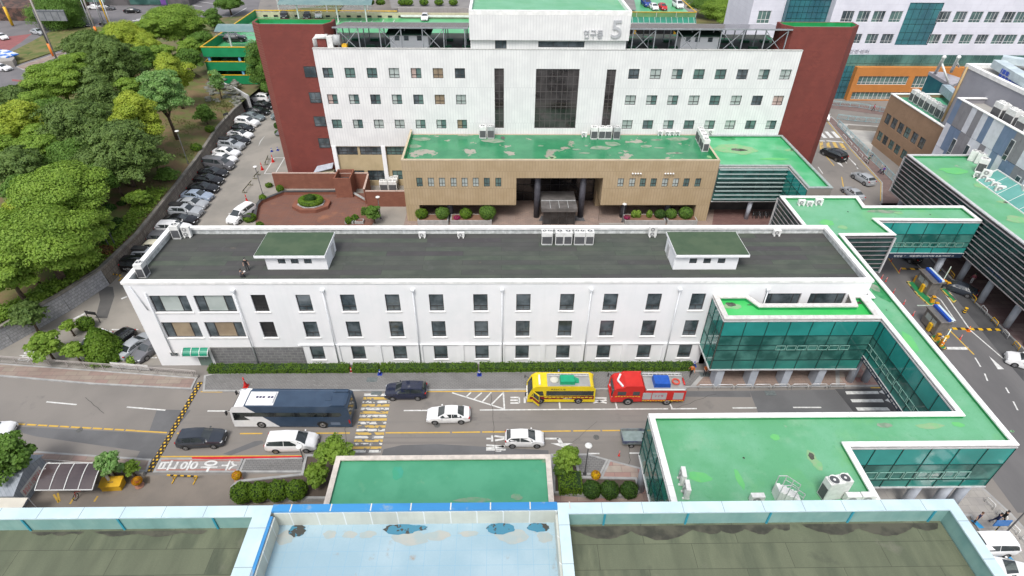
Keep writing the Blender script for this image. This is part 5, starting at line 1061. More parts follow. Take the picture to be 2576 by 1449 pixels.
def build_car(kind,pm_,roofm=None):
    K=KINDS[kind]; W=K['W']/2; st=K['st']; xr,xrr,xrf,xc=K['cab']; r=bpy.data.objects.new('parked_car',None); COL.objects.link(r)
    L0,L1=st[0][0],st[-1][0]; zbf=lambda x: np.interp(x,[xr,0,xc],[np.interp(xr,*zip(*st))-.03,np.interp(xc,*zip(*st))-.05+.0,np.interp(xc,*zip(*st))-.04])
    def sec(x):
        zt=float(np.interp(x,[s[0] for s in st],[s[1] for s in st])); d=min(x-L0,L1-x); tp=1-.17*max(0,1-d/.75)**2
        if xr<x<xc: zb=min(zt-.01,float(zbf(x))); f=min(1,(zt-zb)/.35); wr=W*(.86-(.86-.66)*f); wb=W*.955
        else: zb=zt-.05; wr=W*.8*tp; wb=W*.93*tp
        return zt,zb,wr,wb,W*tp
    xs=sorted({s[0] for s in st}|{xr+.02,xc-.02,-.9,.9,xr+(xrr-xr)/2,xc-(xc-xrf)/2}); b=MB(); b.smooth=True; n=9; 
    for x in xs:
        zt,zb,wr,wb,wm=sec(x); lo=.2 if abs(x)<2.0 else .26
        zm=min(zb-.04,.62); ring=[(0,lo),(wm*.93,lo),(wm,min(zm,.42)),(wm*.995,zm),(wb,zb),(wr,zt-.035),(wr*.55,zt),(0,zt+.012)]
        ring=[(y,z) for y,z in ring]; full=ring+[(-y,z) for y,z in ring[-2:0:-1]]; n=len(full)
        for y,z in full: b.v.append((x,y,z))
    for i in range(len(xs)-1):
        for k in range(n): j=(k+1)%n; b.face((i*n+k,(i+1)*n+k,(i+1)*n+j,i*n+j))
    b.face(range(n)); m0=(len(xs)-1)*n; b.face(range(m0+n-1,m0-1,-1))
    b.smooth=False; b.mi=1
    for wx in K['wx']:
        for s in (-1,1):
            c=(wx,s*W*.985,.33); q=[(c[0]+.40*math.cos(a),c[1]+s*.02,max(.2,c[2]+.40*math.sin(a))) for a in [math.pi*i/10 for i in range(11)]]
            b.poly(q if s<0 else q[::-1])
    b.box((L1-.03,-W*.5,.30),(L1+.012,W*.5,.50))
    b.mi=2; b.box((L0-.012,-.27,.62),(L0+.02,.27,.74)); b.box((L1,-.27,.36),(L1+.02,.27,.46))
    body=b.build('body',[pm_,black,plate],r,world=False); body.data.set_sharp_from_angle(angle=rad(38))
    if roofm:
        b=MB(); b.smooth=True; q=[x for x in np.linspace(xrr,xrf,6)]
        for x in q:
            zt,zb,wr,wb,wm=sec(x)
            for y,z in ((-wr,zt-.02),(-wr*.55,zt+.014),(0,zt+.026),(wr*.55,zt+.014),(wr,zt-.02)): b.v.append((x,y,z))
        for i in range(5):
            for k in range(4): b.face((i*5+k,(i+1)*5+k,(i+1)*5+k+1,i*5+k+1))
        b.build('roof_panel',roofm,r,world=False)
    def strip(nm,xa,xb,sgn):
        b=MB(); q=[xa+(xb-xa)*t for t in (.06,.5,.95)]
        for x in q:
            zt,zb,wr,wb,wm=sec(x); o=.02
            for y in (-wr*.93,-wr*.5,0,wr*.5,wr*.93): b.v.append((x+sgn*.012,y,zt+o-(.03 if abs(y)>wr*.9 else 0)+(.004)))
        for i in range(2):
            for k in range(4): b.face((i*5+k,(i+1)*5+k,(i+1)*5+k+1,i*5+k+1) if True else 0)
        return b.build(nm,autog,r,world=False)
    strip('windscreen',xrf,xc,1); strip('rear_window',xr,xrr,-1)
    for s in (-1,1):
        b=MB(); mid=(xr+xc)/2-.1
        segs=[(xr+.22,mid-.03),(mid+.03,xc-.3)] if kind!='boxvan' else [(xr+.15,-.2),(-.1,xc-.3)]
        for xa,xb in segs:
            t=[];bo=[]
            for x in np.linspace(xa,xb,5):
                zt,zb,wr,wb,wm=sec(x); f=lambda q:(x,s*((wr+(wb-wr)*q)+.014),(zt-.035)+(zb-zt+.035)*q)
                t.append(f(.16)); bo.append(f(.93))
            pl=bo+t[::-1]; b.poly(pl if s<0 else pl[::-1])
        b.build('side_window',autog,r,world=False)
        for wx in K['wx']:
            b=MB(); b.tube([(wx,s*(W-.2),.33),(wx,s*(W+.015),.33)],.33,18); wo=b.build('wheel',tyre,r,world=False)
            b=MB(); b.mi=0; b.tube([(wx,s*(W+.0),.33),(wx,s*(W+.03),.33)],.215,14); b.mi=1
            for a in range(5): t=a*2*math.pi/5; b.tube([(wx+.14*math.cos(t),s*(W+.031),.33+.14*math.sin(t)),(wx+.14*math.cos(t),s*(W+.034),.33+.14*math.sin(t))],.045,6)
            b.build('rim',[rimm,black],wo,world=False)
        zh=sec(L1-.16)[0]-.13; b=MB(); b.ell((L1-.17,s*W*.70,zh),(.17,.2,.075),10,6); b.build('headlight',lampw,r,world=False)
        zh=sec(L0+.12)[0]-.14; b=MB(); b.ell((L0+.1,s*W*.76,zh),(.11,.17,.09),10,6); b.build('tail_light',lampr,r,world=False)
        zt,zb,wr,wb,wm=sec(xc-.35); b=MB(); b.ell((xc-.4,s*(wb+.12),zb+.06),(.1,.11,.075),8,6); b.build('mirror',pm_,r,world=False)
    return r
CACHE={}
def car(kind,col,loc,rz,label,group=None,roof=None,cat='car',name='car'):
    k=(kind,col,roof)
    if k not in CACHE: CACHE[k]=build_car(kind,PT[col],PT[roof] if roof else None); r=CACHE[k]
    else: r=dup(CACHE[k],(0,0,0))
    r.scale=(1,1,1); r.name=name; r.location=loc; r.rotation_euler=(0,0,rz); 
    if 'group' in r and not group: del r['group']
    tag(r,label,cat,group); return r
def car_side(kind,col,pr,pf,label,group=None,roof=None,z=.0,zr=.55,**k):
    """pr / pf: pixels of the rear and front ends along the visible near side"""
    a=P(*pr,zr+z); c=P(*pf,zr+z); d=(c-a).normalized(); n=Vector((-d.y,d.x,0)); 
    if n.dot(Vector((a.x,a.y,0)))<0: n=-n
    m=(a+c)/2+n*KINDS[kind]['W']/2; return car(kind,col,(m.x,m.y,z),math.atan2(d.y,d.x),label,group,roof,**k)
def car_at(kind,col,p,deg,label,group=None,roof=None,z=0,zc=.7,**k):
    m=P(*p,zc+z); r=car(kind,col,(m.x,m.y,z),rad(deg),label,group,roof,**k); r.scale=(1.14 if m.y>95 else 1.0,)*3; return r
G='cars parked nose out along the retaining wall'
Z3=lambda x,y:(386.4+x*.2,225.4+y*.2)
Z4=lambda x,y:(257.6+x*.17773,483+y*.17773)
row=[('sedan','black',Z3(1150,210),Z3(1440,232),'black sedan with chrome window line, farthest in the wall row by the car park mouth',None),
('sedan','black',Z3(1085,290),Z3(1400,305),'black sedan second from the far end of the wall row',None),
('sedan','slate',Z3(1075,345),Z3(1360,385),'grey-green sedan between a black sedan and a white SUV in the wall row',None),
('suv','white',Z3(985,420),Z3(1310,460),'white SUV near the far end of the wall row, beside the grey-green sedan',None),
('hatch','black',Z3(970,500),Z3(1222,525),'small black hatchback tucked between two white cars in the wall row',None),
('sedan','white',Z3(902,575),Z3(1216,610),'white sedan with a black roof in the wall row','black'),
('sedan','black',Z3(850,640),Z3(1185,690),'black sedan beside the silver estate with a roof box',None),
('suv','silver',Z3(785,715),Z3(1110,752),'silver estate car carrying a black roof box in the wall row',None),
('sedan','white',Z3(703,805),Z3(1068,838),'white sedan with sunroof, farther of two side by side in the wall row',None),
('sedan','white',Z3(662,880),Z3(1022,922),'white sedan with sunroof, parked next to the tall grey van',None),
('boxvan','grey',Z3(550,955),Z3(950,1000),'tall dark grey minibus van in the wall row',None),
('sedan','black',Z3(518,1060),Z3(912,1095),'black sedan parked directly in front of the grey minibus van',None),
('sedan','black',Z3(465,1150),Z3(848,1190),'black sedan, middle of three side by side in the wall row',None),
('sedan','black',Z3(382,1262),Z3(802,1288),'glossy black sedan next to the pale silver-blue sedan in the wall row',None),
('sedan','lblue',Z3(275,1360),Z3(684,1390),'pale silver-blue sedan, farther of two silvery sedans in the wall row',None),
('sedan','silver',Z4(943,200),Z4(1415,225),'silver sedan beside a silver SUV in the wall row',None),
('suv','silver',Z4(848,315),Z4(1320,340),'silver SUV between the silver sedan and a low black sedan',None),
('sedan','black',Z4(722,450),Z4(1210,448),'low black sedan beside the corner of the white roof parapet',None),
('suv','white',Z4(615,560),Z4(1090,580),'white SUV half hidden behind the white roof parapet',None),
('suv','grey',Z4(490,715),Z4(960,735),'grey SUV with dark sunroof half hidden behind the white parapet',None),
('hatch','cream',Z4(475,820),Z4(880,840),'cream small car with dark lower body half hidden behind the parapet',None),
('suv','silver',Z4(318,965),Z4(795,980),'silver-grey SUV second from the near end of the wall row',None),
('boxvan','black',Z4(146,1110),Z4(640,1125),'black van with white lettering at the near end of the wall row',None)]
for i,(k,c,a,f,lab,rf) in enumerate(row):
    r=car_side(k,c,a,f,lab,G,rf,name='parked_car'); r.scale=(1.13,)*3; _L=KINDS[k]['st'][0][0]*1.13; _th=r.rotation_euler[2]; _rx=r.location.x+_L*math.cos(_th); _ry=r.location.y+_L*math.sin(_th); _wx=float(np.interp(_ry,[q[1] for q in WL],[q[0] for q in WL])); r.location.x+=max(0,_wx+.55-_rx)
    if i==7: bx=MB(); bx.box((-2.1,-.45,1.68),(-.3,.45,2.0)); bx.build('roof_box',black,r,world=False,bevel=.08)
    if i==22: t_=text('lettering','나가는곳',.5,frame_w,(0,0,0),(rad(90),0,0),None,.003,fit=(1.5,.4)); t_.parent=r; t_.location=(-1.2,-.99,.78)
car_at('van','white',(607,538),-109,'white people carrier standing in the drive beside the brick courtyard').scale=(1.08,)*3
car_at('suv','white',(652,247),175,'white car half under the dark tree at the car park mouth')
car_at('hatch','slate',(708,290),200,'dark car partly hidden behind the red wing')
# bottom left bays
Z5=lambda x,y:(x*.1875,759.9+y*.1875)
car_at('suv','white',Z5(1250,560),-112,'white SUV behind the bushes in the side car park','cars in the side car park')
car_at('hatch','black',Z5(1590,500),-112,'black car behind the conical bush in the side car park','cars in the side car park')
car_at('sedan','silver',Z5(1812,570),68,'silver sedan with sunroof in the side car park','cars in the side car park')
car_at('sedan','grey',Z5(2010,600),-112,'dark grey sedan against the white building wall in the side car park','cars in the side car park')
# main road
car_side('suv','graphite',(438.7,1126),(560.5,1120),'dark blue-grey SUV driving right beside the painted pavement letters')
car_side('van','white',(659,1134),(798,1131),'white people carrier driving right, beside the red kerb ribbon')
car_side('suv','navy',(1074.5,1000),(963.5,1001),'dark navy SUV parked at the kerb left of the hatched triangle')
car_side('sedan','white',(1182.5,1059),(1071.5,1061),'white sedan driving left in the middle of the main road')
car_side('hatch','white',(1268.3,1120),(1371.5,1120),'white hatchback driving right toward the bent arrow')
# right hand road
car_at('suv','black',(2098,388),113,'black SUV driving away beyond the yellow and white crossing')
car_at('hatch','silver',(2172,448),104,'silver hatchback driving away past the two walkers in purple and grey')
car_at('sedan','silver',(2146,484),100,'silver car half hidden behind the skywalk parapet')
car_at('sedan','white',(2071,288),-102,'white sedan beside the red wing coming down the hospital road')
car_at('suv','white',(2066,270),75,'white SUV at the red wing edge behind the white sedan')
car_at('sedan','graphite',(2411,722),137,'dark sedan entering through the ticket barrier lane')
car_at('suv','black',(2276,640),120,'black car under the glass link near the first speed bump',zc=.5)
car_at('suv','white',(2590,912),150,'white car at the right edge of the road')
car_at('van','white',(2478,1368),180,'white van in the blue marked bay beside the teal parapet')
car_at('sedan','white',(2560,1440),160,'white car at the bottom right corner')
# parking decks and far streets
GD='cars on the parking deck roof'
dz=9.12
car_at('suv','black',(592,97),5,'black SUV at the near left corner of the green parking deck',GD,z=dz)
car_at('suv','black',(655,120),0,'black car roof half hidden by the dark tree on the deck',GD,z=dz)
car_at('suv','black',(716,37),-80,'black SUV under the curved carport, nose toward the camera',GD,z=dz)
car_at('sedan','black',(773,38),-80,'black sedan between the SUV and the white car under the curved carport',GD,z=dz)
car_at('sedan','white',(802,36),-80,'white sedan under the right end of the curved carport',GD,z=dz)
car_at('sedan','white',(1069,42),-88,'white sedan alone against the long white bumper rail',None,z=dz)
car_at('suv','white',(760,170),180,'white car inside the middle level of the green car park',None,z=5.9) if 0 else None
GE='cars on the upper deck right of the tower'
for c_,k_,px,py,l in (('blue','boxvan',1625,8,'dark blue small truck on the upper deck'),('white','hatch',1645,17,'small white car beside the red car on the upper deck'),('red','hatch',1667,17,'small red car on the upper deck'),('white','boxvan',1705,12,'white van beside green sheeting on the upper deck')):
    car_at(k_,c_,(px,py),-85,l,GE,z=9.82)
car_at('sedan','black',(332,27),5,'black sedan at the zebra crossing of the top left junction')
car_at('sedan','black',(205,62),-8,'dark sedan under the big tree at the top left junction')
car_at('sedan','black',(272,60),-5,'black sedan waiting at the top left junction by the poles')
car_at('sedan','grey',(268,20),10,'grey car parked under the shop front, top left')
car_at('sedan','white',(240,18),10,'white car parked under the shop front, top left')
car_at('sedan','silver',(95,80),-25,'grey car on the red lane at the top left')
car_at('sedan','white',(4,92),-35,'white car at the left edge on the red lane')
car_at('sedan','white',(3,170),-15,'white car at the left edge of the lower street')
car_at('hatch','white',(425,6),160,'white car at the top edge near the junction')
car_at('sedan','white',(-30,1084),12,'white car entering at the left edge of the main road')
# --- coach
def prof(b,pts,y0,y1):
    n=len(b.v); k=len(pts)
    if area(pts)<0: pts=pts[::-1]
    b.v+=[(x,y0,z) for x,z in pts]+[(x,y1,z) for x,z in pts]
    for i in range(k): j=(i+1)%k; b.face((n+j,n+i,n+k+i,n+k+j)[::-1] if y1>y0 else (n+i,n+j,n+k+j,n+k+i))
    b.face([n+i for i in range(k)]); b.face([n+k+i for i in range(k-1,-1,-1)])
def bigwheel(r,x,s,W,R=.5):
    b=MB(); b.tube([(x,s*(W-.3),R),(x,s*(W+.02),R)],R,20); wo=b.build('wheel',tyre,r,world=False); b=MB(); b.mi=0; b.tube([(x,s*(W+.0),R),(x,s*(W+.045),R)],R*.58,14); b.mi=1; b.tube([(x,s*(W+.046),R),(x,s*(W+.07),R)],R*.22,8); b.build('rim',[rimm,dark],wo,world=False)
    b=MB(); q=[(x+R*1.22*math.cos(a),s*(W+.006),max(.36,R+R*1.22*math.sin(a))) for a in [math.pi*i/12 for i in range(13)]]; b.poly(q if s<0 else q[::-1]); b.build('wheel_arch',black,r,world=False)
a=P(594,1070,.4); c=P(884,1071,.4); L=(c-a).length; W=1.25; m=(a+c)/2
bus=thing('coach','large coach with white nose and dark blue body, standing at the kerb','coach',(m.x,m.y+W,0),math.pi+math.atan2((c-a).y,(c-a).x))
h=L/2; bl=mat('coach_blue',(.042,.07,.115),(.036,.06,.10),scale=1,rough=.3)
b=MB(); prof(b,[(h,.38),(h,1.1),(h-.12,2.6),(h-.45,3.12),(h-.9,3.22),(-h+.5,3.22),(-h+.12,3.0),(-h,1.2),(-h+.05,.38)],-W,W); b.build('body',bl,bus,world=False,bevel=.16)
b=MB(); prof(b,[(h+.012,.37),(h+.012,1.1),(h-.11,2.62),(h-.44,3.14),(h-.9,3.235),(h-1.6,3.235),(h-2.05,2.72),(h-2.9,1.85),(h-4.3,.37)],-W-.012,W+.012); b.build('white_nose',PT['white'],bus,world=False,bevel=.16)
b=MB(); b.box((h-4.5,-.95,3.2),(h-1.6,.95,3.27)); b.box((h-4.4,-.72,3.27),(h-2.2,.72,3.42)); pod=b.build('roof_pod',PT['white'],bus,world=False,bevel=.04)
for i in range(5):
    x=h-2.6-(i*.34 if i<3 else i*.34+.2); b=MB(); b.tube([(x,-.02,3.421),(x,-.02,3.44)],.14,14); b.build('fan',mat('fan_navy',(.03,.025,.08),rough=.5),pod,world=False)
b=MB(); b.box((-h+1.9,-.25,3.22),(-h+2.5,.25,3.27)); b.build('roof_hatch',bl,bus,world=False); b=MB(); prof(b,[(-h+.3,3.2),(-h+.3,3.42),(-h+1.6,3.42),(-h+2.0,3.2)],-1.1,-.85); prof(b,[(-h+.3,3.2),(-h+.3,3.42),(-h+1.6,3.42),(-h+2.0,3.2)],.85,1.1); b.build('roof_fairing',bl,bus,world=False)
for s in (-1,1):
    b=MB(); pl=[(h-.02,1.2),(h-.12,2.45),(-h+.9,2.45),(-h+.75,2.0),(-h+1.1,1.82),(h-1.5,1.82),(h-1.9,1.82),(h-1.0,1.3)]
    pl=[(h-.06,1.25),(h-.14,2.45),(-h+.85,2.45),(-h+.72,2.05),(-h+1.1,1.82),(h-1.25,1.82),(h-1.75,1.28)]
    q=[(x,s*(W+.02),z) for x,z in pl]; b.poly(q if s>0 else q[::-1]); sw=b.build('side_windows',glassy('coach_glass',(.012,.014,.015),(.05,.06,.055),rough=.05,scale=.8),bus,world=False)
    b=MB()
    for x in (h-2.9,h-4.6,h-6.3,h-8.0,h-9.5): b.box((x-.03,s*(W+.021),1.84),(x+.03,s*(W+.03),2.44))
    b.build('window_pillars',black,sw,world=False)
    for x in (h-2.75,-h+3.0): bigwheel(bus,x,s,W)
    b=MB(); b.box((-h+.02-.03,s*(W-.12)-.1,.8),(-h+.16,s*(W+.01),1.35)); b.build('tail_light',lampr,bus,world=False)
    b=MB(); b.box((h-.12,s*(W-.3)-.15,.75),(h+.03,s*(W-.3)+.15,1.0)); b.build('headlight',lampw,bus,world=False)
    b=MB(); b.tube([(h-.1,s*1.15,2.7),(h+.35,s*1.35,2.75)],.04,6); b.box((h+.3,s*1.42-.12,2.3),(h+.42,s*1.42+.12,2.8)); b.build('mirror',black,bus,world=False)
b=MB(); b.poly([(h+.02,-1.1,1.3),(h+.02,1.1,1.3),(h-.1,1.08,2.7),(h-.1,-1.08,2.7)]); b.build('windscreen',autog,bus,world=False)
b=MB(); b.poly([(-h-.012,1.0,1.5),(-h-.012,-1.0,1.5),(-h+.08,-.95,2.75),(-h+.08,.95,2.75)]); b.build('rear_window',autog,bus,world=False)
b=MB(); b.box((-h+1.1,-W-.016,.55),(-h+2.1,-W-.01,.95)) ; b.box((-h+1.1,W+.01,.55),(-h+2.1,W+.016,.95)); b.build('engine_grille',mat('grille_blue_grey',(.14,.18,.25),rough=.5),bus,world=False)
# --- yellow rescue bus
ZF=lambda x,y:(1288+x*.1875/.75*.75*1.0*1.0 if 0 else (2000+x/3.4347)*.644,(1400+y/3.4347)*.644)
a=P(*ZF(215,570),.45); c=P(*ZF(1095,570),.45); L=(c-a).length; W=1.1; m=(a+c)/2
rb_=thing('rescue_bus','yellow and dark red rescue bus with a ladder rack and green tarpaulin on its roof','fire service bus',(m.x,m.y+W,0),math.pi+math.atan2((c-a).y,(c-a).x)); h=L/2
yl=mat('vehicle_yellow',(.72,.55,.015),(.68,.51,.015),rough=.3); dr_=mat('vehicle_dark_red',(.20,.01,.015),rough=.35); hz_=mat('hazard_yellow',(.8,.65,.02),rough=.4)
b=MB(); prof(b,[(h,.4),(h-.05,1.2),(h-.5,2.25),(h-.95,2.6),(-h+.4,2.6),(-h+.05,2.35),(-h,.4)],-W,W); b.build('body',yl,rb_,world=False,bevel=.12)
for s in (-1,1):
    b=MB(); q=[(x,s*(W+.012),z) for x,z in ((h-.15,.75),(h-.2,1.15),(-h+.02,1.28),(-h+.02,.72))]; b.poly(q if s>0 else q[::-1]); b.build('red_stripe',dr_,rb_,world=False)
    b=MB()
    for i in range(12): x=-h+.2+i*(L-1.9)/12; b.box((x,s*(W+.013),.93+.06*(i%2)),(x+.36,s*(W+.02),1.05+.06*(i%2)))
    b.build('hazard_blocks',hz_,rb_,world=False)
    b=MB(); q=[(x,s*(W+.012),z) for x,z in ((h-2.0,1.3),(-h+.1,1.32),(-h+.1,2.05),(h-2.0,2.05))]; b.poly(q if s>0 else q[::-1]); q=[(x,s*(W+.012),z) for x,z in ((h-.35,1.3),(h-1.75,1.3),(h-1.6,2.0),(h-.7,2.0))]; b.poly(q if s>0 else q[::-1]); sw=b.build('side_windows',autog,rb_,world=False)
    for x in (h-1.35,-h+1.7): bigwheel(rb_,x,s,W,.42)
    b=MB(); b.ell((h-.1,s*.85,.85),(.12,.16,.12)); b.build('headlight',lampw,rb_,world=False); b=MB(); b.box((-h-.02,s*.95-.1,.8),(-h+.05,s*.95+.1,1.2)); b.build('tail_light',lampr,rb_,world=False)
    b=MB(); b.tube([(h-.1,s*1.05,1.9),(h+.3,s*1.3,2.0)],.03,6); b.box((h+.25,s*1.35-.08,1.6),(h+.35,s*1.35+.08,2.0)); b.build('mirror',black,rb_,world=False)
b=MB(); q=[(h+.01,-.98,1.25),(h+.01,.98,1.25),(h-.46,.95,2.26),(h-.46,-.95,2.26)]; b.poly(q); b.build('windscreen',autog,rb_,world=False)
b=MB(); b.box((h,-1.05,.35),(h+.14,1.05,.7)); b.build('bumper',PT['white'],rb_,world=False,bevel=.05)
b=MB(); b.box((h-1.35,-.75,2.6),(h-1.15,.75,2.72)); b.build('light_bar',mat('light_bar_white',(.7,.7,.72),rough=.3),rb_,world=False)
b=MB(); b.box((-h+.5,-.95,2.6),(h-2.1,.95,2.66)); b.build('roof_rack',mat('rack_aluminium',(.42,.42,.41),rough=.4,metal=.4),rb_,world=False)
b=MB()
for y in (-.75,-.45): b.beam((-h+.6,y,2.85),(h-2.2,y,2.85),.07)
for i in range(12): x=-h+.8+i*.36; b.beam((x,-.75,2.85),(x,-.45,2.85),.04)
lad=b.build('ladder',pale,rb_,world=False)
b=MB(); prof(b,[(-h+2.2,2.67),(-h+2.25,3.12),(-h+3.8,3.15),(-h+3.85,2.67)],-.3,.75); prof(b,[(-h+1.7,2.67),(-h+2.2,2.95),(-h+2.2,2.67)],-.2,.5); b.build('tarpaulin',mat('green_tarpaulin',(.01,.33,.17),(.01,.28,.14),scale=3,rough=.5),rb_,world=False)
b=MB(); b.ell((h-2.9,.05,2.72),(.5,.5,.14)); b.build('canvas_bundle',mat('canvas_cream',(.55,.54,.47),rough=.8),rb_,world=False)
# open driver's door
b=MB(); b.beam((h-.55,W+.05,1.25),(h-1.2,W+.75,1.25),.06,1.7); dd=b.build('open_door',yl,rb_,world=False); b=MB(); b.beam((h-.6,W+.14,1.62),(h-1.15,W+.73,1.62),.075,.62); b.build('door_window',autog,dd,world=False); b=MB(); b.beam((h-.56,W+.1,.95),(h-1.19,W+.77,.95),.072,.35); b.build('door_stripe',dr_,dd,world=False)
t_=text('lettering','RESCUE',.3,frame_d,(0,0,0),(rad(90),0,rad(180)),None,.003,fit=(1.6,.22)); t_.parent=rb_; t_.location=(.35,W+.012,2.3)
t_=text('lettering','대한소방대',.3,frame_w,(0,0,0),(rad(90),0,rad(180)),None,.003,fit=(.95,.15)); t_.parent=rb_; t_.location=(-.7,W+.022,.83)
# --- red fire engine
a=P(*ZF(1345,590),.45); c=P(*ZF(2305,590),.45); L=(c-a).length; W=1.22; m=(a+c)/2
fe=thing('fire_engine','red fire engine marked 119 with roller shutters and a blue tarpaulin box on top','fire engine',(m.x,m.y+W,0),math.pi+math.atan2((c-a).y,(c-a).x)); h=L/2
rd=mat('vehicle_red',(.55,.025,.02),(.5,.022,.018),rough=.28)
xc=h-3.3
b=MB(); prof(b,[(h,.55),(h,1.35),(h-.1,2.2),(h-.4,2.5),(h-1.1,2.6),(h-1.35,2.85),(xc+.05,2.85),(xc+.05,.65),(h-2.2,.62)],-W+.04,W-.04); b.build('cab',rd,fe,world=False,bevel=.1)
b=MB(); b.box((-h,-W,.62),(xc-.15,W,2.25)); b.build('body',rd,fe,world=False,bevel=.03)
b=MB(); b.box((-h+.05,-W+.05,2.25),(xc-.2,W-.05,2.42)); b.box((-h+.05,-W+.02,2.42),(xc-.2,-W+.12,2.62)); b.box((-h+.05,W-.12,2.42),(xc-.2,W-.02,2.62)); b.build('roof_deck',MATS['rack_aluminium'],fe,world=False)
for s in (-1,1):
    for xa,xb in ((-h+.25,-h+1.35),(-h+2.1,-h+3.7),(-h+3.8,-h+4.75)):
        b=MB(); b.box((xa,s*(W+.001),.95),(xb,s*(W+.02),2.0)); sh=b.build('shutter',mat('shutter_grey',(.42,.43,.44),(.37,.38,.39),scale=1,rough=.4,brick=('V',9,.07,.006,(.3,.3,.3),None)),fe,world=False)
    b=MB()
    for i in range(16): x=-h+.1+i*(L-3.3)/16; b.box((x,s*(W+.003),.66+.05*(i%2)),(x+.22,s*(W+.012),.74+.05*(i%2)))
    for i in range(9): x=xc+.3+i*.32; b.box((x,s*(W-.038),1.3+.05*(i%2)),(x+.22,s*(W-.03),1.38+.05*(i%2)))
    b.build('hazard_blocks',hz_,fe,world=False)
    for xa,xb in ((h-.45,h-1.4),(xc+.4,xc+1.15)):
        b=MB(); b.box((xa,s*(W-.038),1.55),(xb,s*(W-.028),2.12)); b.build('side_window',autog,fe,world=False)
    for x in (h-1.75,-h+1.9): bigwheel(fe,x,s,W-.02,.5)
    b=MB(); b.ell((h,s*.9,1.0),(.08,.18,.12)); b.build('headlight',lampw,fe,world=False); b=MB(); b.box((-h-.02,s*1.05-.1,.9),(-h,s*1.05+.1,1.3)); b.build('tail_light',lampr,fe,world=False)
    b=MB(); b.tube([(h-.1,s*1.1,2.3),(h+.25,s*1.4,2.35)],.03,6); b.box((h+.2,s*1.45-.1,1.85),(h+.3,s*1.45+.1,2.3)); b.build('mirror',black,fe,world=False)
    b=MB(); b.beam((-h+.2,s*(W-.0),2.5),(xc-.25,s*(W-.0),2.5),.14); b.build('suction_hose',frame_w,fe,world=False)
b=MB(); q=[(h+.012,-1.0,1.45),(h+.012,1.0,1.45),(h-.09,.98,2.22),(h-.09,-.98,2.22)]; b.poly(q); b.build('windscreen',autog,fe,world=False)
b=MB(); b.box((h,-1.15,.5),(h+.2,1.15,.85)); b.build('bumper',rd,fe,world=False,bevel=.04)
b=MB(); b.beam((h-.55,0,2.7),(h-1.0,-.95,2.7),.2,.14); b.beam((h-.55,0,2.7),(h-1.0,.95,2.7),.2,.14); b.build('light_bar',MATS['light_bar_white'],fe,world=False)
b=MB()
for y in (-1.0,-.62): b.beam((-h+.3,y,2.75),(xc-.1,y,2.75),.08)
for i in range(10): x=-h+.5+i*.42; b.beam((x,-1.0,2.75),(x,-.62,2.75),.05)
b.build('ladder',pale,fe,world=False)
b=MB(); prof(b,[(-h+1.75,2.43),(-h+1.8,3.0),(-h+3.5,3.05),(-h+3.55,2.43)],-.5,.85); b.build('tarpaulin',mat('blue_tarpaulin',(.015,.09,.42),(.012,.075,.35),scale=3,rough=.45),fe,world=False)
b=MB()
for i in range(16): t=2*math.pi*i/16; t2=2*math.pi*(i+1)/16; b.beam((-h+1.0+.38*math.cos(t),.1+.38*math.sin(t),2.6),(-h+1.0+.38*math.cos(t2),.1+.38*math.sin(t2),2.6),.15)
b.build('life_ring',mat('life_ring_red',(.6,.09,.06),rough=.5),fe,world=False)
b=MB(); b.tube([(-h+.15,-.4,2.65),(-h+.15,.6,2.65)],.1,8); b.build('hose_reel',rd,fe,world=False)
t_=text('number','119',.6,mat('number_pink_red',(.5,.03,.1),rough=.4),(0,0,0),(rad(90),0,rad(180)),None,.003,fit=(.85,.36)); t_.parent=fe; t_.location=(-h+2.9,W+.022,1.5)
# --- small blue flatbed
a=P(1566,1120,.5); r=thing('flatbed_truck','small blue flatbed truck with an empty grey bed, partly behind the skywalk','truck',(a.x+2.5,a.y+.85,0),0)
b=MB(); b.box((-2.5,-.85,.62),(.35,.85,.72)); b.mi=1; b.box((-2.5,-.85,.72),(-2.45,.85,1.1)); b.box((-2.45,-.85,.72),(.35,-.8,1.1)); b.box((-2.45,.8,.72),(.35,.85,1.1)); b.mi=0; b.build('bed',[mat('bed_metal',(.26,.32,.31),(.2,.25,.24),scale=1.5,rough=.4),mat('bed_side_blue',(.05,.06,.13),(.25,.28,.27),scale=.8,rough=.5)],r,world=False)
b=MB(); prof(b,[(.45,.45),(.45,1.85),(1.5,1.9),(2.25,1.15),(2.4,.45)],-.82,.82); b.build('cab',PT['blue'],r,world=False,bevel=.06)
b=MB(); b.poly([(2.27,-.7,1.2),(2.27,.7,1.2),(1.55,.66,1.88),(1.55,-.66,1.88)]); b.build('windscreen',autog,r,world=False)
for s in (-1,1):
    b=MB(); b.box((.75,s*.825,1.2),(1.6,s*.835,1.7)); b.build('side_window',autog,r,world=False)
    for x in (-1.55,1.55):
        b=MB(); b.tube([(x,s*.6,.3),(x,s*.84,.3)],.3,16); wo=b.build('wheel',tyre,r,world=False); b=MB(); b.tube([(x,s*.84,.3),(x,s*.86,.3)],.17,12); b.build('rim',rimm,wo,world=False)
b=MB(); b.tube([(-.4,-.3,.78),(.1,.1,.8),(-.2,.4,.78),(.2,.5,.8),(-.1,-.1,.82)],.05,6); b.build('cable_coil',black,r,world=False)
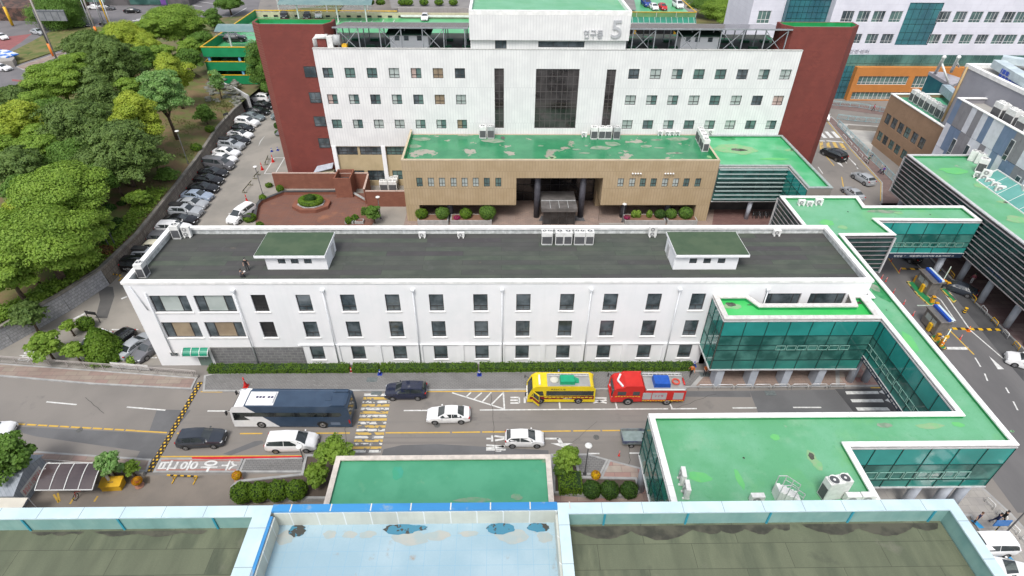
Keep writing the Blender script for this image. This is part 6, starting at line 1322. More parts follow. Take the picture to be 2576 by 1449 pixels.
# ---------------------------------------------------------------- plants
LM=dict(A=leafmat('leaves_yellow_green',(.40,.49,.05),(.30,.41,.045),(.50,.56,.09)),B=leafmat('needles_dark_green',(.12,.20,.05),(.16,.25,.06),(.23,.32,.08)),
 C=leafmat('leaves_mid_green',(.25,.39,.05),(.18,.31,.04),(.33,.46,.08)),D=leafmat('leaves_light_green',(.24,.43,.11),(.17,.35,.09),(.42,.55,.26)),
 E=leafmat('leaves_deep_green',(.11,.22,.035),(.15,.28,.045),(.2,.33,.06)),F=leafmat('clipped_leaves',(.14,.25,.02),(.10,.20,.015),(.20,.31,.035)),G=leafmat('dark_clipped_leaves',(.05,.12,.02),(.07,.15,.02),(.10,.18,.03)),H=leafmat('red_brown_leaves',(.22,.09,.03),(.16,.10,.03),(.25,.15,.05)),M=leafmat('magenta_blooms',(.5,.01,.16),(.4,.02,.12),(.6,.05,.25)),K=leafmat('hedge_leaves',(.09,.18,.018),(.12,.22,.02),(.15,.25,.03)),Y=leafmat('yellow_blooms',(.75,.5,.01),(.65,.3,.01),(.4,.02,.06)))
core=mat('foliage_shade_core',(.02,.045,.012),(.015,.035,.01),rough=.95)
def leaves_mesh(name,pts,nrm,size,m,parent=None,off=(0,0,0),asp=1.,seed=0):
    n=len(pts); rg=np.random.default_rng(seed); nrm=nrm/np.linalg.norm(nrm,axis=1,keepdims=True)
    r=rg.normal(size=(n,3)); u=np.cross(nrm,r); u/=np.linalg.norm(u,axis=1,keepdims=True)+1e-9; v=np.cross(nrm,u)
    s=size*rg.uniform(.6,1.3,(n,1)); a=u*s*.5*asp; c=v*s*.5/asp
    V=np.stack([pts-a,pts-c*.8,pts+a,pts+c*.8],1).reshape(-1,3)-np.array(off)
    me=bpy.data.meshes.new(name); me.vertices.add(4*n); me.vertices.foreach_set('co',V.astype(np.float32).ravel()); me.loops.add(4*n); me.loops.foreach_set('vertex_index',np.arange(4*n,dtype=np.int32))
    me.polygons.add(n); me.polygons.foreach_set('loop_start',np.arange(0,4*n,4,dtype=np.int32)); me.polygons.foreach_set('loop_total',np.full(n,4,dtype=np.int32)); me.update(); me.validate()
    me.materials.append(m); o=bpy.data.objects.new(name,me); COL.objects.link(o)
    if parent: o.parent=parent
    return o
def crownpts(R,RZ,seed,kind,nl,per):
    rg=np.random.default_rng(seed); P_,N_=[],[]; cs=[]
    for i in range(nl):
        t=i*2.39996+rg.uniform(-.3,.3); h=-.55+1.5*((i+.5)/nl); rr_=math.sqrt(max(.05,1-(max(0,h)*.95)**2))*(.66 if kind!='B' else .6)*rg.uniform(.3,1.15)
        if kind=='B': rr_*=(1.1-.45*(i/nl))
        c=np.array([R*rr_*math.cos(t),R*rr_*math.sin(t),RZ*h*.78]); lr=R*rg.uniform(.20,.40); cs.append(c)
        n=int(per*rg.uniform(.8,1.2)); d=rg.normal(size=(n,3)); d/=np.linalg.norm(d,axis=1,keepdims=True); d[:,2]=np.where(d[:,2]<-.35,-d[:,2]*.6,d[:,2])
        fl=.42 if kind in 'BC' else .7
        q=d*lr*rg.uniform(.72,1.05,(n,1)); q[:,2]*=fl*(RZ/R if RZ>R*1.2 else 1)
        if kind=='B': q[:,:2]*=1+.28*np.sin(np.arctan2(q[:,1],q[:,0])*5+i)[:,None]; q[:,2]+=.12*lr*np.abs(np.sin(q[:,0]*3))
        ur=np.array([math.cos(t),math.sin(t)]); pr_=(q[:,:2]@ur)[:,None]*ur; q[:,:2]+=pr_*(.55 if kind=='B' else .25); q[:,2]-=(.10 if kind=='B' else .05)*np.abs(pr_).sum(1)
        P_.append(c+q); nn=d.copy(); nn[:,2]+=.5; N_.append(nn+rg.normal(size=(n,3))*.45)
    n=int(per*nl*.22); d=rg.normal(size=(n,3)); d/=np.linalg.norm(d,axis=1,keepdims=True); q=d*(rg.uniform(.2,.75,(n,1))); P_.append(q*np.array([R,R,RZ])); N_.append(d+rg.normal(size=(n,3)))
    return np.concatenate(P_),np.concatenate(N_),cs
TI=[0]
def tree(cx,cy,rx,ry,kind,label,zc=None,ht=None,group='trees on the wooded slope',base=None,size=None,name=None,dens=1.,nl=None,trunk=True):
    TI[0]+=1; sd_=TI[0]
    d=ray(cx,cy)
    for it in range(6):
        z0=0 if base is not None else None
        zc_=zc if zc is not None else (ht or 6)
        p=P(cx,cy,zc_)
        g=hz(p.x,p.y) if base is None else base
        if zc is None: p=P(cx,cy,g+(ht or 6)); zc=None
        ht_=ht or 6
        if zc is None:
            for _ in range(3): g=hz(p.x,p.y) if base is None else base; p=P(cx,cy,g+ht_)
        break
    depth=(p-CAMP).dot(FW); R=rx*depth/FPX; RZ=max(ry*depth/FPX,R*.45)
    nm=name or {'B':'conifer_tree'}.get(kind,'broadleaf_tree')
    r=thing(nm,label,'tree',(p.x,p.y,g),group=group); zz=p.z-g; lo_=-.35 if RZ>R*.9 else -.45
    nl=nl or max(10,min(48,int(14+R*3.4))); size=size or (.28 if kind!='B' else .34); per=int(min(1700,dens*2.6*4*math.pi*(R*.31)**2*.7/(size*size*.5)))
    per=max(70,per); pts,nr,cs=crownpts(R,RZ,sd_,kind,nl,per); pts[:,2]+=zz; pts[:,2]=np.maximum(pts[:,2],.15)
    leaves_mesh('crown',pts,nr,size,LM[kind],r,asp=1. if kind!='B' else .62,seed=sd_)
    if trunk:
        b=MB(); rt=max(.1,R*.055); lean=random.Random(sd_).uniform(-.5,.5)*R*.2
        b.tube([(0,0,-.1),(lean*.4,0,zz*.4),(lean,lean*.4,zz*.8),(lean,lean*.3,zz+RZ*.4)],[rt*1.35,rt,rt*.7,rt*.25],8)
        for c in cs[:10]: b.tube([(lean*.5,lean*.1,max(.4,zz*.45)),(c[0]*.55+lean*.3,c[1]*.55,zz+c[2]*.35-.2),(c[0]*.95,c[1]*.95,zz+c[2])],[rt*.5,rt*.3,rt*.08],5,cap=False)
        b.build('trunk',bark,r,world=False)
    return r
def bush(cx,cy,rx,ry,kind,label,z=0,cat='bush',group=None,size=.2,name='clipped_bush',flat=1.,world=None,pot=None):
    p=P(cx,cy,z) if world is None else Vector(world); depth=(p-CAMP).dot(FW); R=rx*depth/FPX; RZ=ry*depth/FPX*1.05
    p=P(cx,cy,z+RZ*.8) if world is None else p; TI[0]+=1; rg=np.random.default_rng(TI[0]); n=int(min(5000,4*math.pi*R*RZ/(size*size*.5)*2.2)); d=rg.normal(size=(n,3)); d/=np.linalg.norm(d,axis=1,keepdims=True)
    q=d*np.array([R,R*.95,RZ])*(1+rg.normal(size=(n,1))*.035+.05*np.sin(d[:,:1]*7+d[:,1:2]*5)); q[:,2]=np.maximum(q[:,2]+RZ*.85,.03)
    o=leaves_mesh(name,q,d+rg.normal(size=(n,3))*.5,size,LM[kind],None,seed=TI[0]); o.location=(p.x,p.y,z)
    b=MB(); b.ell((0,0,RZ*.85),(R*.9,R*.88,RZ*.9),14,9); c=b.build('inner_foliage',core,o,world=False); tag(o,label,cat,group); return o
T='trees on the wooded slope'
TR=[(150,36,78,50,'E','large dark spreading tree over the verge at the top left',4),(445,62,80,52,'C','broad bright green tree between the junction and the green car park',6),
(318,98,60,38,'A','yellow-green tree behind the dark conifer, near the junction',6),(375,78,42,32,'C','mid green tree tucked behind the yellow-green one near the junction',6),(218,118,62,36,'B','grey-green spreading conifer at the roadside edge of the wood',5),
(288,165,78,78,'B','tall dark conifer in the middle of the upper wood',7),(148,205,80,54,'C','wide fresh green tree beside the red striped street',6),(432,190,52,56,'A','yellow-green tree nearest the green car park',7),
(405,235,62,62,'D','light green tree with pale upturned leaves and a bare leaning trunk',9),(345,300,66,78,'A','tall yellow-green tree in front of the light green one',7),(195,320,92,72,'B','spreading dark pine in the centre of the wood',6),
(300,385,112,86,'B','wide dark pine with long boughs nearest the bare slope',6),(48,315,70,60,'A','yellow-green tree at the left edge of the wood',6),(45,425,74,58,'B','dark pine at the left edge of the wood',6),
(150,495,128,82,'C','broad bright green tree, largest of the lower wood',7),(105,610,140,88,'C','broad yellowish green tree at the bottom of the wood',6),(15,680,80,62,'C','green tree cut by the left edge above the stone wall',5),
(30,252,62,34,'B','dull green conifer at the left edge by the street',5),(85,262,50,34,'C','small green tree between the street and the pines',5),(250,250,60,44,'B','dark conifer behind the yellow-green trees',5),(110,385,60,50,'C','mid green tree among the dark pines',5),(235,455,60,40,'E','deep green tree below the wide dark pine',4),
(60,540,60,50,'A','yellow-green tree behind the broad bright trees',5),(370,115,38,30,'A','small yellow-green tree above the conifer',5),(510,110,34,30,'E','dull green shrubby tree beside the car park corner',3)]
FL=['green tree behind the tall dark conifer', 'deep green tree right of the tall dark conifer', 'dark conifer under the tall dark conifer', 'green tree left of the light green tree', 'deep green tree between the wide fresh green tree and the pines', 'dark conifer behind the tall yellow-green tree', 'deep green tree below the spreading dark pine', 'deep green tree above the broad bright green tree', 'green tree at the left edge beside the broad bright tree', 'dark conifer in front of the wide dark pine', 'green tree just below the broad tree by the car park', 'deep green tree between the car park and the yellow-green tree', 'green tree at the right foot of the broad yellowish tree', 'green tree at the left edge among the yellow-green ones', 'low deep green tree at the right foot of the wide dark pine', 'deep green tree under the broad yellowish tree', 'green tree at the car park corner by the broad bright one', 'green tree nearest the waiting cars of the junction', 'green tree right of the yellow-green tree at the left edge']
FI=[(185,165,44,34,'C',5),(360,150,44,34,'E',5),(245,215,46,36,'B',5),(330,225,40,32,'C',5),(130,285,50,36,'E',5),(270,300,50,40,'B',5),(170,400,60,44,'E',5),(60,480,56,44,'E',5),(25,560,56,44,'C',5),(285,440,46,32,'B',4),(405,140,38,28,'C',5),(475,150,36,26,'E',4),(225,560,50,36,'C',4),(10,375,50,40,'C',5),(385,400,34,26,'E',3),(60,650,60,44,'E',4),(480,120,34,26,'C',4),(290,90,40,30,'C',5),(95,345,50,38,'C',5)]
for i,f in enumerate(FI): tree(f[0],f[1],f[2],f[3],f[4],FL[i],ht=f[5],group='trees that fill the middle of the wood')
for a in TR: tree(a[0],a[1],a[2],a[3],a[4],a[5],ht=a[6])
tree(672,178,52,84,'E','dark dense tree squeezed between the green car park and the red wing',ht=6.5,base=0,group=None)
tree(545,205,24,34,'D','thin young tree with sparse leaves below the green car park',ht=4,size=.35,dens=.5)
tree(515,288,26,26,'E','small dark shrubby tree on the bare slope',ht=2,size=.3)
tree(345,498,32,17,'C','low spreading shrub with broad leaves beside the slope path',ht=1.6,size=.35)
tree(420,440,28,18,'E','dark low shrub on the slope beside the black parked cars',ht=1.2,size=.3)
tree(535,50,26,28,'E','street tree at the top edge left of the parking deck',ht=4,base=0,group='street trees at the top'); tree(575,8,36,18,'E','street tree on the verge by the wide street at the top',ht=4,base=0,group='street trees at the top')
tree(1840,30,76,36,'C','large bushy tree on the lawn right of the upper deck',ht=6,base=0,group=None); tree(1790,8,60,30,'E','dark green trees behind the upper deck corner',ht=5,base=0,group=None)
tree(1935,12,22,18,'B','small garden pine on the lawn beside the hospital wing',ht=4,base=0,group=None,size=.35); tree(1895,0,20,18,'B','smaller garden pine at the top edge of the lawn',ht=4,base=0,group=None,size=.35)
tree(68,790,46,40,'B','ragged dark conifer standing against the pale stone wall',ht=3,base=0,group=None,size=.35)
tree(112,866,46,32,'C','light green small tree beside the side car park fence',ht=2.6,base=0,group=None,size=.3); tree(185,880,30,20,'C','deeper green small tree hiding the white SUV',ht=2.2,base=0,group=None,size=.3)
tree(172,818,20,15,'C','small rounded green tree behind the fence trees',ht=1.8,base=0,group=None,size=.28)
tree(20,1150,66,62,'E','dark green tree at the left edge below the main road',ht=4,base=0,group=None,size=.35)
tree(272,1166,36,34,'D','bushy bright green tree above the yellow salt box',ht=2.6,base=0,group=None,size=.3); tree(326,1176,22,20,'C','thin young rose tree beside the flower pot',ht=1.6,base=0,group=None,size=.22,dens=.5)
tree(838,1135,50,28,'C','flat topped pine leaning over the corner of the green porch roof, left side',ht=3.4,base=0.1,group='pines beside the green porch roof',size=.24,dens=.7); tree(795,1192,34,34,'C','lower pine boughs over the planter left of the green porch roof',ht=1.8,base=0.1,group='pines beside the green porch roof',size=.24)
tree(1428,1150,40,30,'C','pine with open branches in the planter right of the green porch roof',ht=2.8,base=0.1,group='pines beside the green porch roof',size=.24,dens=.7); tree(1408,1180,22,30,'E','dark evergreen beside the right edge of the green porch roof',ht=1.5,base=.1,group=None,size=.24)
tree(940,536,24,22,'E','cloud pruned pine in the planter at the courtyard corner',ht=1.9,base=0,group=None,size=.2)
# cone shaped bush
p=P(272,899,0); rg=np.random.default_rng(77); n=6500; t=rg.uniform(0,1,n)**.6; th=rg.uniform(0,2*math.pi,n); rr2=1.85*np.sin(np.clip(t*1.15,0,1)*math.pi*.5)*(1+rg.normal(size=n)*.08)*(1+.06*np.sin(th*6+t*20)); z=4.9*(1-t)+.15
q=np.stack([rr2*np.cos(th),rr2*np.sin(th),z],1); o=leaves_mesh('conical_tree',q,np.stack([np.cos(th),np.sin(th),np.full(n,.6)],1)+rg.normal(size=(n,3))*.4,.26,LM['F'],None,seed=7); o.location=p; tag(o,'dense cone shaped evergreen in front of the black car in the side car park','tree'); b=MB(); b.lathe((0,0,0),[(1.5,.1),(1.35,2.0),(.8,3.7),(.08,4.7)],14); b.build('inner_foliage',core,o,world=False)
for a in ((214,808,19,17,'F','round clipped bush beside the black sign stand',0,None),(332,902,13,9,'C','small rounded bush at the foot of the banner fence',0,None),(275,522,16,14,'G','dark bush highest in the row on the slope',2.6,1),(307,487+25,12,10,'G','clipped bush second in the row of five on the slope',2.6,1),(296,556,14,12,'G','large clipped bush midway down the slope row',2.6,1),(284,573,13,11,'G','clipped bush fourth in the slope row',2.6,1),(270,588,13,11,'G','clipped bush fifth in the slope row',2.6,1),(256,604,14,12,'G','clipped bush at the low end of the slope row, by the two poles',2.6,1),
 (262,627,20,10,'H','reddish brown bush at the foot of the two poles',2.6,None),(493,368,13,9,'F','bright round clipped bush alone on the slope above the white sedans',2.6,None),(527,322,11,8,'F','small round bush on the slope below the shrubby tree',2.6,None)):
    bush(a[0],a[1]+a[3]*.4,a[2],a[3],a[4],a[5],z=a[6],group='clipped bushes in a row on the slope' if a[7] else None,size=.22)
def hedge(A,B,w,h,kind,label,z=0,group=None,size=.16):
    A=Vector(A); B=Vector(B); L=(B-A).length; d=(B-A).normalized(); nn=Vector((-d.y,d.x)); rg=np.random.default_rng(int(L*97)); n=int(min(16000,(L*w+2*L*h+2*w*h)/(size*size)*2.6))
    s=rg.uniform(0,1,n); f=rg.uniform(0,1,n); top=f<w/(w+2*h); x=s*L; y=np.where(top,rg.uniform(-.5,.5,n)*w,np.where(rg.uniform(0,1,n)<.5,-.5,.5)*w); zz=np.where(top,h,rg.uniform(0,1,n)*h)
    endm=rg.uniform(0,1,n)<w*h*2/(L*w+2*L*h+2*w*h); x=np.where(endm,np.where(s<.5,0,L),x); y=np.where(endm,rg.uniform(-.5,.5,n)*w,y); zz=np.where(endm,rg.uniform(0,1,n)*h,zz)
    zz=zz+rg.normal(size=n)*.03+(.07*np.sin(x*2.1)+.05*np.sin(x*5.3+1))*(zz>h*.9); nr=np.stack([rg.normal(size=n)*.4,np.where(top,0,np.sign(y)),np.where(top,1.,.3)],1)
    R=np.array([[d.x,nn.x,0],[d.y,nn.y,0],[0,0,1]]); q=np.stack([x-L/2,y+rg.normal(size=n)*.03,zz],1)@R.T; m=(A+B)/2
    o=leaves_mesh('hedge',q,nr@R.T+rg.normal(size=(n,3))*.35,size,LM[kind],None,seed=3); o.location=(m.x,m.y,z); tag(o,label,'hedge',group)
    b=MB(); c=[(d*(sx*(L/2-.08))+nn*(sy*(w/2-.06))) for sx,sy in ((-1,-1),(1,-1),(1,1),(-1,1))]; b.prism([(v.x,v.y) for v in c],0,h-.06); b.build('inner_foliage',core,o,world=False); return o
hy0=50.7-.95
def hx(px): return P(px,925,0.5).x
for a,c,lab in ((528,879,'long clipped hedge in front of the stone clad base, left end'),(888,953,'shortest clipped hedge, between a red cone and a blue cone'),(958,1200,'clipped hedge between the two blue cones'),(1207,1745,'longest clipped hedge, running to the green annex')):
    hedge((hx(a),hy0-.1),(hx(c),hy0-.1),1.05,.8,'K',lab,group='clipped hedges along the white building')
# ground cover on the slope
GC=[(380,455),(250,640)]
for i,(A,B_,w_,k) in enumerate((((-55.0,58.5),(-57.6,62.0),0,0),)): pass
pts=[];rg=np.random.default_rng(5)
for t in np.linspace(1.2,6.0,1100):
    a=wl(t); 
    for k in range(9):
        s=rg.uniform(.6,3.6); x=a[0]-s*.9+rg.normal()*.2; y=a[1]+rg.normal()*.4; pts.append((x,y,hz(x,y)+rg.uniform(.05,.55)))
pts=np.array(pts); gc=leaves_mesh('slope_ground_cover',pts,rg.normal(size=pts.shape)+np.array([0,0,1.2]),.34,LM['C'],None,seed=9); tag(gc,'low green ground cover growing behind the top of the stone wall','ground cover',kind='stuff')
pts=[]
for i in range(9000):
    t=rg.uniform(4.,10); a=wl(t); s=rg.uniform(.5,14); x=a[0]-s; y=a[1]+rg.normal(); 
    if math.sin(x*.6+y*.35)+math.sin(y*.5)+rg.normal()*.5>.9: pts.append((x,y,hz(x,y)+rg.uniform(.0,.25)))
pts=np.array(pts); gc=leaves_mesh('slope_grass',pts,rg.normal(size=pts.shape)+np.array([0,0,1.]),.3,leafmat('dry_grass_tufts',(.16,.17,.05),(.12,.15,.03),(.25,.22,.1)),None,seed=10,asp=.6); tag(gc,'patchy grass tufts on the bare brown slope','grass',kind='stuff')
pts=[]
for i in range(9000):
    q=P(rg.uniform(60,300),rg.uniform(100,230),.25); 
    if (q.x+100)**2/900<9: pts.append((q.x,q.y,.3+rg.uniform(0,.3)))
# ---------------------------------------------------------------- plaza, courtyard
def wallseg(pts,h,w,m,name,label,cat='wall',z=0,cap=None,group=None):
    r=thing(name,label,cat,(pts[0][0],pts[0][1],z),group=group); b=MB(); c=MB()
    for a,d in zip(pts[:-1],pts[1:]):
        a=Vector((a[0],a[1],z+h/2)); d=Vector((d[0],d[1],z+h/2)); b.beam(a,d,w,h)
        if cap: c.beam(a+Vector((0,0,h/2+.05)),d+Vector((0,0,h/2+.05)),w+.1,.1)
    b.build('wall_body',m,r)
    if cap: c.build('wall_cap',cap,r)
    return r
cyd=[P(x,y,0) for x,y in [(643,600),(643,545),(652,522),(661,508),(715,486),(925,486),(949,511),(940,560),(915,600)]]
sheet('courtyard_paving',cyd,redf,.02)
wallseg([(v.x,v.y) for v in [P(x,y,0) for x,y in ((643,550),(648,523),(658,511),(714,489),(850,488))]],.55,.4,redw,'courtyard_wall','low curved brick wall with dark cap round the upper left of the brick courtyard',cap=dark)
wallseg([(v.x,v.y) for v in [P(x,y,0) for x,y in ((884,488),(922,510))]],.5,.35,redw,'courtyard_wall','short low brick wall slanting from the brick box toward the courtyard hedge',cap=kerb)
a=P(700,470,0); e=P(940,470,0); yb=P(800,474,0).y
wallseg([(P(694,474,0).x,yb),(P(932,474,0).x,yb)],3.0,.25,redw,'garden_wall','long red brick wall behind the courtyard, full width',cap=mat('wall_cap_pink',(.45,.33,.28),rough=.8))
wallseg([(P(921,515,0).x,P(921,515,0).y+.1),(P(932,474,0).x,yb-.2)],2.9,.22,redw,'garden_wall','short red brick wall running back toward the cooling units',cap=MATS['wall_cap_pink'])
y2=P(950,519,0).y; wallseg([(P(925,519,0).x,y2),(-15.6,y2)],2.9,.25,redw,'garden_wall','red brick wall next to the tan hall, hiding the cooling units',cap=MATS['wall_cap_pink'])
# brick box
p=P(868,497,0); r=thing('brick_box','square red brick shaft with an open top in front of the long garden wall','brick structure',(p.x,p.y+1.2,0))
b=MB(); x0,x1,y0,y1=p.x-1.45,p.x+1.45,p.y,p.y+3.6
for q in (((x0,y0,0),(x1,y0+.22,3.7)),((x0,y1-.22,0),(x1,y1,3.7)),((x0,y0+.22,0),(x0+.22,y1-.22,3.7)),((x1-.22,y0+.22,0),(x1,y1-.22,3.7))): b.box(*q)
b.build('brick_sides',redw,r); b=MB(); b.box((x0+.22,y0+.22,2.2),(x1-.22,y1-.22,2.3)); b.build('inner_floor',dark,r)
# hexagonal planter
c=P(785,519,0); r=thing('octagonal_planter','low octagonal brick planter with a clipped ring hedge in the courtyard middle','planter',(c.x,c.y,0))
oc=[(c.x+3.3*math.cos(rad(22.5+45*i)),c.y+2.6*math.sin(rad(22.5+45*i))) for i in range(8)]
b=MB(); b.prism(oc,0,.6); b.build('brick_base',redw,r); b=MB(); b.prism([(c.x+(x-c.x)*.72,c.y+(y-c.y)*.72) for x,y in oc],.6,.75); b.build('white_kerb',kerb,r)
rg=np.random.default_rng(8); n=7000; t=rg.uniform(0,2*math.pi,n); u=rg.uniform(0,2*math.pi,n); q=np.stack([np.cos(t)*(1.62+.52*np.cos(u)),np.sin(t)*(1.25+.45*np.cos(u)),1.15+.5*np.sin(u)],1)
hd=leaves_mesh('ring_hedge',q,np.stack([np.cos(t)*np.cos(u),np.sin(t)*np.cos(u),np.sin(u)+.3],1)+rg.normal(size=(n,3))*.3,.16,LM['F'],None,seed=4); hd.location=(c.x,c.y,0); tag(hd,'oval ring of clipped yellow-green hedge in the octagonal planter','hedge')
b=MB()
for i in range(24):
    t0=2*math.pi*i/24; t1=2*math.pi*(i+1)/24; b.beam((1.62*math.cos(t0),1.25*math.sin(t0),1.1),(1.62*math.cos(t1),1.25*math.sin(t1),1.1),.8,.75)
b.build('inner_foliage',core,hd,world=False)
bush(0,0,13,11,'G','dark round bush inside the ring hedge',world=(c.x-.1,c.y+.1,.75),z=.75,size=.14)
for px,py,lab in ((654,567,'round bush beside the white people carrier, lower one'),(627,548,'larger round bush beside the white people carrier'),(661,499,'round clipped bush at the foot of the lamp left of the courtyard'),(704,475,'round bush against the left end of the long garden wall'),(877,555,'round bush left of the square white planter'),(893,549,'round bush in the square white planter at the courtyard corner'),(676,466,'flat topped pruned bush near the garden wall end')):
    bush(px,py,9 if 'larger' not in lab else 16,9 if 'flat' not in lab else 5,'F',lab,size=.15,group='round bushes round the courtyard')
hedge((P(925,500,0).x,P(925,500,0).y-5.2),(P(960,500,0).x,P(925,500,0).y-5.2),1.2,.9,'E','square clipped hedge at the courtyard corner by the brick wall',size=.16)
def planter(px0,px1,py,h,lab,dp=2.2):
    A=P(px0,py,0); B_=P(px1,py,0); r=thing('stone_planter',lab,'planter',((A.x+B_.x)/2,A.y,0),group='grey stone planters in front of the entrance hall'); b=MB(); b.box((A.x,A.y,0),(B_.x,A.y+dp,h)); b.build('planter_box',mat('granite',(.38,.37,.36),(.3,.3,.29),scale=1.5,rough=.8,streak=.3),r)
    b=MB(); b.box((A.x+.2,A.y+.2,h),(B_.x-.2,A.y+dp-.2,h+.02)); b.build('planter_soil',mat('red_soil',(.2,.11,.07),rough=.95),r); return A.y
yy=planter(1051,1128,566,.8,'stone planter with two round bushes left of the porch columns'); planter(1133,1237,566,.8,'stone planter with pink flowers and two round bushes left of the porch'); planter(1571,1673,566,.8,'stone planter with magenta flowers and small conifers right of the porch'); planter(1678,1753,566,.8,'stone planter with two large round bushes at the right end')
for px,R_,k,lab in ((1059,15,'F','round bush, leftmost in the planters of the entrance hall'),(1112,17,'E','oval dark green bush, second in the planters'),(1171,15,'F','lighter round bush in the second planter'),(1226,20,'E','biggest dark round bush in the second planter'),(1663,13,'G','dark round bush at the right end of the third planter'),(1691,14,'E','pruned bush, left one in the last planter'),(1728,17,'E','wide oval bush, right one in the last planter')):
    x=P(px,556,.8).x; bush(0,0,R_,R_*.8,k,lab,world=(x,yy+1.1,.82),z=.82,size=.17,group='round bushes in the stone planters')
for px,lab in ((1597,'small upright conifer beside the magenta flowers'),(1608,'tiny round conifer between two upright ones'),(1636,'upright conifer in the middle of the third planter')):
    x=P(px,556,.8).x; bush(0,0,7,10,'C',lab,world=(x,yy+1.1,.82),z=.82,size=.15,group='small conifers in the third planter')
for px,lab in ((1580,'bed of magenta flowers in the third planter'),(1148,'small patch of pink flowers in the second planter')):
    x=P(px,560,.8).x; bush(0,0,8,4,'M',lab,world=(x,yy+.6,.82),z=.82,size=.14,cat='flowers',name='flower_bed')
b=MB(); A=P(1480,556,0); 
st=thing('entrance_steps','three shallow grey stone steps right of the porch','steps',(A.x+2,A.y-.5,0))
for i in range(3): b.box((P(1505,560,0).x,yy-1.4+i*.5,0),(P(1568,560,0).x,yy-.9+i*.5-.002,.12+.1*i))
b.build('stone_steps',conc,st)
b=MB(); q=PP([(1362,543),(1465,543),(1472,556),(1355,556)]); b.prism(q,.01,.03); tag(b.build('door_mat',mat('grey_mat',(.10,.10,.105),rough=.95)),'long dark grey mat in front of the glass porch doors','door mat')
# orange shed, small lean-to, hut
p=P(766,442,0); r=thing('storage_bin','orange storage bin behind the long garden wall','bin',(p.x,p.y,0)); b=MB(); b.box((p.x-.9,p.y+.4,0),(p.x+.9,p.y+2,1.5)); b.build('bin_body',mat('bin_teal',(.2,.4,.3)),r); b=MB(); b.tube([(p.x-.95,p.y+1.1,1.45),(p.x+.75,p.y+1.1,1.45)],.7,14); b.build('bin_lid',org,r)
r=thing('lean_to','lean-to with grey corrugated roof and cream wall at the foot of the red wing','shed',(-31.2,96,0)); b=MB(); b.prism([(-32.8,95.95),(-29.95,95.95),(-29.95,97.3),(-32.8,97.3)],0,3.0); b.build('cream_wall',mat('cream_render',(.55,.52,.36),rough=.8),r); b=MB(); b.poly([(-33.4,95.9,3.05),(-29.95,96.0,3.9),(-29.95,97.35,4.3),(-33.0,97.35,3.6)]); b.poly([(-33.4,95.89,2.95),(-33.4,95.89,3.05),(-29.95,95.99,3.9),(-29.95,95.99,3.8)][::-1]); b.build('corrugated_roof',mat('corrugated_sheet',(.4,.43,.48),(.33,.36,.41),scale=1,rough=.5,brick=('H',.3,9,.03,(.28,.3,.34),None)),r)
r=thing('brick_hut','small red brick hut with grey sheet roof against the red wing','hut',(-39.5,108,0)); p=P(718,372,0); b=MB(); b.box((p.x-.5,p.y,0),(p.x+4,p.y+6,2.9)); b.build('brick_wall',red_t,r); b=MB(); b.box((p.x-1.3,p.y-.5,2.9),(p.x+4,p.y+6.5,3.1)); b.build('sheet_roof',mat('dark_sheet_roof',(.16,.16,.17),rough=.6),r)
bush(698,316,9,7,'G','cloud pruned bush beside the brick hut, farther one',size=.2); bush(700,335,9,7,'G','cloud pruned bush beside the brick hut, nearer one',size=.2)
# ---------------------------------------------------------------- cooling units
def ac_small(fans=1,w=.85,h=.62,name='air_conditioner'):
    r=bpy.data.objects.new(name,None); COL.objects.link(r); H_=h*fans; b=MB(); b.box((-w/2,-.17,.12),(w/2,.17,.12+H_)); b.build('casing',acw,r,world=False,bevel=.02)
    for i in range(fans): z=.12+h*(i+.5); b=MB(); b.tube([(-.08,-.172,z),(-.08,-.20,z)],h*.40,18); f=b.build('fan_grille',mat('fan_grey',(.28,.28,.28),rough=.5),r,world=False); b=MB(); b.tube([(-.08,-.201,z),(-.08,-.215,z)],h*.13,10); b.build('hub',acw,f,world=False)
    for x in (-w*.32,w*.32): b=MB(); b.box((x-.07,-.27,0),(x+.07,.27,.12)); b.build('foot',acw,r,world=False)
    return r
def ac_tall(w=.95,fans=1,h=1.65,casing=None):
    r=bpy.data.objects.new('cooling_unit',None); COL.objects.link(r); b=MB(); b.box((-w/2,-.4,.08),(w/2,.4,h)); b.build('casing',casing or acw,r,world=False,bevel=.02)
    b=MB(); (b.box((-w/2+.07,-.415,.18),(w/2-.07,-.401,h*.68)) if w<1.8 else None); b.box((w/2+.001,-.33,.18),(w/2+.014,.33,h*.68)); b.box((-w/2-.014,-.33,.18),(-w/2-.001,.33,h*.68)); b.build('coil_grille',coil,r,world=False)
    for i in range(fans): x=(i-(fans-1)/2)*w*.48; R=.33 if fans==1 else w*.22; b=MB(); b.lathe((x,0,h),[(R,0),(R,.09),(R*.9,.1),(R*.88,.03)],18); f=b.build('fan_ring',acw,r,world=False); b=MB(); b.lathe((x,0,h+.015),[(R*.86,0),(R*.86,.02)],16); b.build('fan',mat('fan_dark',(.08,.085,.09),rough=.5),f,world=False); b=MB(); b.lathe((x,0,h+.04),[(R*.25,0),(R*.25,.03)],10); b.build('hub',acw,f,world=False)
    b=MB(); b.box((-w/2+.05,-.42,0),(w/2-.05,.42,.078)); b.build('base_frame',acg,r,world=False); return r
AC={}
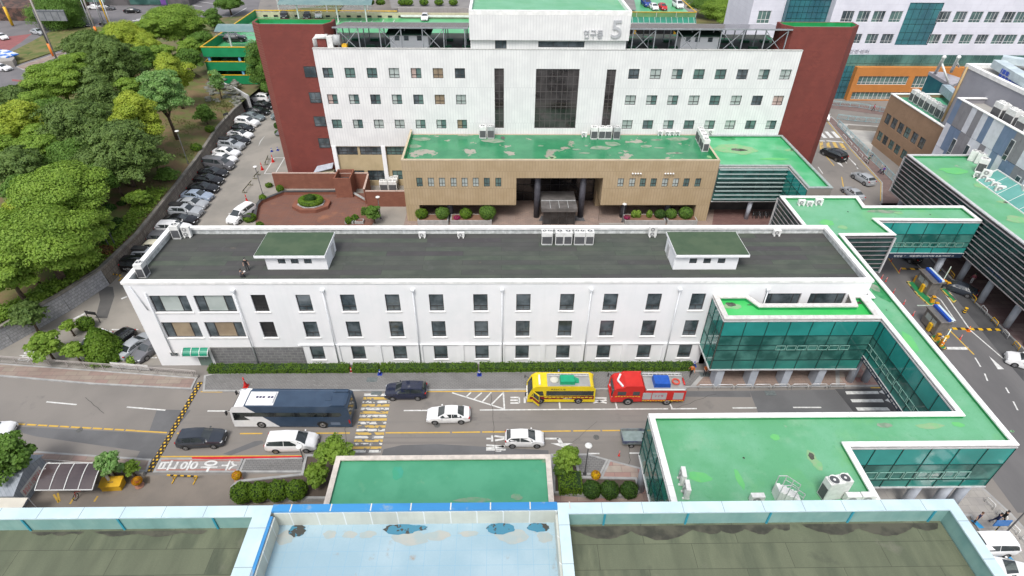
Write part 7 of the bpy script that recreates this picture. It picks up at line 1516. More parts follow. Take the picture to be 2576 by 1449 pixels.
def ac(kind,p,rz,label,group=None,scale=None):
    mk=dict(s=lambda:ac_small(1),d=lambda:ac_small(2,.95,.62),t=lambda:ac_tall(.95,1),w=lambda:ac_tall(1.25,2),g=lambda:ac_tall(.95,1,1.65,acg),b=lambda:ac_tall(1.9,2,2.1))
    if kind not in AC: r=AC[kind]=mk[kind](); 
    else: r=dup(AC[kind],(0,0,0))
    if scale: r.scale=(scale,)*3
    elif kind in AC and r is not AC[kind]: r.scale=(1,1,1)
    if 'group' in r and not group: del r['group']
    r.name={'s':'air_conditioner','d':'air_conditioner'}.get(kind,'cooling_unit'); r.location=p; r.rotation_euler=(0,0,rad(rz)); tag(r,label,'cooling unit' if kind not in 'sd' else 'air conditioner',group); return r
zr_=11.45; GW='air conditioners along the back parapet of the dark roof'
for k,x,y,rz,l,s in (('t',450,597,0,'tall white cooling unit in the far left corner of the dark roof',1.1),('d',474,596,0,'two-fan air conditioner beside the corner cooling unit',1.1),('t',364,694,90,'tall white cooling unit at the near left corner of the dark roof',1.1),
 ('s',1063,597,0,'single-fan air conditioner left of another by the back parapet',1.),('s',1160,597,0,'single-fan air conditioner between the left pair and the big row',1.),('w',1375,612,0,'twin-fan cooling unit at the left end of the row of five',1.05),('t',1406,612,0,'cooling unit second from the left in the row of five',1.05),('t',1427,612,0,'cooling unit in the middle of the row of five',1.05),('w',1456,612,0,'twin-fan cooling unit fourth in the row of five',1.05),('t',1481,612,0,'cooling unit at the right end of the row of five',1.05),('d',1640,595,0,'two-fan air conditioner just left of the right stair head',1.05),('s',1952,592,0,'single-fan air conditioner near the far right corner of the dark roof',1.1)): ac(k,P(x,y,zr_),rz,l,GW,s)
zt_=10.06; GT='cooling units along the wall on the worn green roof'
for k,x,y,rz,l,s in (('t',1215,346,0,'tall white cooling unit, left one of the first pair on the worn green roof',1.25),('g',1235,346,0,'tall grey cooling unit, right one of the first pair',1.25),('s',1454,334,0,'small air conditioner beside the big dark window strip',1.1),('s',1469,344,0,'small air conditioner left of the three tall units',1.1),('t',1493,348,0,'tall white unit, first of four beside the dark window strip',1.25),('t',1512,348,0,'tall white unit, second of four',1.25),('t',1528,348,0,'tall white unit, third of four',1.25),('g',1549,348,0,'tall grey unit, last of four',1.25),
 ('s',1660,340,0,'small air conditioner, first of the small ones on the right',1.1),('s',1678,340,0,'small air conditioner, second of the small ones',1.),('s',1690,340,0,'small air conditioner, third of the small ones',1.),('s',1704,340,0,'small air conditioner, last of the small ones',1.),('t',1758,352,-90,'farthest tall unit in the row along the right edge of the worn roof',1.25),('t',1762,360,-90,'tall unit second in the row along the right edge',1.25),('t',1767,369,-90,'tall unit third in the row along the right edge',1.25),('t',1771,379,-90,'tall unit nearest in the row along the right edge',1.25),('s',1786,338,0,'small air conditioner behind the right edge row',1.1)): ac(k,P(x,y,zt_),rz,l,GT,s)
zs_=10.08; GS='air conditioners on the skywalk roof'
for k,x,y,rz,l,s in (('s',2014,516,0,'air conditioner, left of three on the far skywalk roof',1.15),('s',2035,518,0,'smallest air conditioner, middle of three on the far skywalk roof',1.),('s',2057,515,0,'air conditioner, right of three on the far skywalk roof',1.25),('d',1713,1212,-95,'two-fan air conditioner at the left edge of the near green roof, farther one',1.),('d',1723,1246,-95,'two-fan air conditioner at the left edge of the near green roof, nearer one',1.),('b',2089,1246,10,'large twin-fan cooling unit on the near green roof',1.),('s',1900,1262,0,'air conditioner just behind the pale blue parapet, left of the steps',1.2),('s',2137,1262,0,'air conditioner behind the parapet next to the large unit',1.3),('s',2175,1261,0,'air conditioner behind the parapet at the glass corner',1.3)): ac(k,P(x,y,zs_),rz,l,GS,s)
zl_=10.86; GL='air conditioners on the louvred hall roof'
Z8=lambda x,y:((3500+x/3.622)*.644,(450+y/3.622)*.644)
for k,x,y,rz,l,s in (('b',1085,650,-40,'white chiller unit at the far end of the louvred hall roof',.8),('b',1180,690,-40,'white chiller unit next to the far end one',.8),('t',1175,800,-40,'tall dark fronted cooling unit before the glass skylight',1.3),('s',1140,885,-40,'air conditioner nearest the tall dark unit by the skylight',1.25),('d',1230,930,-40,'two-fan air conditioner beside the skylight',1.3),('s',1300,980,-40,'air conditioner third along the skylight',1.25),('s',1385,1035,-30,'air conditioner fourth along the skylight',1.3),('s',1445,1090,-20,'air conditioner at the near end of the skylight',1.4),('s',1615,1110,-10,'air conditioner between the skylight and the right edge',1.35),('t',1765,1190,-20,'large unit at the right edge of the louvred hall roof',1.2)): ac(k,P(*Z8(x,y),zl_),rz,l,GL,s)
GBt='white cooling units in a row on the brown building'
wl_=['first','second','third','fourth','fifth','sixth','last']
for i in range(7): 
    a=P(2352,300-28,10.05); c=P(2452,318,10.05); p=a.lerp(c,i/6); ac('t',(81.3,113.2-i*1.75,10.05),-90,f'white cooling unit on the brown building, {wl_[i]} counted from the far end',GBt,1.35)
for i,(x,y) in enumerate(((2505,300),(2535,318),(2565,338))): ac('w',P(x,y,gz-.85),-90,('farthest','middle','nearest')[i]+' dark fronted chiller behind the coping of the panelled building','chillers on the panelled building roof',1.55)
GCt='cooling units in the yard behind the brick wall'
for i,(x,y,k) in enumerate(((959,457,'d'),(968,479,'w'),(995,463,'w'),(993,471,'w'),(990,479,'w'),(1000,448,'g'))): ac(k,P(x,y,0),0,('two-fan unit against the tan wall','twin-fan unit at the left of the yard','twin-fan unit at the back of the yard stack','twin-fan unit in the middle of the yard stack','twin-fan unit at the front of the yard stack','grey tall unit beside the hall corner')[i]+', behind the brick wall',GCt,1.2)
# roof steps
p=P(1975,1250,zs_); r=thing('roof_stair','white metal access steps with thin handrails on the near green roof','steps',p); b=MB()
for i in range(6): b.box((-.9+i*.32,-.4,.0),(-.6+i*.32,.4,1.2-i*.2))
b.build('steps',frame_w,r,world=False)
for s in (-.42,.42): b=MB(); b.beam((-.9,s,2.1),(-.3,s,2.1),.05); b.beam((-.3,s,2.1),(1.1,s,.95),.05); b.beam((-.3,s,1.65),(1.1,s,.5),.04); [b.beam((x,s,.2),(x,s,2.1-max(0,(x+.3)*.82)),.05) for x in (-.9,-.3,.4,1.1)]; b.build('handrail',pale,r,world=False)
# ---------------------------------------------------------------- street furniture
def cone(p,rz,c,label,group=None,h=.75,tall=False):
    m={'red':redp,'blue':bluep,'orange':org}[c]; r=thing('traffic_cone',label,'cone',p,rz,group); b=MB()
    if tall: b.box((-.28,-.28,0),(.28,.28,.06)); b.lathe((0,0,.06),[(.24,0),(.2,.3),(.09,.6),(.07,1.25),(.05,1.4)],12)
    else: b.box((-.26,-.26,0),(.26,.26,.05)); b.lathe((0,0,.05),[(.17,0),(.04,h-.05)],12)
    b.build('cone_body',m,r,world=False); b=MB(); z=.05+h*.45 if not tall else .9; R=.17*.55+.015 if not tall else .095; b.lathe((0,0,z),[(R,0),(R*.75,.14)],12); b.build('white_band',frame_w,r,world=False); return r
for x,y,c,l,t in ((619,972,'red','tall red tapered cone on the paving behind the coach',1),(884,936,'red','red cone with white bands in the first hedge gap',0),(956,941,'blue','blue cone in the second hedge gap',0),(1206,943,'blue','blue cone in front of the long hedge',0),(1405,941,'blue','blue cone behind the yellow rescue bus',0),(1737,921,'blue','left one of two blue cones at the right end of the hedge',0),(1746,920,'blue','right one of two blue cones at the right end of the hedge',0),
 (699,378,'blue','blue cone in the drive near the brick hut',0),(684,381,'blue','blue cone in the drive nearer the painted bay',0),(687,407,'red','red cone with white top standing inside the painted bay',1),(660,427,'red','tall red cone at the corner of the painted bay',1),(622,508,'red','tall red cone next to the white people carrier',1),(2435,832,'orange','orange cone on the speed bump before the ticket booths',0)):
    cone(P(x,y,.12 if 940<y<980 and x<1700 else .01),0,c,l,'traffic cones',tall=bool(t))
dl=[(1557,1143),(2231,663),(2263,688),(2231,718),(2262,751),(2222,700)]
for i,(x,y) in enumerate([(1557,1146),(2241,658),(2262,683),(2217,701),(2228,708),(2247,737),(2273,765),(2296,794),(2415,853)]):
    r=thing('delineator_post',('thin red and white flexible post on the road before the green roof','red post nearest the glass link','red post at the first speed bump','red post first along the skywalk edge','red post second along the skywalk edge','red post third along the skywalk edge','red post fourth along the skywalk edge','red post last along the skywalk edge','red post on the yellow line in front of the booths')[i],'traffic post',P(x,y,.01),group='red flexible lane posts')
    b=MB(); b.lathe((0,0,0),[(.13,0),(.1,.05),(.045,.08),(.04,.75)],10); b.build('post',redp,r,world=False); b=MB(); b.lathe((0,0,.45),[(.046,0),(.046,.09)],10); b.lathe((0,0,.62),[(.045,0),(.045,.08)],10); b.build('reflective_bands',frame_w,r,world=False)
def lamp(p,h,label,k='disc',group='street lamps'):
    r=thing('street_lamp',label,'street lamp',p,group=group); b=MB(); b.lathe((0,0,0),[(.2,0),(.18,.12),(.07,.2),(.055,h)],10); b.build('pole',dark,r,world=False); b=MB()
    if k=='disc': b.lathe((0,0,h),[(.1,0),(.33,.08),(.36,.14),(.3,.22),(.1,.26)],18)
    else: b.box((-.5,-.1,h-.05),(.1,.1,h+.06))
    b.build('lamp_head',frame_w,r,world=False); return r
lamp(P(1471,1192,.1),4.3,'street lamp with white disc head right of the green porch roof'); lamp(P(765,1160,.1),2.2,'street lamp with white disc head beside the white people carrier on the road'); lamp(P(661,489,0),5.2,'lamp post beside the drive left of the courtyard'); lamp(P(958,550,0),3.9,'lamp post at the courtyard corner by the brick wall'); lamp(P(1565,558,0),3.2,'lamp post right of the porch before the magenta flowers'); lamp(P(474,413,2.6),6.2,'lamp post on the slope behind the parked white sedans')
lamp(P(292,621,2.6),5.0,'leaning grey pole with lamp on the slope, nearer the wall',k='box'); lamp(P(278,627,2.6),5.2,'grey pole on the slope beside the lamp, farther from the wall',k='box'); lamp(P(2525,1345,.12),5,'street lamp at the kerb right of the blue marked bays')
# hoop railings
def hoop(a,c,label,group,m=None,h=.75):
    r=thing('hoop_railing',label,'railing',((a.x+c.x)/2,(a.y+c.y)/2,a.z),group=group); b=MB(); up=Vector((0,0,h)); q=(c-a)*.06
    b.tube([a,a+up*.85,a+up+q,c+up-q,c+up*.85,c],.05,8); b.build('hoop',m or pale,r); b=MB(); b.beam(a+up*.45,c+up*.45,.03); b.build('lower_bar',m or pale,r); return r
n_=['first','second','third','fourth','fifth','sixth','seventh','eighth']
for i in range(8): x=1756+i*47; hoop(P(x,979-i*.3,.02),P(x+38,979-i*.3,.02),f'{n_[i]} steel hoop railing from the left along the kerb before the annex','steel hoop railings before the annex')
for i in range(5):
    a=P(2118+i*13.5,332+i*14.5+14,.12); c=P(2127+i*13.5,341+i*14.5+14,.12); hoop(a,c,f'{n_[i]} hoop railing from the far end on the brown pavement','hoop railings on the brown pavement')
for i in range(8):
    t=i/8; a=P(2357+218*t,672+240*t-14,.12); c=P(2369+218*t,686+240*t-14,.12); hoop(a,c,f'{n_[i]} yellow topped hoop railing from the glass link, beside the entry lane','yellow topped hoop railings',yel if i%2 else pale)
for i in range(4):
    a=P(2476+i*30,1262+i*32,.12); c=P(2496+i*30,1282+i*32,.12); hoop(a,c,f'{n_[i]} white hoop railing along the yellow kerb, bottom right','white hoop railings bottom right',frame_w)
def railing(pts,h,m,label,name='fence',group=None,bars=.22,cat='fence',z=0,top=.07,posts=2.2,pm_=None):
    r=thing(name,label,cat,(pts[0].x,pts[0].y,z),group=group); b=MB(); c=MB(); d_=MB()
    for a,e in zip(pts[:-1],pts[1:]):
        a=Vector((a.x,a.y,z)); e=Vector((e.x,e.y,z)); L=(e-a).length; up=Vector((0,0,1)); b.beam(a+up*h,e+up*h,top); b.beam(a+up*(h-.18),e+up*(h-.18),.04); b.beam(a+up*.12,e+up*.12,.05)
        for i in range(int(L/bars)+1): p=a.lerp(e,i*bars/L); d_.beam(p+up*.14,p+up*(h-.2),.025)
        for i in range(int(L/posts)+1): p=a.lerp(e,i*posts/L); c.beam(p,p+up*h,.08)
    b.build('rails',m,r); c.build('posts',pm_ or m,r); d_.build('bars',m,r); return r
steelr=mat('rail_grey',(.4,.37,.35),rough=.5)
f1=PP([(-60,905),(0,913),(500,951)]); railing(f1,1.1,steelr,'long steel fence with vertical bars between the side car park and the pink pavement',z=.1)
wallseg([(v.x,v.y) for v in PP([(-60,903),(0,911),(500,949)])],.25,.3,conc,'fence_kerb','low concrete kerb wall under the long steel fence')
b=MB(); a=PP([(286,926),(380,934)]); n_v=Vector((-.1,-.12,0)); b.beam(Vector((a[0].x,a[0].y-.12,.68)),Vector((a[1].x,a[1].y-.12,.68)),.02,.85); bn=tag(b.build('banner',frame_w),'white cloth banner with small grey lettering tied to the long fence','banner')
ang=math.atan2((a[1]-a[0]).y,(a[1]-a[0]).x); m_=(a[0]+a[1])/2; t_=text('banner_text','확진자 방문이력 및 호흡기증상 여부 확인을 위하여 CCTV 설치',.3,mat('lettering_grey',(.25,.25,.27),rough=.6),(m_.x,m_.y-.142,.72),(rad(90),0,ang+math.pi*0),None,.001,fit=(3.7,.22)); t_.parent=bn
railing(PP([(60,1170),(225,1182),(360,1193)]),1.1,steelr,'steel fence with slanting shadows along the lower pink pavement',z=.1)
wallseg([(v.x,v.y) for v in PP([(60,1174),(225,1186),(365,1197)])],.5,.3,conc,'retaining_kerb','dark concrete kerb wall under the lower fence')
gsheet('planting_bed',mat('bed_soil',(.14,.11,.08),(.10,.08,.055),scale=1,rough=.95,patch=((.1,.13,.04),1.2,.6,.66)),[(66,1200),(225,1190),(377,1199),(377,1216),(240,1218),(66,1240)],.02)
bl_=mat('rail_pale_blue',(.30,.48,.52),rough=.5)
railing(PP([(2106,318),(2180,392),(2248,462),(2300,520)]),1.3,bl_,'pale blue railing beside the brown pavement where people walk',z=.12,bars=.3); railing(PP([(2105,300),(2150,306),(2225,312)]),1.1,bl_,'pale blue railing along the ramp behind the brown building',z=.1,bars=.3); railing(PP([(2063,263),(2160,272),(2240,287)]),1.1,bl_,'pale railing in front of the orange brick base of the hospital wing',z=.1,bars=.35)
gsheet('ramp_walls',mat('ramp_concrete',(.42,.41,.38),(.34,.33,.31),scale=.4,rough=.85),[(2108,310),(2215,318),(2200,350),(2190,385)],.03)
gsheet('pavement_strip',MATS['brown_street_paving'],[(2068,256),(2240,272),(2240,292),(2068,270)],.03)
wallseg([(v.x,v.y) for v in PP([(2130,325),(2205,330)])],1.0,.3,conc,'ramp_wall','pale concrete ramp wall left of the brown building')
# pavement furniture bottom left
def barrier(a,c,label,group=None,hh=.75,m1=yel,m2=blk_y,legs=True):
    r=thing('barrier_bar',label,'barrier',((a.x+c.x)/2,(a.y+c.y)/2,a.z),group=group); n=9; up=Vector((0,0,hh))
    for k_,m in ((0,m1),(1,m2)):
        b=MB()
        for i in range(n):
            if i%2==k_: b.beam(a.lerp(c,i/n)+up,a.lerp(c,(i+1)/n)+up,.11)
        b.build('yellow_bands' if k_==0 else 'black_bands',m,r)
    for t in (.15,.85):
        b=MB(); p=a.lerp(c,t); d=(c-a).normalized(); nn=Vector((-d.y,d.x,0)); b.beam(p+up,p,.06); b.beam(p-nn*.45+Vector((0,0,.05)),p+nn*.45+Vector((0,0,.05)),.08); b.build('leg',m1,r)
barrier(P(427,1207,.01),P(503,1210,.01),'yellow and black striped barrier bar on legs below the painted letters'); barrier(P(272,698,.01),P(310,703,.01),'striped barrier bar in front of the black van by the stone wall')
for i,(a,c) in enumerate((((612,489),(634,462)),((640,452),(652,438)),((668,418),(676,398)))): barrier(P(*a,.01),P(*c,.01),('nearest','middle','farthest')[i]+' dark striped barrier bar beside the painted bay in the drive','dark barrier bars in the drive',.6,mat('dull_olive',(.12,.11,.05),rough=.7),black)
p=P(288,1225,.01); r=thing('salt_box','yellow wedge shaped sand box at the kerb under the bright green tree','box',p,rad(3)); b=MB(); prof(b,[(-.9,0),(-.95,.7),(-.95,.8),(.95,.8),(.95,.7),(.9,0)],-.45,.45); b.build('box_body',yel,r,world=False); b=MB(); b.poly([(-1,-.55,.8),(1,-.55,.8),(1,.5,1.02),(-1,.5,1.02)]); b.poly([(-1,-.55,.8),(-1,.5,1.02),(-1,.5,.8)]); b.poly([(1,-.55,.8),(1,.5,.8),(1,.5,1.02)]); b.poly([(1,.5,.8),(-1,.5,.8),(-1,.5,1.02),(1,.5,1.02)]); b.build('lid',yel,r,world=False); t_=text('lettering','제설함',.2,dark,(0,0,0),(rad(12),0,0),None,.002,fit=(.55,.18)); t_.parent=r; t_.location=(0,-.1,.905)
for px,py,l in ((352,1222,'flower pot of yellow and orange blooms beside the thin rose tree'),(601,1208,'flower pot of orange blooms left of the round bushes'),(1497,1207,'flower pot of orange and yellow blooms beside the tall street lamp')):
    p=P(px,py,.02); r=thing('flower_pot',l,'flower pot',p,group='pots of bright flowers'); b=MB(); b.lathe((0,0,0),[(.4,0),(.42,.06),(.2,.12),(.3,.45),(.42,.5)],16); b.build('pot',mat('terracotta',(.45,.22,.15),rough=.8),r,world=False)
    rg=np.random.default_rng(px); d=rg.normal(size=(900,3)); d/=np.linalg.norm(d,axis=1,keepdims=True); q=d*np.array([.46,.46,.38])+np.array([0,0,.8]); leaves_mesh('blooms',q,d+rg.normal(size=d.shape)*.3,.13,LM['Y'],r,seed=px); leaves_mesh('leaves',q[:400]*.97,d[:400],.14,LM['E'],r,seed=px+1)
# round bushes in the kerbed bed
def bed(pts,label):
    q=PP(pts); r=thing('planting_bed_kerb',label,'planter',(q[0].x,q[0].y,0)); b=MB(); n=len(q)
    if area(q)<0: q=q[::-1]
    k=inset(q,.25); z=.5
    for i in range(n):
        j=(i+1)%n; b.poly([(*q[i].xy,0),(*q[j].xy,0),(*q[j].xy,z),(*q[i].xy,z)]); b.poly([(*q[i].xy,z),(*q[j].xy,z),(*k[j],z),(*k[i],z)]); b.poly([(*k[j],z-.15),(*k[i],z-.15),(*k[i],z),(*k[j],z)])
    b.build('kerb',kerb,r); b=MB(); b.poly([(*p,z-.14) for p in k]); b.build('soil',mat('bed_soil_dark',(.09,.07,.055),rough=.95),r)
bed([(583,1232),(600,1215),(760,1198),(770,1150),(850,1150),(838,1262),(700,1262),(600,1256)],'stone edged bed with four round bushes left of the green porch roof'); bed([(1390,1150),(1450,1160),(1460,1205),(1600,1208),(1612,1240),(1590,1256),(1500,1255),(1390,1248)],'stone edged bed with clipped bushes right of the green porch roof')
for i,(px,py,R_,l) in enumerate(((609,1240,27,'first large round bush from the left in the row of four'),(652,1238,25,'second large round bush in the row of four'),(698,1235,27,'third large round bush in the row of four'),(745,1233,26,'fourth large round bush, next to the leaning pine'))): bush(px,py,R_,24,'F',l,z=.4,size=.15,group='four large round bushes left of the green porch')
for i,(px,py,R_,l) in enumerate(((1488,1232,23,'dark round bush next to the box shaped hedge'),(1533,1233,23,'dark round bush in the middle of the right bed'),(1582,1233,21,'dark round bush at the curved kerb end'))): bush(px,py,R_,21,'G',l,z=.4,size=.15,group='three dark round bushes right of the green porch')
a=P(1406,1235,.4); c=P(1462,1235,.4); hedge((a.x,a.y+.5),(c.x,c.y+.5),1.9,1.2,'F','box shaped clipped hedge right of the green porch roof',z=.4)
# bike shelter, bicycle, shed, tent
A=P(75,1232,0); B_=P(238,1232,0); r=thing('bicycle_shelter','bicycle shelter with a curved dark brown translucent roof on white posts','shelter',((A.x+B_.x)/2,A.y,0)); n=8; w_=2.4; yb_=P(150,1218,0).y
for i in range(n):
    pass
b=MB(); x0=P(72,1248,2.2).x; x1=P(218,1248,2.2).x; yfz=P(140,1233,2.0).y; arc=[(yfz+w_*t,2.0+.75*math.sin(min(1,t*1.0)*math.pi*.5)) for t in [i/8 for i in range(9)]]
for (y0,z0),(y1,z1) in zip(arc[:-1],arc[1:]): b.poly([(x0+(y0-yfz)*.0,y0,z0),(x1,y0,z0),(x1,y1,z1),(x0,y1,z1)])
b.build('roof_sheet',glassy('brown_translucent_sheet',(.05,.035,.038),(.075,.055,.055),rough=.15),r)
b=MB()
for i in range(5):
    x=x0+(x1-x0)*i/4
    for (y0,z0),(y1,z1) in zip(arc[:-1],arc[1:]): b.beam((x,y0,z0+.02),(x,y1,z1+.02),.07)
b.beam((x0,arc[0][0],arc[0][1]),(x1,arc[0][0],arc[0][1]),.08); b.beam((x0,arc[-1][0],arc[-1][1]),(x1,arc[-1][0],arc[-1][1]),.08); b.build('roof_ribs',frame_w,r)
for x in (x0+.1,x1): 
    for dy in (-.1,.5): b=MB(); b.beam((x,yfz+w_-dy,2.7),(x+.25,yfz+w_-dy-.2,0),.18); b.build('post',frame_w,r)
def bicycle(p,rz,label,group=None,col='red'):
    r=thing('bicycle',label,'bicycle',p,rz,group)
    for x in (-.52,.52):
        b=MB()
        for i in range(14): t=2*math.pi*i/14; t2=2*math.pi*(i+1)/14; b.beam((x+.33*math.cos(t),0,.34+.33*math.sin(t)),(x+.33*math.cos(t2),0,.34+.33*math.sin(t2)),.045)
        for i in range(6): t=math.pi*i/6; b.beam((x+.32*math.cos(t),0,.34+.32*math.sin(t)),(x-.32*math.cos(t),0,.34-.32*math.sin(t)),.008)
        b.build('wheel',tyre,r,world=False)
    b=MB(); a,c,d,e=Vector((-.52,0,.34)),Vector((-.12,0,.32)),Vector((-.22,0,.85)),Vector((.38,0,.82))
    for u,v in ((a,c),(a,d),(c,d),(d,e),(c,e),(e,Vector((.52,0,.34)))): b.beam(u,v,.04)
    b.build('frame',redp if col=='red' else steel if col=='grey' else black,r,world=False); b=MB(); b.beam((.38,0,.82),(.36,0,1.02),.035); b.beam((.36,-.28,1.02),(.36,.28,1.02),.035); b.build('handlebar',black,r,world=False); b=MB(); b.box((-.36,-.08,.9),(-.1,.08,.96)); b.build('saddle',black,r,world=False); return r
bicycle(P(204,1243,0),rad(-97),'red and black bicycle sticking out of the bicycle shelter')
for i in range(12): p=P(1893+i*5.2,545,.02); bicycle(p,rad(80+((i*37)%23)-10),('first','second','third','fourth','fifth','sixth','seventh','eighth','ninth','tenth','eleventh','last')[i]+' bicycle from the left in the row under the glass side hall','bicycles parked under the glass side hall','grey' if i%3==0 else 'black')
A=P(-10,1262,0); r=thing('storage_shed','grey corrugated steel shed with a white and red notice on its gable','shed',(A.x,A.y,0)); x1=P(62,1240,1).x; y0=P(40,1278,0).y; b=MB(); b.box((x1-7,y0,0),(x1,y0+4.2,2.2)); b.build('shed_wall',mat('shed_sheet',(.34,.37,.41),(.28,.31,.35),scale=1,rough=.5,brick=('V',.4,9,.03,(.22,.25,.28),None)),r)
b=MB(); b.poly([(x1-7,y0-.2,2.15),(x1+.25,y0-.2,2.15),(x1+.25,y0+2.1,3.1),(x1-7,y0+2.1,3.1)]); b.poly([(x1-7,y0+2.1,3.1),(x1+.25,y0+2.1,3.1),(x1+.25,y0+4.4,2.15),(x1-7,y0+4.4,2.15)]); b.build('shed_roof',MATS['shed_sheet'],r); b=MB(); b.poly([(x1,y0,2.2),(x1,y0+4.2,2.2),(x1,y0+2.1,3.05)]); b.build('gable',MATS['shed_sheet'],r)
b=MB(); b.box((x1+.002,y0+.7,.6),(x1+.03,y0+3.5,1.6)); nb=b.build('notice',frame_w,r); t_=text('notice_text','출입금지 선별진료소',.5,redp,(x1+.035,y0+2.1,1.1),(rad(90),0,rad(90)),nb,.002,fit=(2.5,.6))
tc=[P(-60,1252,2.6),P(70,1252,2.6),P(50,1286,2.3),P(-60,1286,2.3)]; r=thing('tent_awning','cream canvas tent roof at the left edge above the pale blue parapet','tent',(tc[1].x,tc[1].y,0)); b=MB(); b.poly(tc[::-1]); b.poly([v-Vector((0,0,.06)) for v in tc]); b.build('canvas_roof',mat('cream_canvas',(.72,.68,.58),(.66,.62,.53),scale=1,rough=.8),r); b=MB(); b.beam(tc[1],Vector((tc[1].x,tc[1].y,0)),.06); b.beam(tc[2],Vector((tc[2].x,tc[2].y,0)),.06); b.build('pole',pale,r)
# black sign stand, slope sign, manhole drains, utility box
def signstand(p,rz,w,h,m,label,cat='sign',face=None,z0=.4):
    r=thing('sign_stand',label,cat,p,rz); b=MB(); b.box((-w/2,-.04,h-.45),(w/2,.04,h)); b.build('board',m,r,world=False)
    for x in (-w/2+.04,w/2-.04): b=MB(); b.beam((x,0,0),(x,0,h-.45),.07); b.build('post',black,r,world=False)
    return r
signstand(P(240,810,.0),rad(-12),1.6,1.75,black,'black metal sign board on two posts beside the round bush'); signstand(P(473,0+295+330,0) if 0 else P(572,303,2.7),rad(60),1.2,1.6,dark,'dark notice board on the top of the retaining wall'); signstand(P(643,608,0) if 0 else P(672,614,0) if 0 else P(620,560,0),0,2.0,1.5,dark,'dark low sign frame beside the white people carrier')
for px,py,l in ((1938,989,'square manhole cover in the dark asphalt before the annex'),(1773,944,'manhole cover in the paving beside the orange rescuer'),(936,957,'dark drain grate in the paving by the blue cone'),(947,988,'small drain grate at the kerb above the striped crossing')):
    p=P(px,py,.0); b=MB(); zz=.14 if py<960 else .03; b.box((p.x-.6,p.y-.35,.005),(p.x+.6,p.y+.35,zz)); tag(b.build('manhole_cover',mat('cover_metal',(.10,.12,.12),(.14,.16,.16),scale=4,rough=.5)),l,'manhole cover',group='covers and grates')
p=P(1712,553,0); b=MB(); b.box((p.x-.55,p.y-.3,0),(p.x+.55,p.y+.3,1.3)); tag(b.build('utility_cabinet',mat('cabinet_grey',(.4,.4,.4),rough=.4)),'grey metal utility cabinet at the tan wall corner','cabinet')
# ---------------------------------------------------------------- ticket booths
def island(pts,label):
    q=PP(pts); r=thing('traffic_island',label,'traffic island',(q[0].x,q[0].y,0)); 
    if area(q)<0: q=q[::-1]
    b=MB(); b.prism(q,0,.15,top=False); k=inset(q,.18); n=len(q)
    for i in range(n): j=(i+1)%n; b.poly([(*q[i].xy,.15),(*q[j].xy,.15),(*k[j],.15),(*k[i],.15)])
    b.build('island_kerb',mat('kerb_yellow_black',(.5,.38,.1),(.07,.07,.06),scale=1.1,rough=.8,lo=.49,hi=.51),r); b=MB(); b.poly([(*p,.152) for p in k]); b.build('green_top',mat('island_green',(.02,.20,.07),rough=.6),r)
ZB=lambda x,y:(2221.8+x*.2222,611.8+y*.2222)
island([ZB(258,440),ZB(345,440),ZB(690,790),ZB(600,790),ZB(380,590)],'green topped island under the farther ticket booth'); island([ZB(520,1050),ZB(600,1040),ZB(720,1200),ZB(660,1220)],'green topped island of the nearer ticket booth'); island([ZB(640,520),ZB(700,510),ZB(830,660),ZB(790,680)],'narrow green topped island between the entry lanes')
def booth(p,label):
    r=thing('ticket_booth',label,'ticket booth',p,rad(0),group='steel ticket booths'); st_=mat('brushed_steel',(.27,.25,.23),(.21,.2,.19),scale=2,rough=.35,metal=.5)
    b=MB(); b.box((-.75,-1.5,.15),(.75,1.5,2.35)); b.build('cabin',st_,r,world=False,bevel=.06); b=MB(); b.box((-.95,-1.75,2.36),(.95,1.7,2.56)); rf=b.build('roof',st_,r,world=False,bevel=.05)
    b=MB(); b.beam((.05,1.5,2.75),(.05,-1.7,2.75),.35,.3); b.build('roof_sign_blue',mat('booth_blue',(.02,.08,.42),rough=.4),rf,world=False); b=MB(); b.beam((.45,1.5,2.75),(.45,-1.7,2.75),.3,.25); b.build('roof_sign_white',mat('booth_white',(.6,.7,.75),rough=.3),rf,world=False)
    b=MB(); b.box((-.78,-.9,1.15),(-.751,-.1,1.95)); b.box((-.78,.1,1.15),(-.751,1.1,1.95)); b.build('window',glass_b,r,world=False); b=MB(); b.box((-1.05,-.7,.15),(-.78,-.2,1.3)); b.build('ticket_machine',yel,r,world=False); return r
booth(P(*ZB(470,560),0)+Vector((.3,.6,0)),'farther steel ticket booth with blue and white roof sign'); booth(P(*ZB(545,980),0)+Vector((.2,.2,0)),'nearer steel ticket booth with blue and white roof sign')
for i,(x,y,l) in enumerate(((358,440,'yellow ticket machine in front of the farther booth'),(385,430,'yellow ticket machine tucked behind another before the farther booth'),(670,490,'yellow barrier housing carrying the raised arm'),(712,510,'yellow machine beside the raised arm housing'),(545,670,'yellow machine behind the farther booth'),(580,740,'yellow barrier housing between the two booths'),(600,1095,'yellow machine behind the nearer booth'),(648,1160,'yellow barrier housing nearest the camera by the white stop line'))):
    p=P(*ZB(x,y),.15); r=thing('barrier_machine',l,'barrier machine',p,rad(-8),'yellow barrier machines'); b=MB(); b.box((-.22,-.2,0),(.22,.2,1.05)); b.build('housing',mat('machine_yellow',(.65,.32,.02),rough=.4),r,world=False,bevel=.03); b=MB(); b.box((-.18,-.21,.7),(.18,-.201,.95)); b.build('panel',dark,r,world=False)
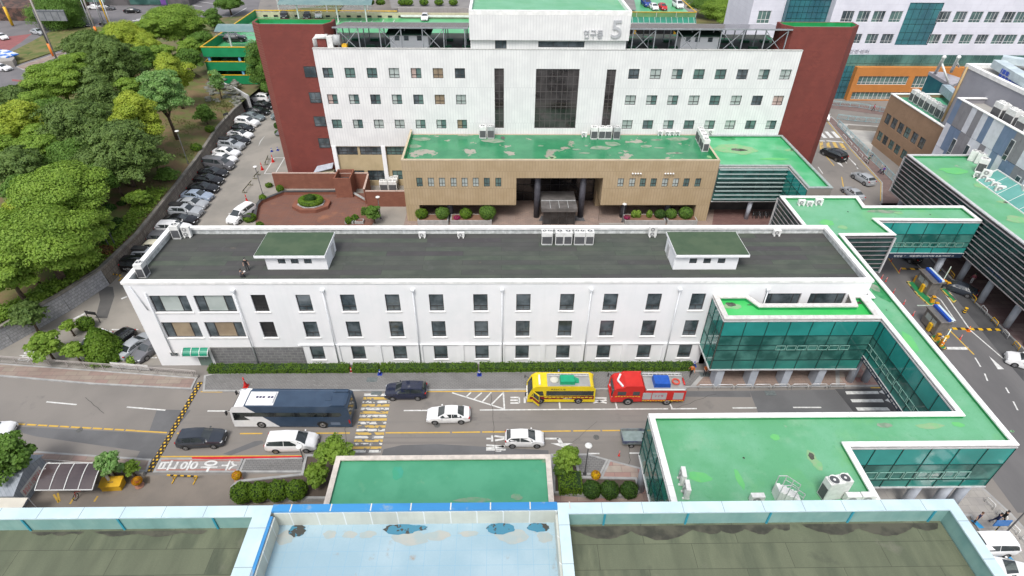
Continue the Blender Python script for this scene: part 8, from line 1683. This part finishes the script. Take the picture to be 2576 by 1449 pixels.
for a,c,z0,z1,l in (((672,435),(770,265),1.1,3.4,'raised pale green barrier arm at the entry lane'),((600,705),(385,705),1.2,1.2,'lowered white barrier arm between the two booths'),((665,1150),(770,970),1.0,2.6,'raised white barrier arm with yellow disc near the stop line')):
    A=P(*ZB(*a),z0); B_=P(*ZB(*c),z1); r=thing('boom_gate',l,'boom gate',A,group='boom gates'); b=MB(); b.beam(A,B_,.09); b.build('arm',mat('arm_pale',(.6,.72,.62) if 'green' in l else (.7,.7,.66),rough=.5),r)
    b=MB(); m_=A.lerp(B_,.12); b.box(m_-Vector((.12,.12,.12)),m_+Vector((.12,.12,.12))); b.build('hinge',org,r)
    if 'disc' in l: b=MB(); m_=A.lerp(B_,.5); b.tube([m_-Vector((0,.03,0)),m_+Vector((0,-.08,0))],.33,14); b.build('disc',yel,r)
p=P(*ZB(912,790),0); r=thing('striped_bollard','short yellow and black striped bollard between the lanes','bollard',p); b=MB(); [b.lathe((0,0,z),[(.2,0),(.2,.14)],12) for z in (0,.3,.6)]; b.build('black_bands',black,r,world=False); b=MB(); [b.lathe((0,0,z),[(.2,0),(.2,.14)],12) for z in (.15,.45,.75)]; b.build('yellow_bands',yel,r,world=False)
# ---------------------------------------------------------------- top left street
def pole(px,py,tx,ty,h,r_,m,label,band=None,group='poles along the top left street',z=0):
    p=P(px,py,z); r=thing('utility_pole',label,'pole',p,group=group); b=MB(); b.tube([(0,0,0),(0,0,h)],[r_,r_*.75],10); b.build('shaft',m,r,world=False)
    if band: b=MB(); b.tube([(0,0,band[0]),(0,0,band[1])],r_*1.25,10); b.build('painted_band',band[2],r,world=False)
    return r
cp_=mat('concrete_pole',(.30,.28,.26),rough=.9)
pole(146,156,0,0,16,.28,cp_,'concrete pole in front of the dark sign gantry, top left'); pole(52,105,0,0,17,.35,cp_,'brown concrete pole with a yellow band at the far left','',) if 0 else pole(33,66,0,0,17,.35,cp_,'brown concrete pole with a yellow band at the far left',(0.3,6,yel)); pole(247,92,0,0,15,.28,cp_,'concrete pole with orange band near the waiting black car',(0.3,3,org)); pole(238,88,0,0,13,.15,steel,'thin grey pole left of the orange banded one')
pole(283,72,0,0,11,.16,frame_w,'white lamp pole beside the junction'); pole(264,76,0,0,12,.14,steel,'thin steel pole between the two junction poles')
r=pole(136,142,0,0,12.5,.38,dark,'dark sign gantry post with orange base and a big framed panel',(0.2,3.6,org)); b=MB(); b.box((.4,-.15,9.6),(8.2,.15,12.4)); b.build('sign_panel',mat('sign_back_grey',(.2,.21,.22),(.15,.16,.17),scale=1,rough=.6,brick=('V',1.9,4,.12,(.07,.08,.09),None)),r,world=False)
r=pole(277,70,0,0,11.5,.2,yel,'yellow traffic signal pole with a long horizontal arm at the junction',group=None); b=MB(); b.beam((0,0,10.8),(17,4,12.5),.25); b.build('signal_arm',yel,r,world=False); b=MB(); b.box((14,3.1,11.3),(15.8,3.5,12)); b.build('signal_head',yel,r,world=False)
r=pole(262,58,0,0,9.5,.14,steel,'grey pole holding a green road sign over the junction',group=None); b=MB(); b.box((-3,-.1,6.6),(3,.1,9)); b.build('sign_board',mat('road_sign_green',(.12,.2,.17),rough=.5),r,world=False)
p=P(150*.0+340,8,0); r=thing('shop_building','low dark shop building with green glass front at the top edge','building',P(330,2,0)); q=P(330,14,0); b=MB(); b.box((q.x-14,q.y,0),(q.x+22,q.y+14,6)); b.build('shop_wall',mat('dark_shop_wall',(.06,.06,.06),(.12,.11,.11),scale=.3,rough=.7),r); b=MB(); b.box((q.x,q.y-.1,.4),(q.x+14,q.y-.001,4.6)); b.build('shop_window',glassy('shop_glass',(.02,.07,.06),(.06,.14,.12)),r); b=MB(); b.box((q.x+11.5,q.y-.2,.4),(q.x+13.5,q.y-.11,3.2)); b.build('purple_poster',mat('purple_poster',(.14,.06,.25)),r); b=MB(); b.box((q.x-2.2,q.y-.2,2.4),(q.x-.2,q.y-.11,4.0)); b.build('green_sign',mat('lime_sign',(.2,.5,.03)),r)
q=P(60,60,0); r=thing('market_stall','cluttered dark roadside stall with red and white goods under a blue and white awning','market stall',q); b=MB(); b.box((q.x-34,q.y+4,0),(q.x+8,q.y+26,4.0)); b.build('stall_body',mat('stall_brown',(.12,.065,.05),(.05,.035,.03),scale=.6,rough=.9,lo=.45,hi=.55),r); b=MB(); b.box((q.x+5,q.y+1,4.4),(q.x+10,q.y+5,4.6)); b.build('awning',mat('awning_white_blue',(.55,.6,.7),(.1,.2,.5),scale=.35,rough=.6,lo=.52,hi=.54),r); b=MB(); b.box((q.x+8,q.y-1,0),(q.x+12,q.y+1,1.3)); b.build('red_goods',mat('red_white_goods',(.6,.05,.05),(.6,.55,.5),scale=1.3,rough=.7,lo=.49,hi=.51),r); b=MB(); b.beam((q.x+7,q.y+2,0),(q.x+7,q.y+2,4.4),.1); b.build('post',steel,r)
q=P(15,262*.0+225,0); r=thing('concrete_abutment','pale concrete abutment with blue and white sheeting on top at the left edge','wall',q); a_=PP([(-30,174),(38,168),(44,160),(25,144),(-30,144)]); b=MB(); b.prism(a_,0,1.6); b.build('concrete_block',conc,r); b=MB(); a_=PP([(-30,146),(20,146),(48,138),(20,128),(-30,126)],1.6); b.prism(a_,1.6,1.9); b.build('blue_sheeting',mat('blue_white_sheet',(.03,.15,.5),(.6,.62,.65),scale=.5,rough=.5,lo=.49,hi=.51),r)
p=P(217,97,.2); b=MB(); b.box((p.x-1.2,p.y-.8,0),(p.x+1.2,p.y+.8,2.0)); tag(b.build('equipment_cabinet',acg),'grey equipment cabinet on the grass verge beside the street','cabinet')
r=thing('rock_bank','bank of pale boulders set in the soil below the green car park','rocks',P(560,245,0)); rgk=random.Random(4)
for i in range(80):
    p=P(rgk.uniform(522,608),rgk.uniform(212,266),2.8); g_=hz(p.x,p.y)
    if p.x>-58 or g_<1: continue
    b=MB(); s_=rgk.uniform(.4,.85); b.ell((p.x,p.y,g_+.05),(s_,s_*.8,s_*.45),7,5,.18,rgk); b.build('boulder',mat('boulder_stone',(.19,.185,.17),(.10,.11,.075),scale=1,rough=.9),r)
wallseg([(v.x,v.y) for v in PP([(553,204),(590,220),(624,240)],3.6)],3.6,.35,mat('white_sloped_wall',(.5,.5,.5),(.42,.42,.42),scale=.8,rough=.8),'ramp_side_wall','white sloping wall at the mouth of the green car park')
for i,(px,py,s_,l) in enumerate(((1375,8,10,'a'),)): pass
for i in range(8): 
    x=(1050,1075,1130,1145,1100,985,1010,1155)[i]; 
for i,px in enumerate((985,1043,1140,1213,1232,1302,1320,1338,1373)): bush(644+ (px-985)*.0+ (700,718,745,760,774,790,805,820,835)[i]*.333+ 330 if 0 else (890,901,930,957,1012,1028,1066,1104,1140)[i],6,11,6,'F','clipped round bush on the terrace wall, number %s from the left'%n_[min(i,7)] if i<8 else 'widest clipped bush on the terrace at the right end',z=11.5,size=.3,group='clipped bushes on the terrace')
# ---------------------------------------------------------------- people
skin=mat('skin',(.50,.30,.21),(.46,.27,.19),rough=.6); hairm=mat('hair_black',(.012,.01,.01),(.02,.018,.018),rough=.6)
def person(p,face,shirt,trousers,label,pose='stand',hair=hairm,shoes=black,hold=None,longsl=False,mask=False,scale=1.,hat=None,seed=0):
    """one continuous skinned body; clothes by material, hair as a child. local +y = facing"""
    J={}; E_=[]
    def j(n,co,r,par=None): J[n]=(len(J),co,r); (E_.append((J[par][0],J[n][0])) if par else None)
    st={'stand':dict(h=.92,lf=(.10,.02,.10,.0),lt=.0,kn=0),'walk':dict(h=.90),'crouch':dict(h=.28)}
    sit=pose=='crouch'; hz_=.92 if not sit else .30
    sw=.28 if pose=='walk' else .03
    j('pelvis',(0,0,hz_),.125); j('waist',(0,.02 if not sit else .06,hz_+.18),.115,'pelvis'); j('chest',(0,.03 if not sit else .12,hz_+.40),.145,'waist'); j('neck',(0,.03 if not sit else .15,hz_+.56),.055,'chest'); j('headb',(0,.05 if not sit else .18,hz_+.64),.075,'neck'); j('head',(0,.055 if not sit else .2,hz_+.745),.095,'headb'); 
    for s,n in ((1,'l'),(-1,'r')):
        j('hip'+n,(s*.09,0,hz_-.05),.1,'pelvis')
        if sit: j('kn'+n,(s*.14,.42,.46),.068,'hip'+n); j('an'+n,(s*.12,.30,.09),.045,'kn'+n); j('to'+n,(s*.13,.50,.04),.035,'an'+n)
        else:
            f=s*sw; j('kn'+n,(s*.10,f*.55+.03,.49),.066,'hip'+n); j('an'+n,(s*.11,f-.02-(.06 if f<0 else 0),.09+(.06 if f<-.1 else 0)),.045,'kn'+n); j('to'+n,(s*.12,f+.15,.035),.035,'an'+n)
        j('sh'+n,(s*.17,.03 if not sit else .12,hz_+.49),.062,'chest')
        if hold=='tablet' or sit: el=(s*.23,.22,hz_+.27); ha=(s*.10,.46,hz_+.32)
        elif hold=='front': el=(s*.25,.08,hz_+.22); ha=(s*.12,.27,hz_+.15)
        else: a_=-s*sw*.8; el=(s*.25,a_*.4,hz_+.23); ha=(s*.29,a_+.07,hz_+.0)
        j('el'+n,el,.046,'sh'+n); j('ha'+n,ha,.032,'el'+n); d=(Vector(ha)-Vector(el)).normalized(); sd_=d.cross(Vector((0,0,1))); sd_=sd_.normalized() if sd_.length>.1 else Vector((0,1,0))
        j('pa'+n,tuple(Vector(ha)+d*.06),.034,'ha'+n)
        for k,(o,L) in enumerate(((-.03,.075),(-.01,.09),(.01,.085),(.03,.065))): b0=Vector(ha)+d*.06; j('f%d'%k+n,tuple(b0+d*.04+sd_*o),.0095,'pa'+n); j('g%d'%k+n,tuple(b0+d*(.04+L*.8)+sd_*o*1.25+Vector((0,.012,-.012))),.008,'f%d'%k+n)
        j('th'+n,tuple(Vector(ha)+d*.03+sd_*-.055*s),.010,'ha'+n); j('ti'+n,tuple(Vector(ha)+d*.075+sd_*-.07*s),.009,'th'+n)
    me=bpy.data.meshes.new('body'); ks=sorted(J.values()); me.from_pydata([k[1] for k in ks],E_,[]); o=bpy.data.objects.new('tmp',me); COL.objects.link(o)
    mo=o.modifiers.new('s','SKIN'); mo.use_smooth_shade=True
    for i,k in enumerate(ks): me.skin_vertices[0].data[i].radius=(k[2],k[2]*(.8 if k[2]>.1 and k[2]<.15 and i<3 else 1))
    me.skin_vertices[0].data[0].use_root=True; ss=o.modifiers.new('u','SUBSURF'); ss.levels=1; ss.render_levels=1
    bpy.context.view_layer.update(); dg=bpy.context.evaluated_depsgraph_get(); m2=bpy.data.meshes.new_from_object(o.evaluated_get(dg)); bpy.data.objects.remove(o)
    names=list(J.keys()); segs=[(Vector(ks[a][1]),Vector(ks[c][1]),names[a],names[c]) for a,c in E_]
    for m in (skin,shirt,trousers,shoes): m2.materials.append(m)
    def near(c):
        best=None
        for a,b_,na,nb in segs:
            ab=b_-a; t=max(0,min(1,(c-a).dot(ab)/max(ab.length_squared,1e-9))); d=(c-a-ab*t).length
            if best is None or d<best[0]: best=(d,na,nb,t)
        return best
    for f in m2.polygons:
        d,na,nb,t=near(f.center); mi=1
        if nb in ('neck',) and t>.55 or nb in ('headb','head'): mi=0
        elif nb[:2]in('kn',) or nb[:3]=='hip' : mi=2
        elif nb[:2]=='an': mi=2
        elif nb[:2]=='to': mi=3
        elif nb[:2]=='el': mi=1 if (longsl or t<.75) else 0
        elif nb[:2]=='ha': mi=1 if longsl and t<.85 else 0
        elif nb[:2]=='pa' or nb[0] in 'fg' or nb[:2] in('th','ti'): mi=0
        elif nb=='waist' and t<.35: mi=2
        f.material_index=mi; f.use_smooth=True
    m2.name='person'; r=bpy.data.objects.new('person',m2); COL.objects.link(r); r.location=p; r.rotation_euler=(0,0,rad(face)); r.scale=(scale,)*3
    hx_,hy_,hz2=J['head'][1]; b=MB(); b.ell((hx_,hy_-.015,hz2+.03),(.105,.115,.10),14,9); h=b.build('hat' if hat else 'hair',hat or hair,r,world=False)
    for v in h.data.vertices:
        if v.co.y>hy_+.05 and v.co.z<hz2+.06: v.co.y=hy_+.05
    b=MB(); b.ell((hx_,hy_+.09,hz2-.005),(.014,.022,.022),6,5); b.build('nose',skin,r,world=False)
    b=MB(); [b.ell((hx_+s*.034,hy_+.083,hz2+.022),(.012,.01,.009),6,4) for s in (-1,1)]; b.build('eyes',black,r,world=False)
    b=MB(); [b.ell((hx_+s*.098,hy_+.0,hz2+.0),(.014,.022,.03),6,4) for s in (-1,1)]; b.build('ears',skin,r,world=False)
    if mask: b=MB(); b.ell((hx_,hy_+.066,hz2-.03),(.062,.048,.048),10,6); b.build('face_mask',frame_w,r,world=False)
    else: b=MB(); b.ell((hx_,hy_+.09,hz2-.045),(.022,.008,.006),6,4); b.build('mouth',mat('lips',(.3,.1,.09)),r,world=False)
    tag(r,label,'person'); return r
M_=lambda n,c:mat('cloth_'+n,c,tuple(v*.8 for v in c),scale=6,rough=.9)
blk=M_('black',(.018,.018,.02)); gry=M_('grey',(.13,.12,.13)); dgr=M_('dark_grey',(.05,.05,.055)); orr=M_('rescue_orange',(.65,.16,.03)); nav=M_('navy',(.02,.03,.09)); pur=M_('purple',(.10,.03,.35)); grn=M_('green',(.06,.16,.11)); lgr=M_('light_grey',(.33,.33,.34)); wht=M_('white',(.6,.6,.6)); pnk=M_('pink_red',(.45,.12,.16)); olv=M_('brown',(.14,.09,.06))
zr2=11.45
person(P(624,681,zr2),-160,blk,dgr,'standing man in black T-shirt and dark trousers with a white mask on the dark roof',mask=True)
person(P(606,699,zr2),-60,gry,dgr,'crouching man in grey T-shirt writing on white paper at the roof edge',pose='crouch')
pp=P(606,699,zr2); q=Matrix.Rotation(rad(-60),3,'Z')@Vector((0,.52,.68)); b=MB(); b.box((-.13,-.1,-.006),(.13,.1,.006)); o_=b.build('paper_sheet',frame_w); o_.location=pp+q; o_.rotation_euler=(rad(20),0,rad(-60)); tag(o_,'white sheet of paper held by the crouching man','paper')
person(P(1737,944,.12),170,orr,blk,'rescuer in orange top and black trousers walking beside the hedge end',pose='walk',longsl=True)
person(P(1772,944,.12),160,orr,dgr,'person in orange vest standing beside the first annex pillar',hold='front')
person(P(2057,967,.12),20,blk,blk,'person in black with a light pack behind the hoop railings under the annex',hold='front',longsl=True)
person(P(2181,411,.12),-140,grn,dgr,'person in green jacket walking on the brown pavement',pose='walk',longsl=True); person(P(2190,402,.12),-140,nav,lgr,'small child in navy beside the person in green',pose='walk',longsl=True,scale=.75)
person(P(2212,436,.12),40,lgr,nav,'person in light grey jacket and pale hat walking beside the one in purple',pose='walk',longsl=True,hat=wht); person(P(2219,439,.12),30,pur,blk,'person in a purple jacket on the brown pavement',pose='walk',longsl=True)
person(P(2195,280,.12),-80,pnk,dgr,'person in pinkish red walking along the railing before the orange brick base',pose='walk',longsl=True)
person(P(2441,713,.12),-20,pnk,wht,'person in red and white near the yellow topped railings',pose='stand',hat=grn,longsl=True)
person(P(2450,1315,.12),200,nav,dgr,'person with brown hair half hidden behind the last skywalk column',hair=M_('hair_brown',(.10,.05,.03)))
person(P(2497,1318,.12),-110,nav,nav,'person in navy striding past the yellow kerb, bottom right',pose='walk',longsl=True); person(P(2514,1312,.12),-110,blk,blk,'second person in black beside the striding one, bottom right',pose='walk',longsl=True)
p=P(2500,1330,.12); r=thing('sign_stand','blue direction sign leaning on a striped pole at the bottom right','sign',P(2492,1348,.12)); b=MB(); b.beam((0,0,0),(0,0,2.2),.07); b.build('pole',mat('pole_yellow_black',(.6,.45,.03),(.03,.03,.03),scale=5,lo=.49,hi=.51),r,world=False); b=MB(); b.box((-.7,-.05,1.7),(.7,.03,2.5)); b.build('board',mat('sign_blue',(.04,.16,.42),rough=.4),r,world=False)
bb=MB()
for l in ([(2440,1310),(2456,1313),(2475,1330),(2462,1331)],[(2500,1400),(2515,1405),(2540,1422),(2522,1421)],[(2515,1375),(2528,1385),(2530,1394),(2508,1393)],[(2525,1402),(2540,1402),(2550,1412)]):
    q=PP(l); bb.poly([(v.x,v.y,.03+.1) for v in (q if area(q)>0 else q[::-1])])
struct(bb.build('blue_bay_markings',mat('bay_blue',(.03,.3,.6),(.03,.25,.5),rough=.7)))
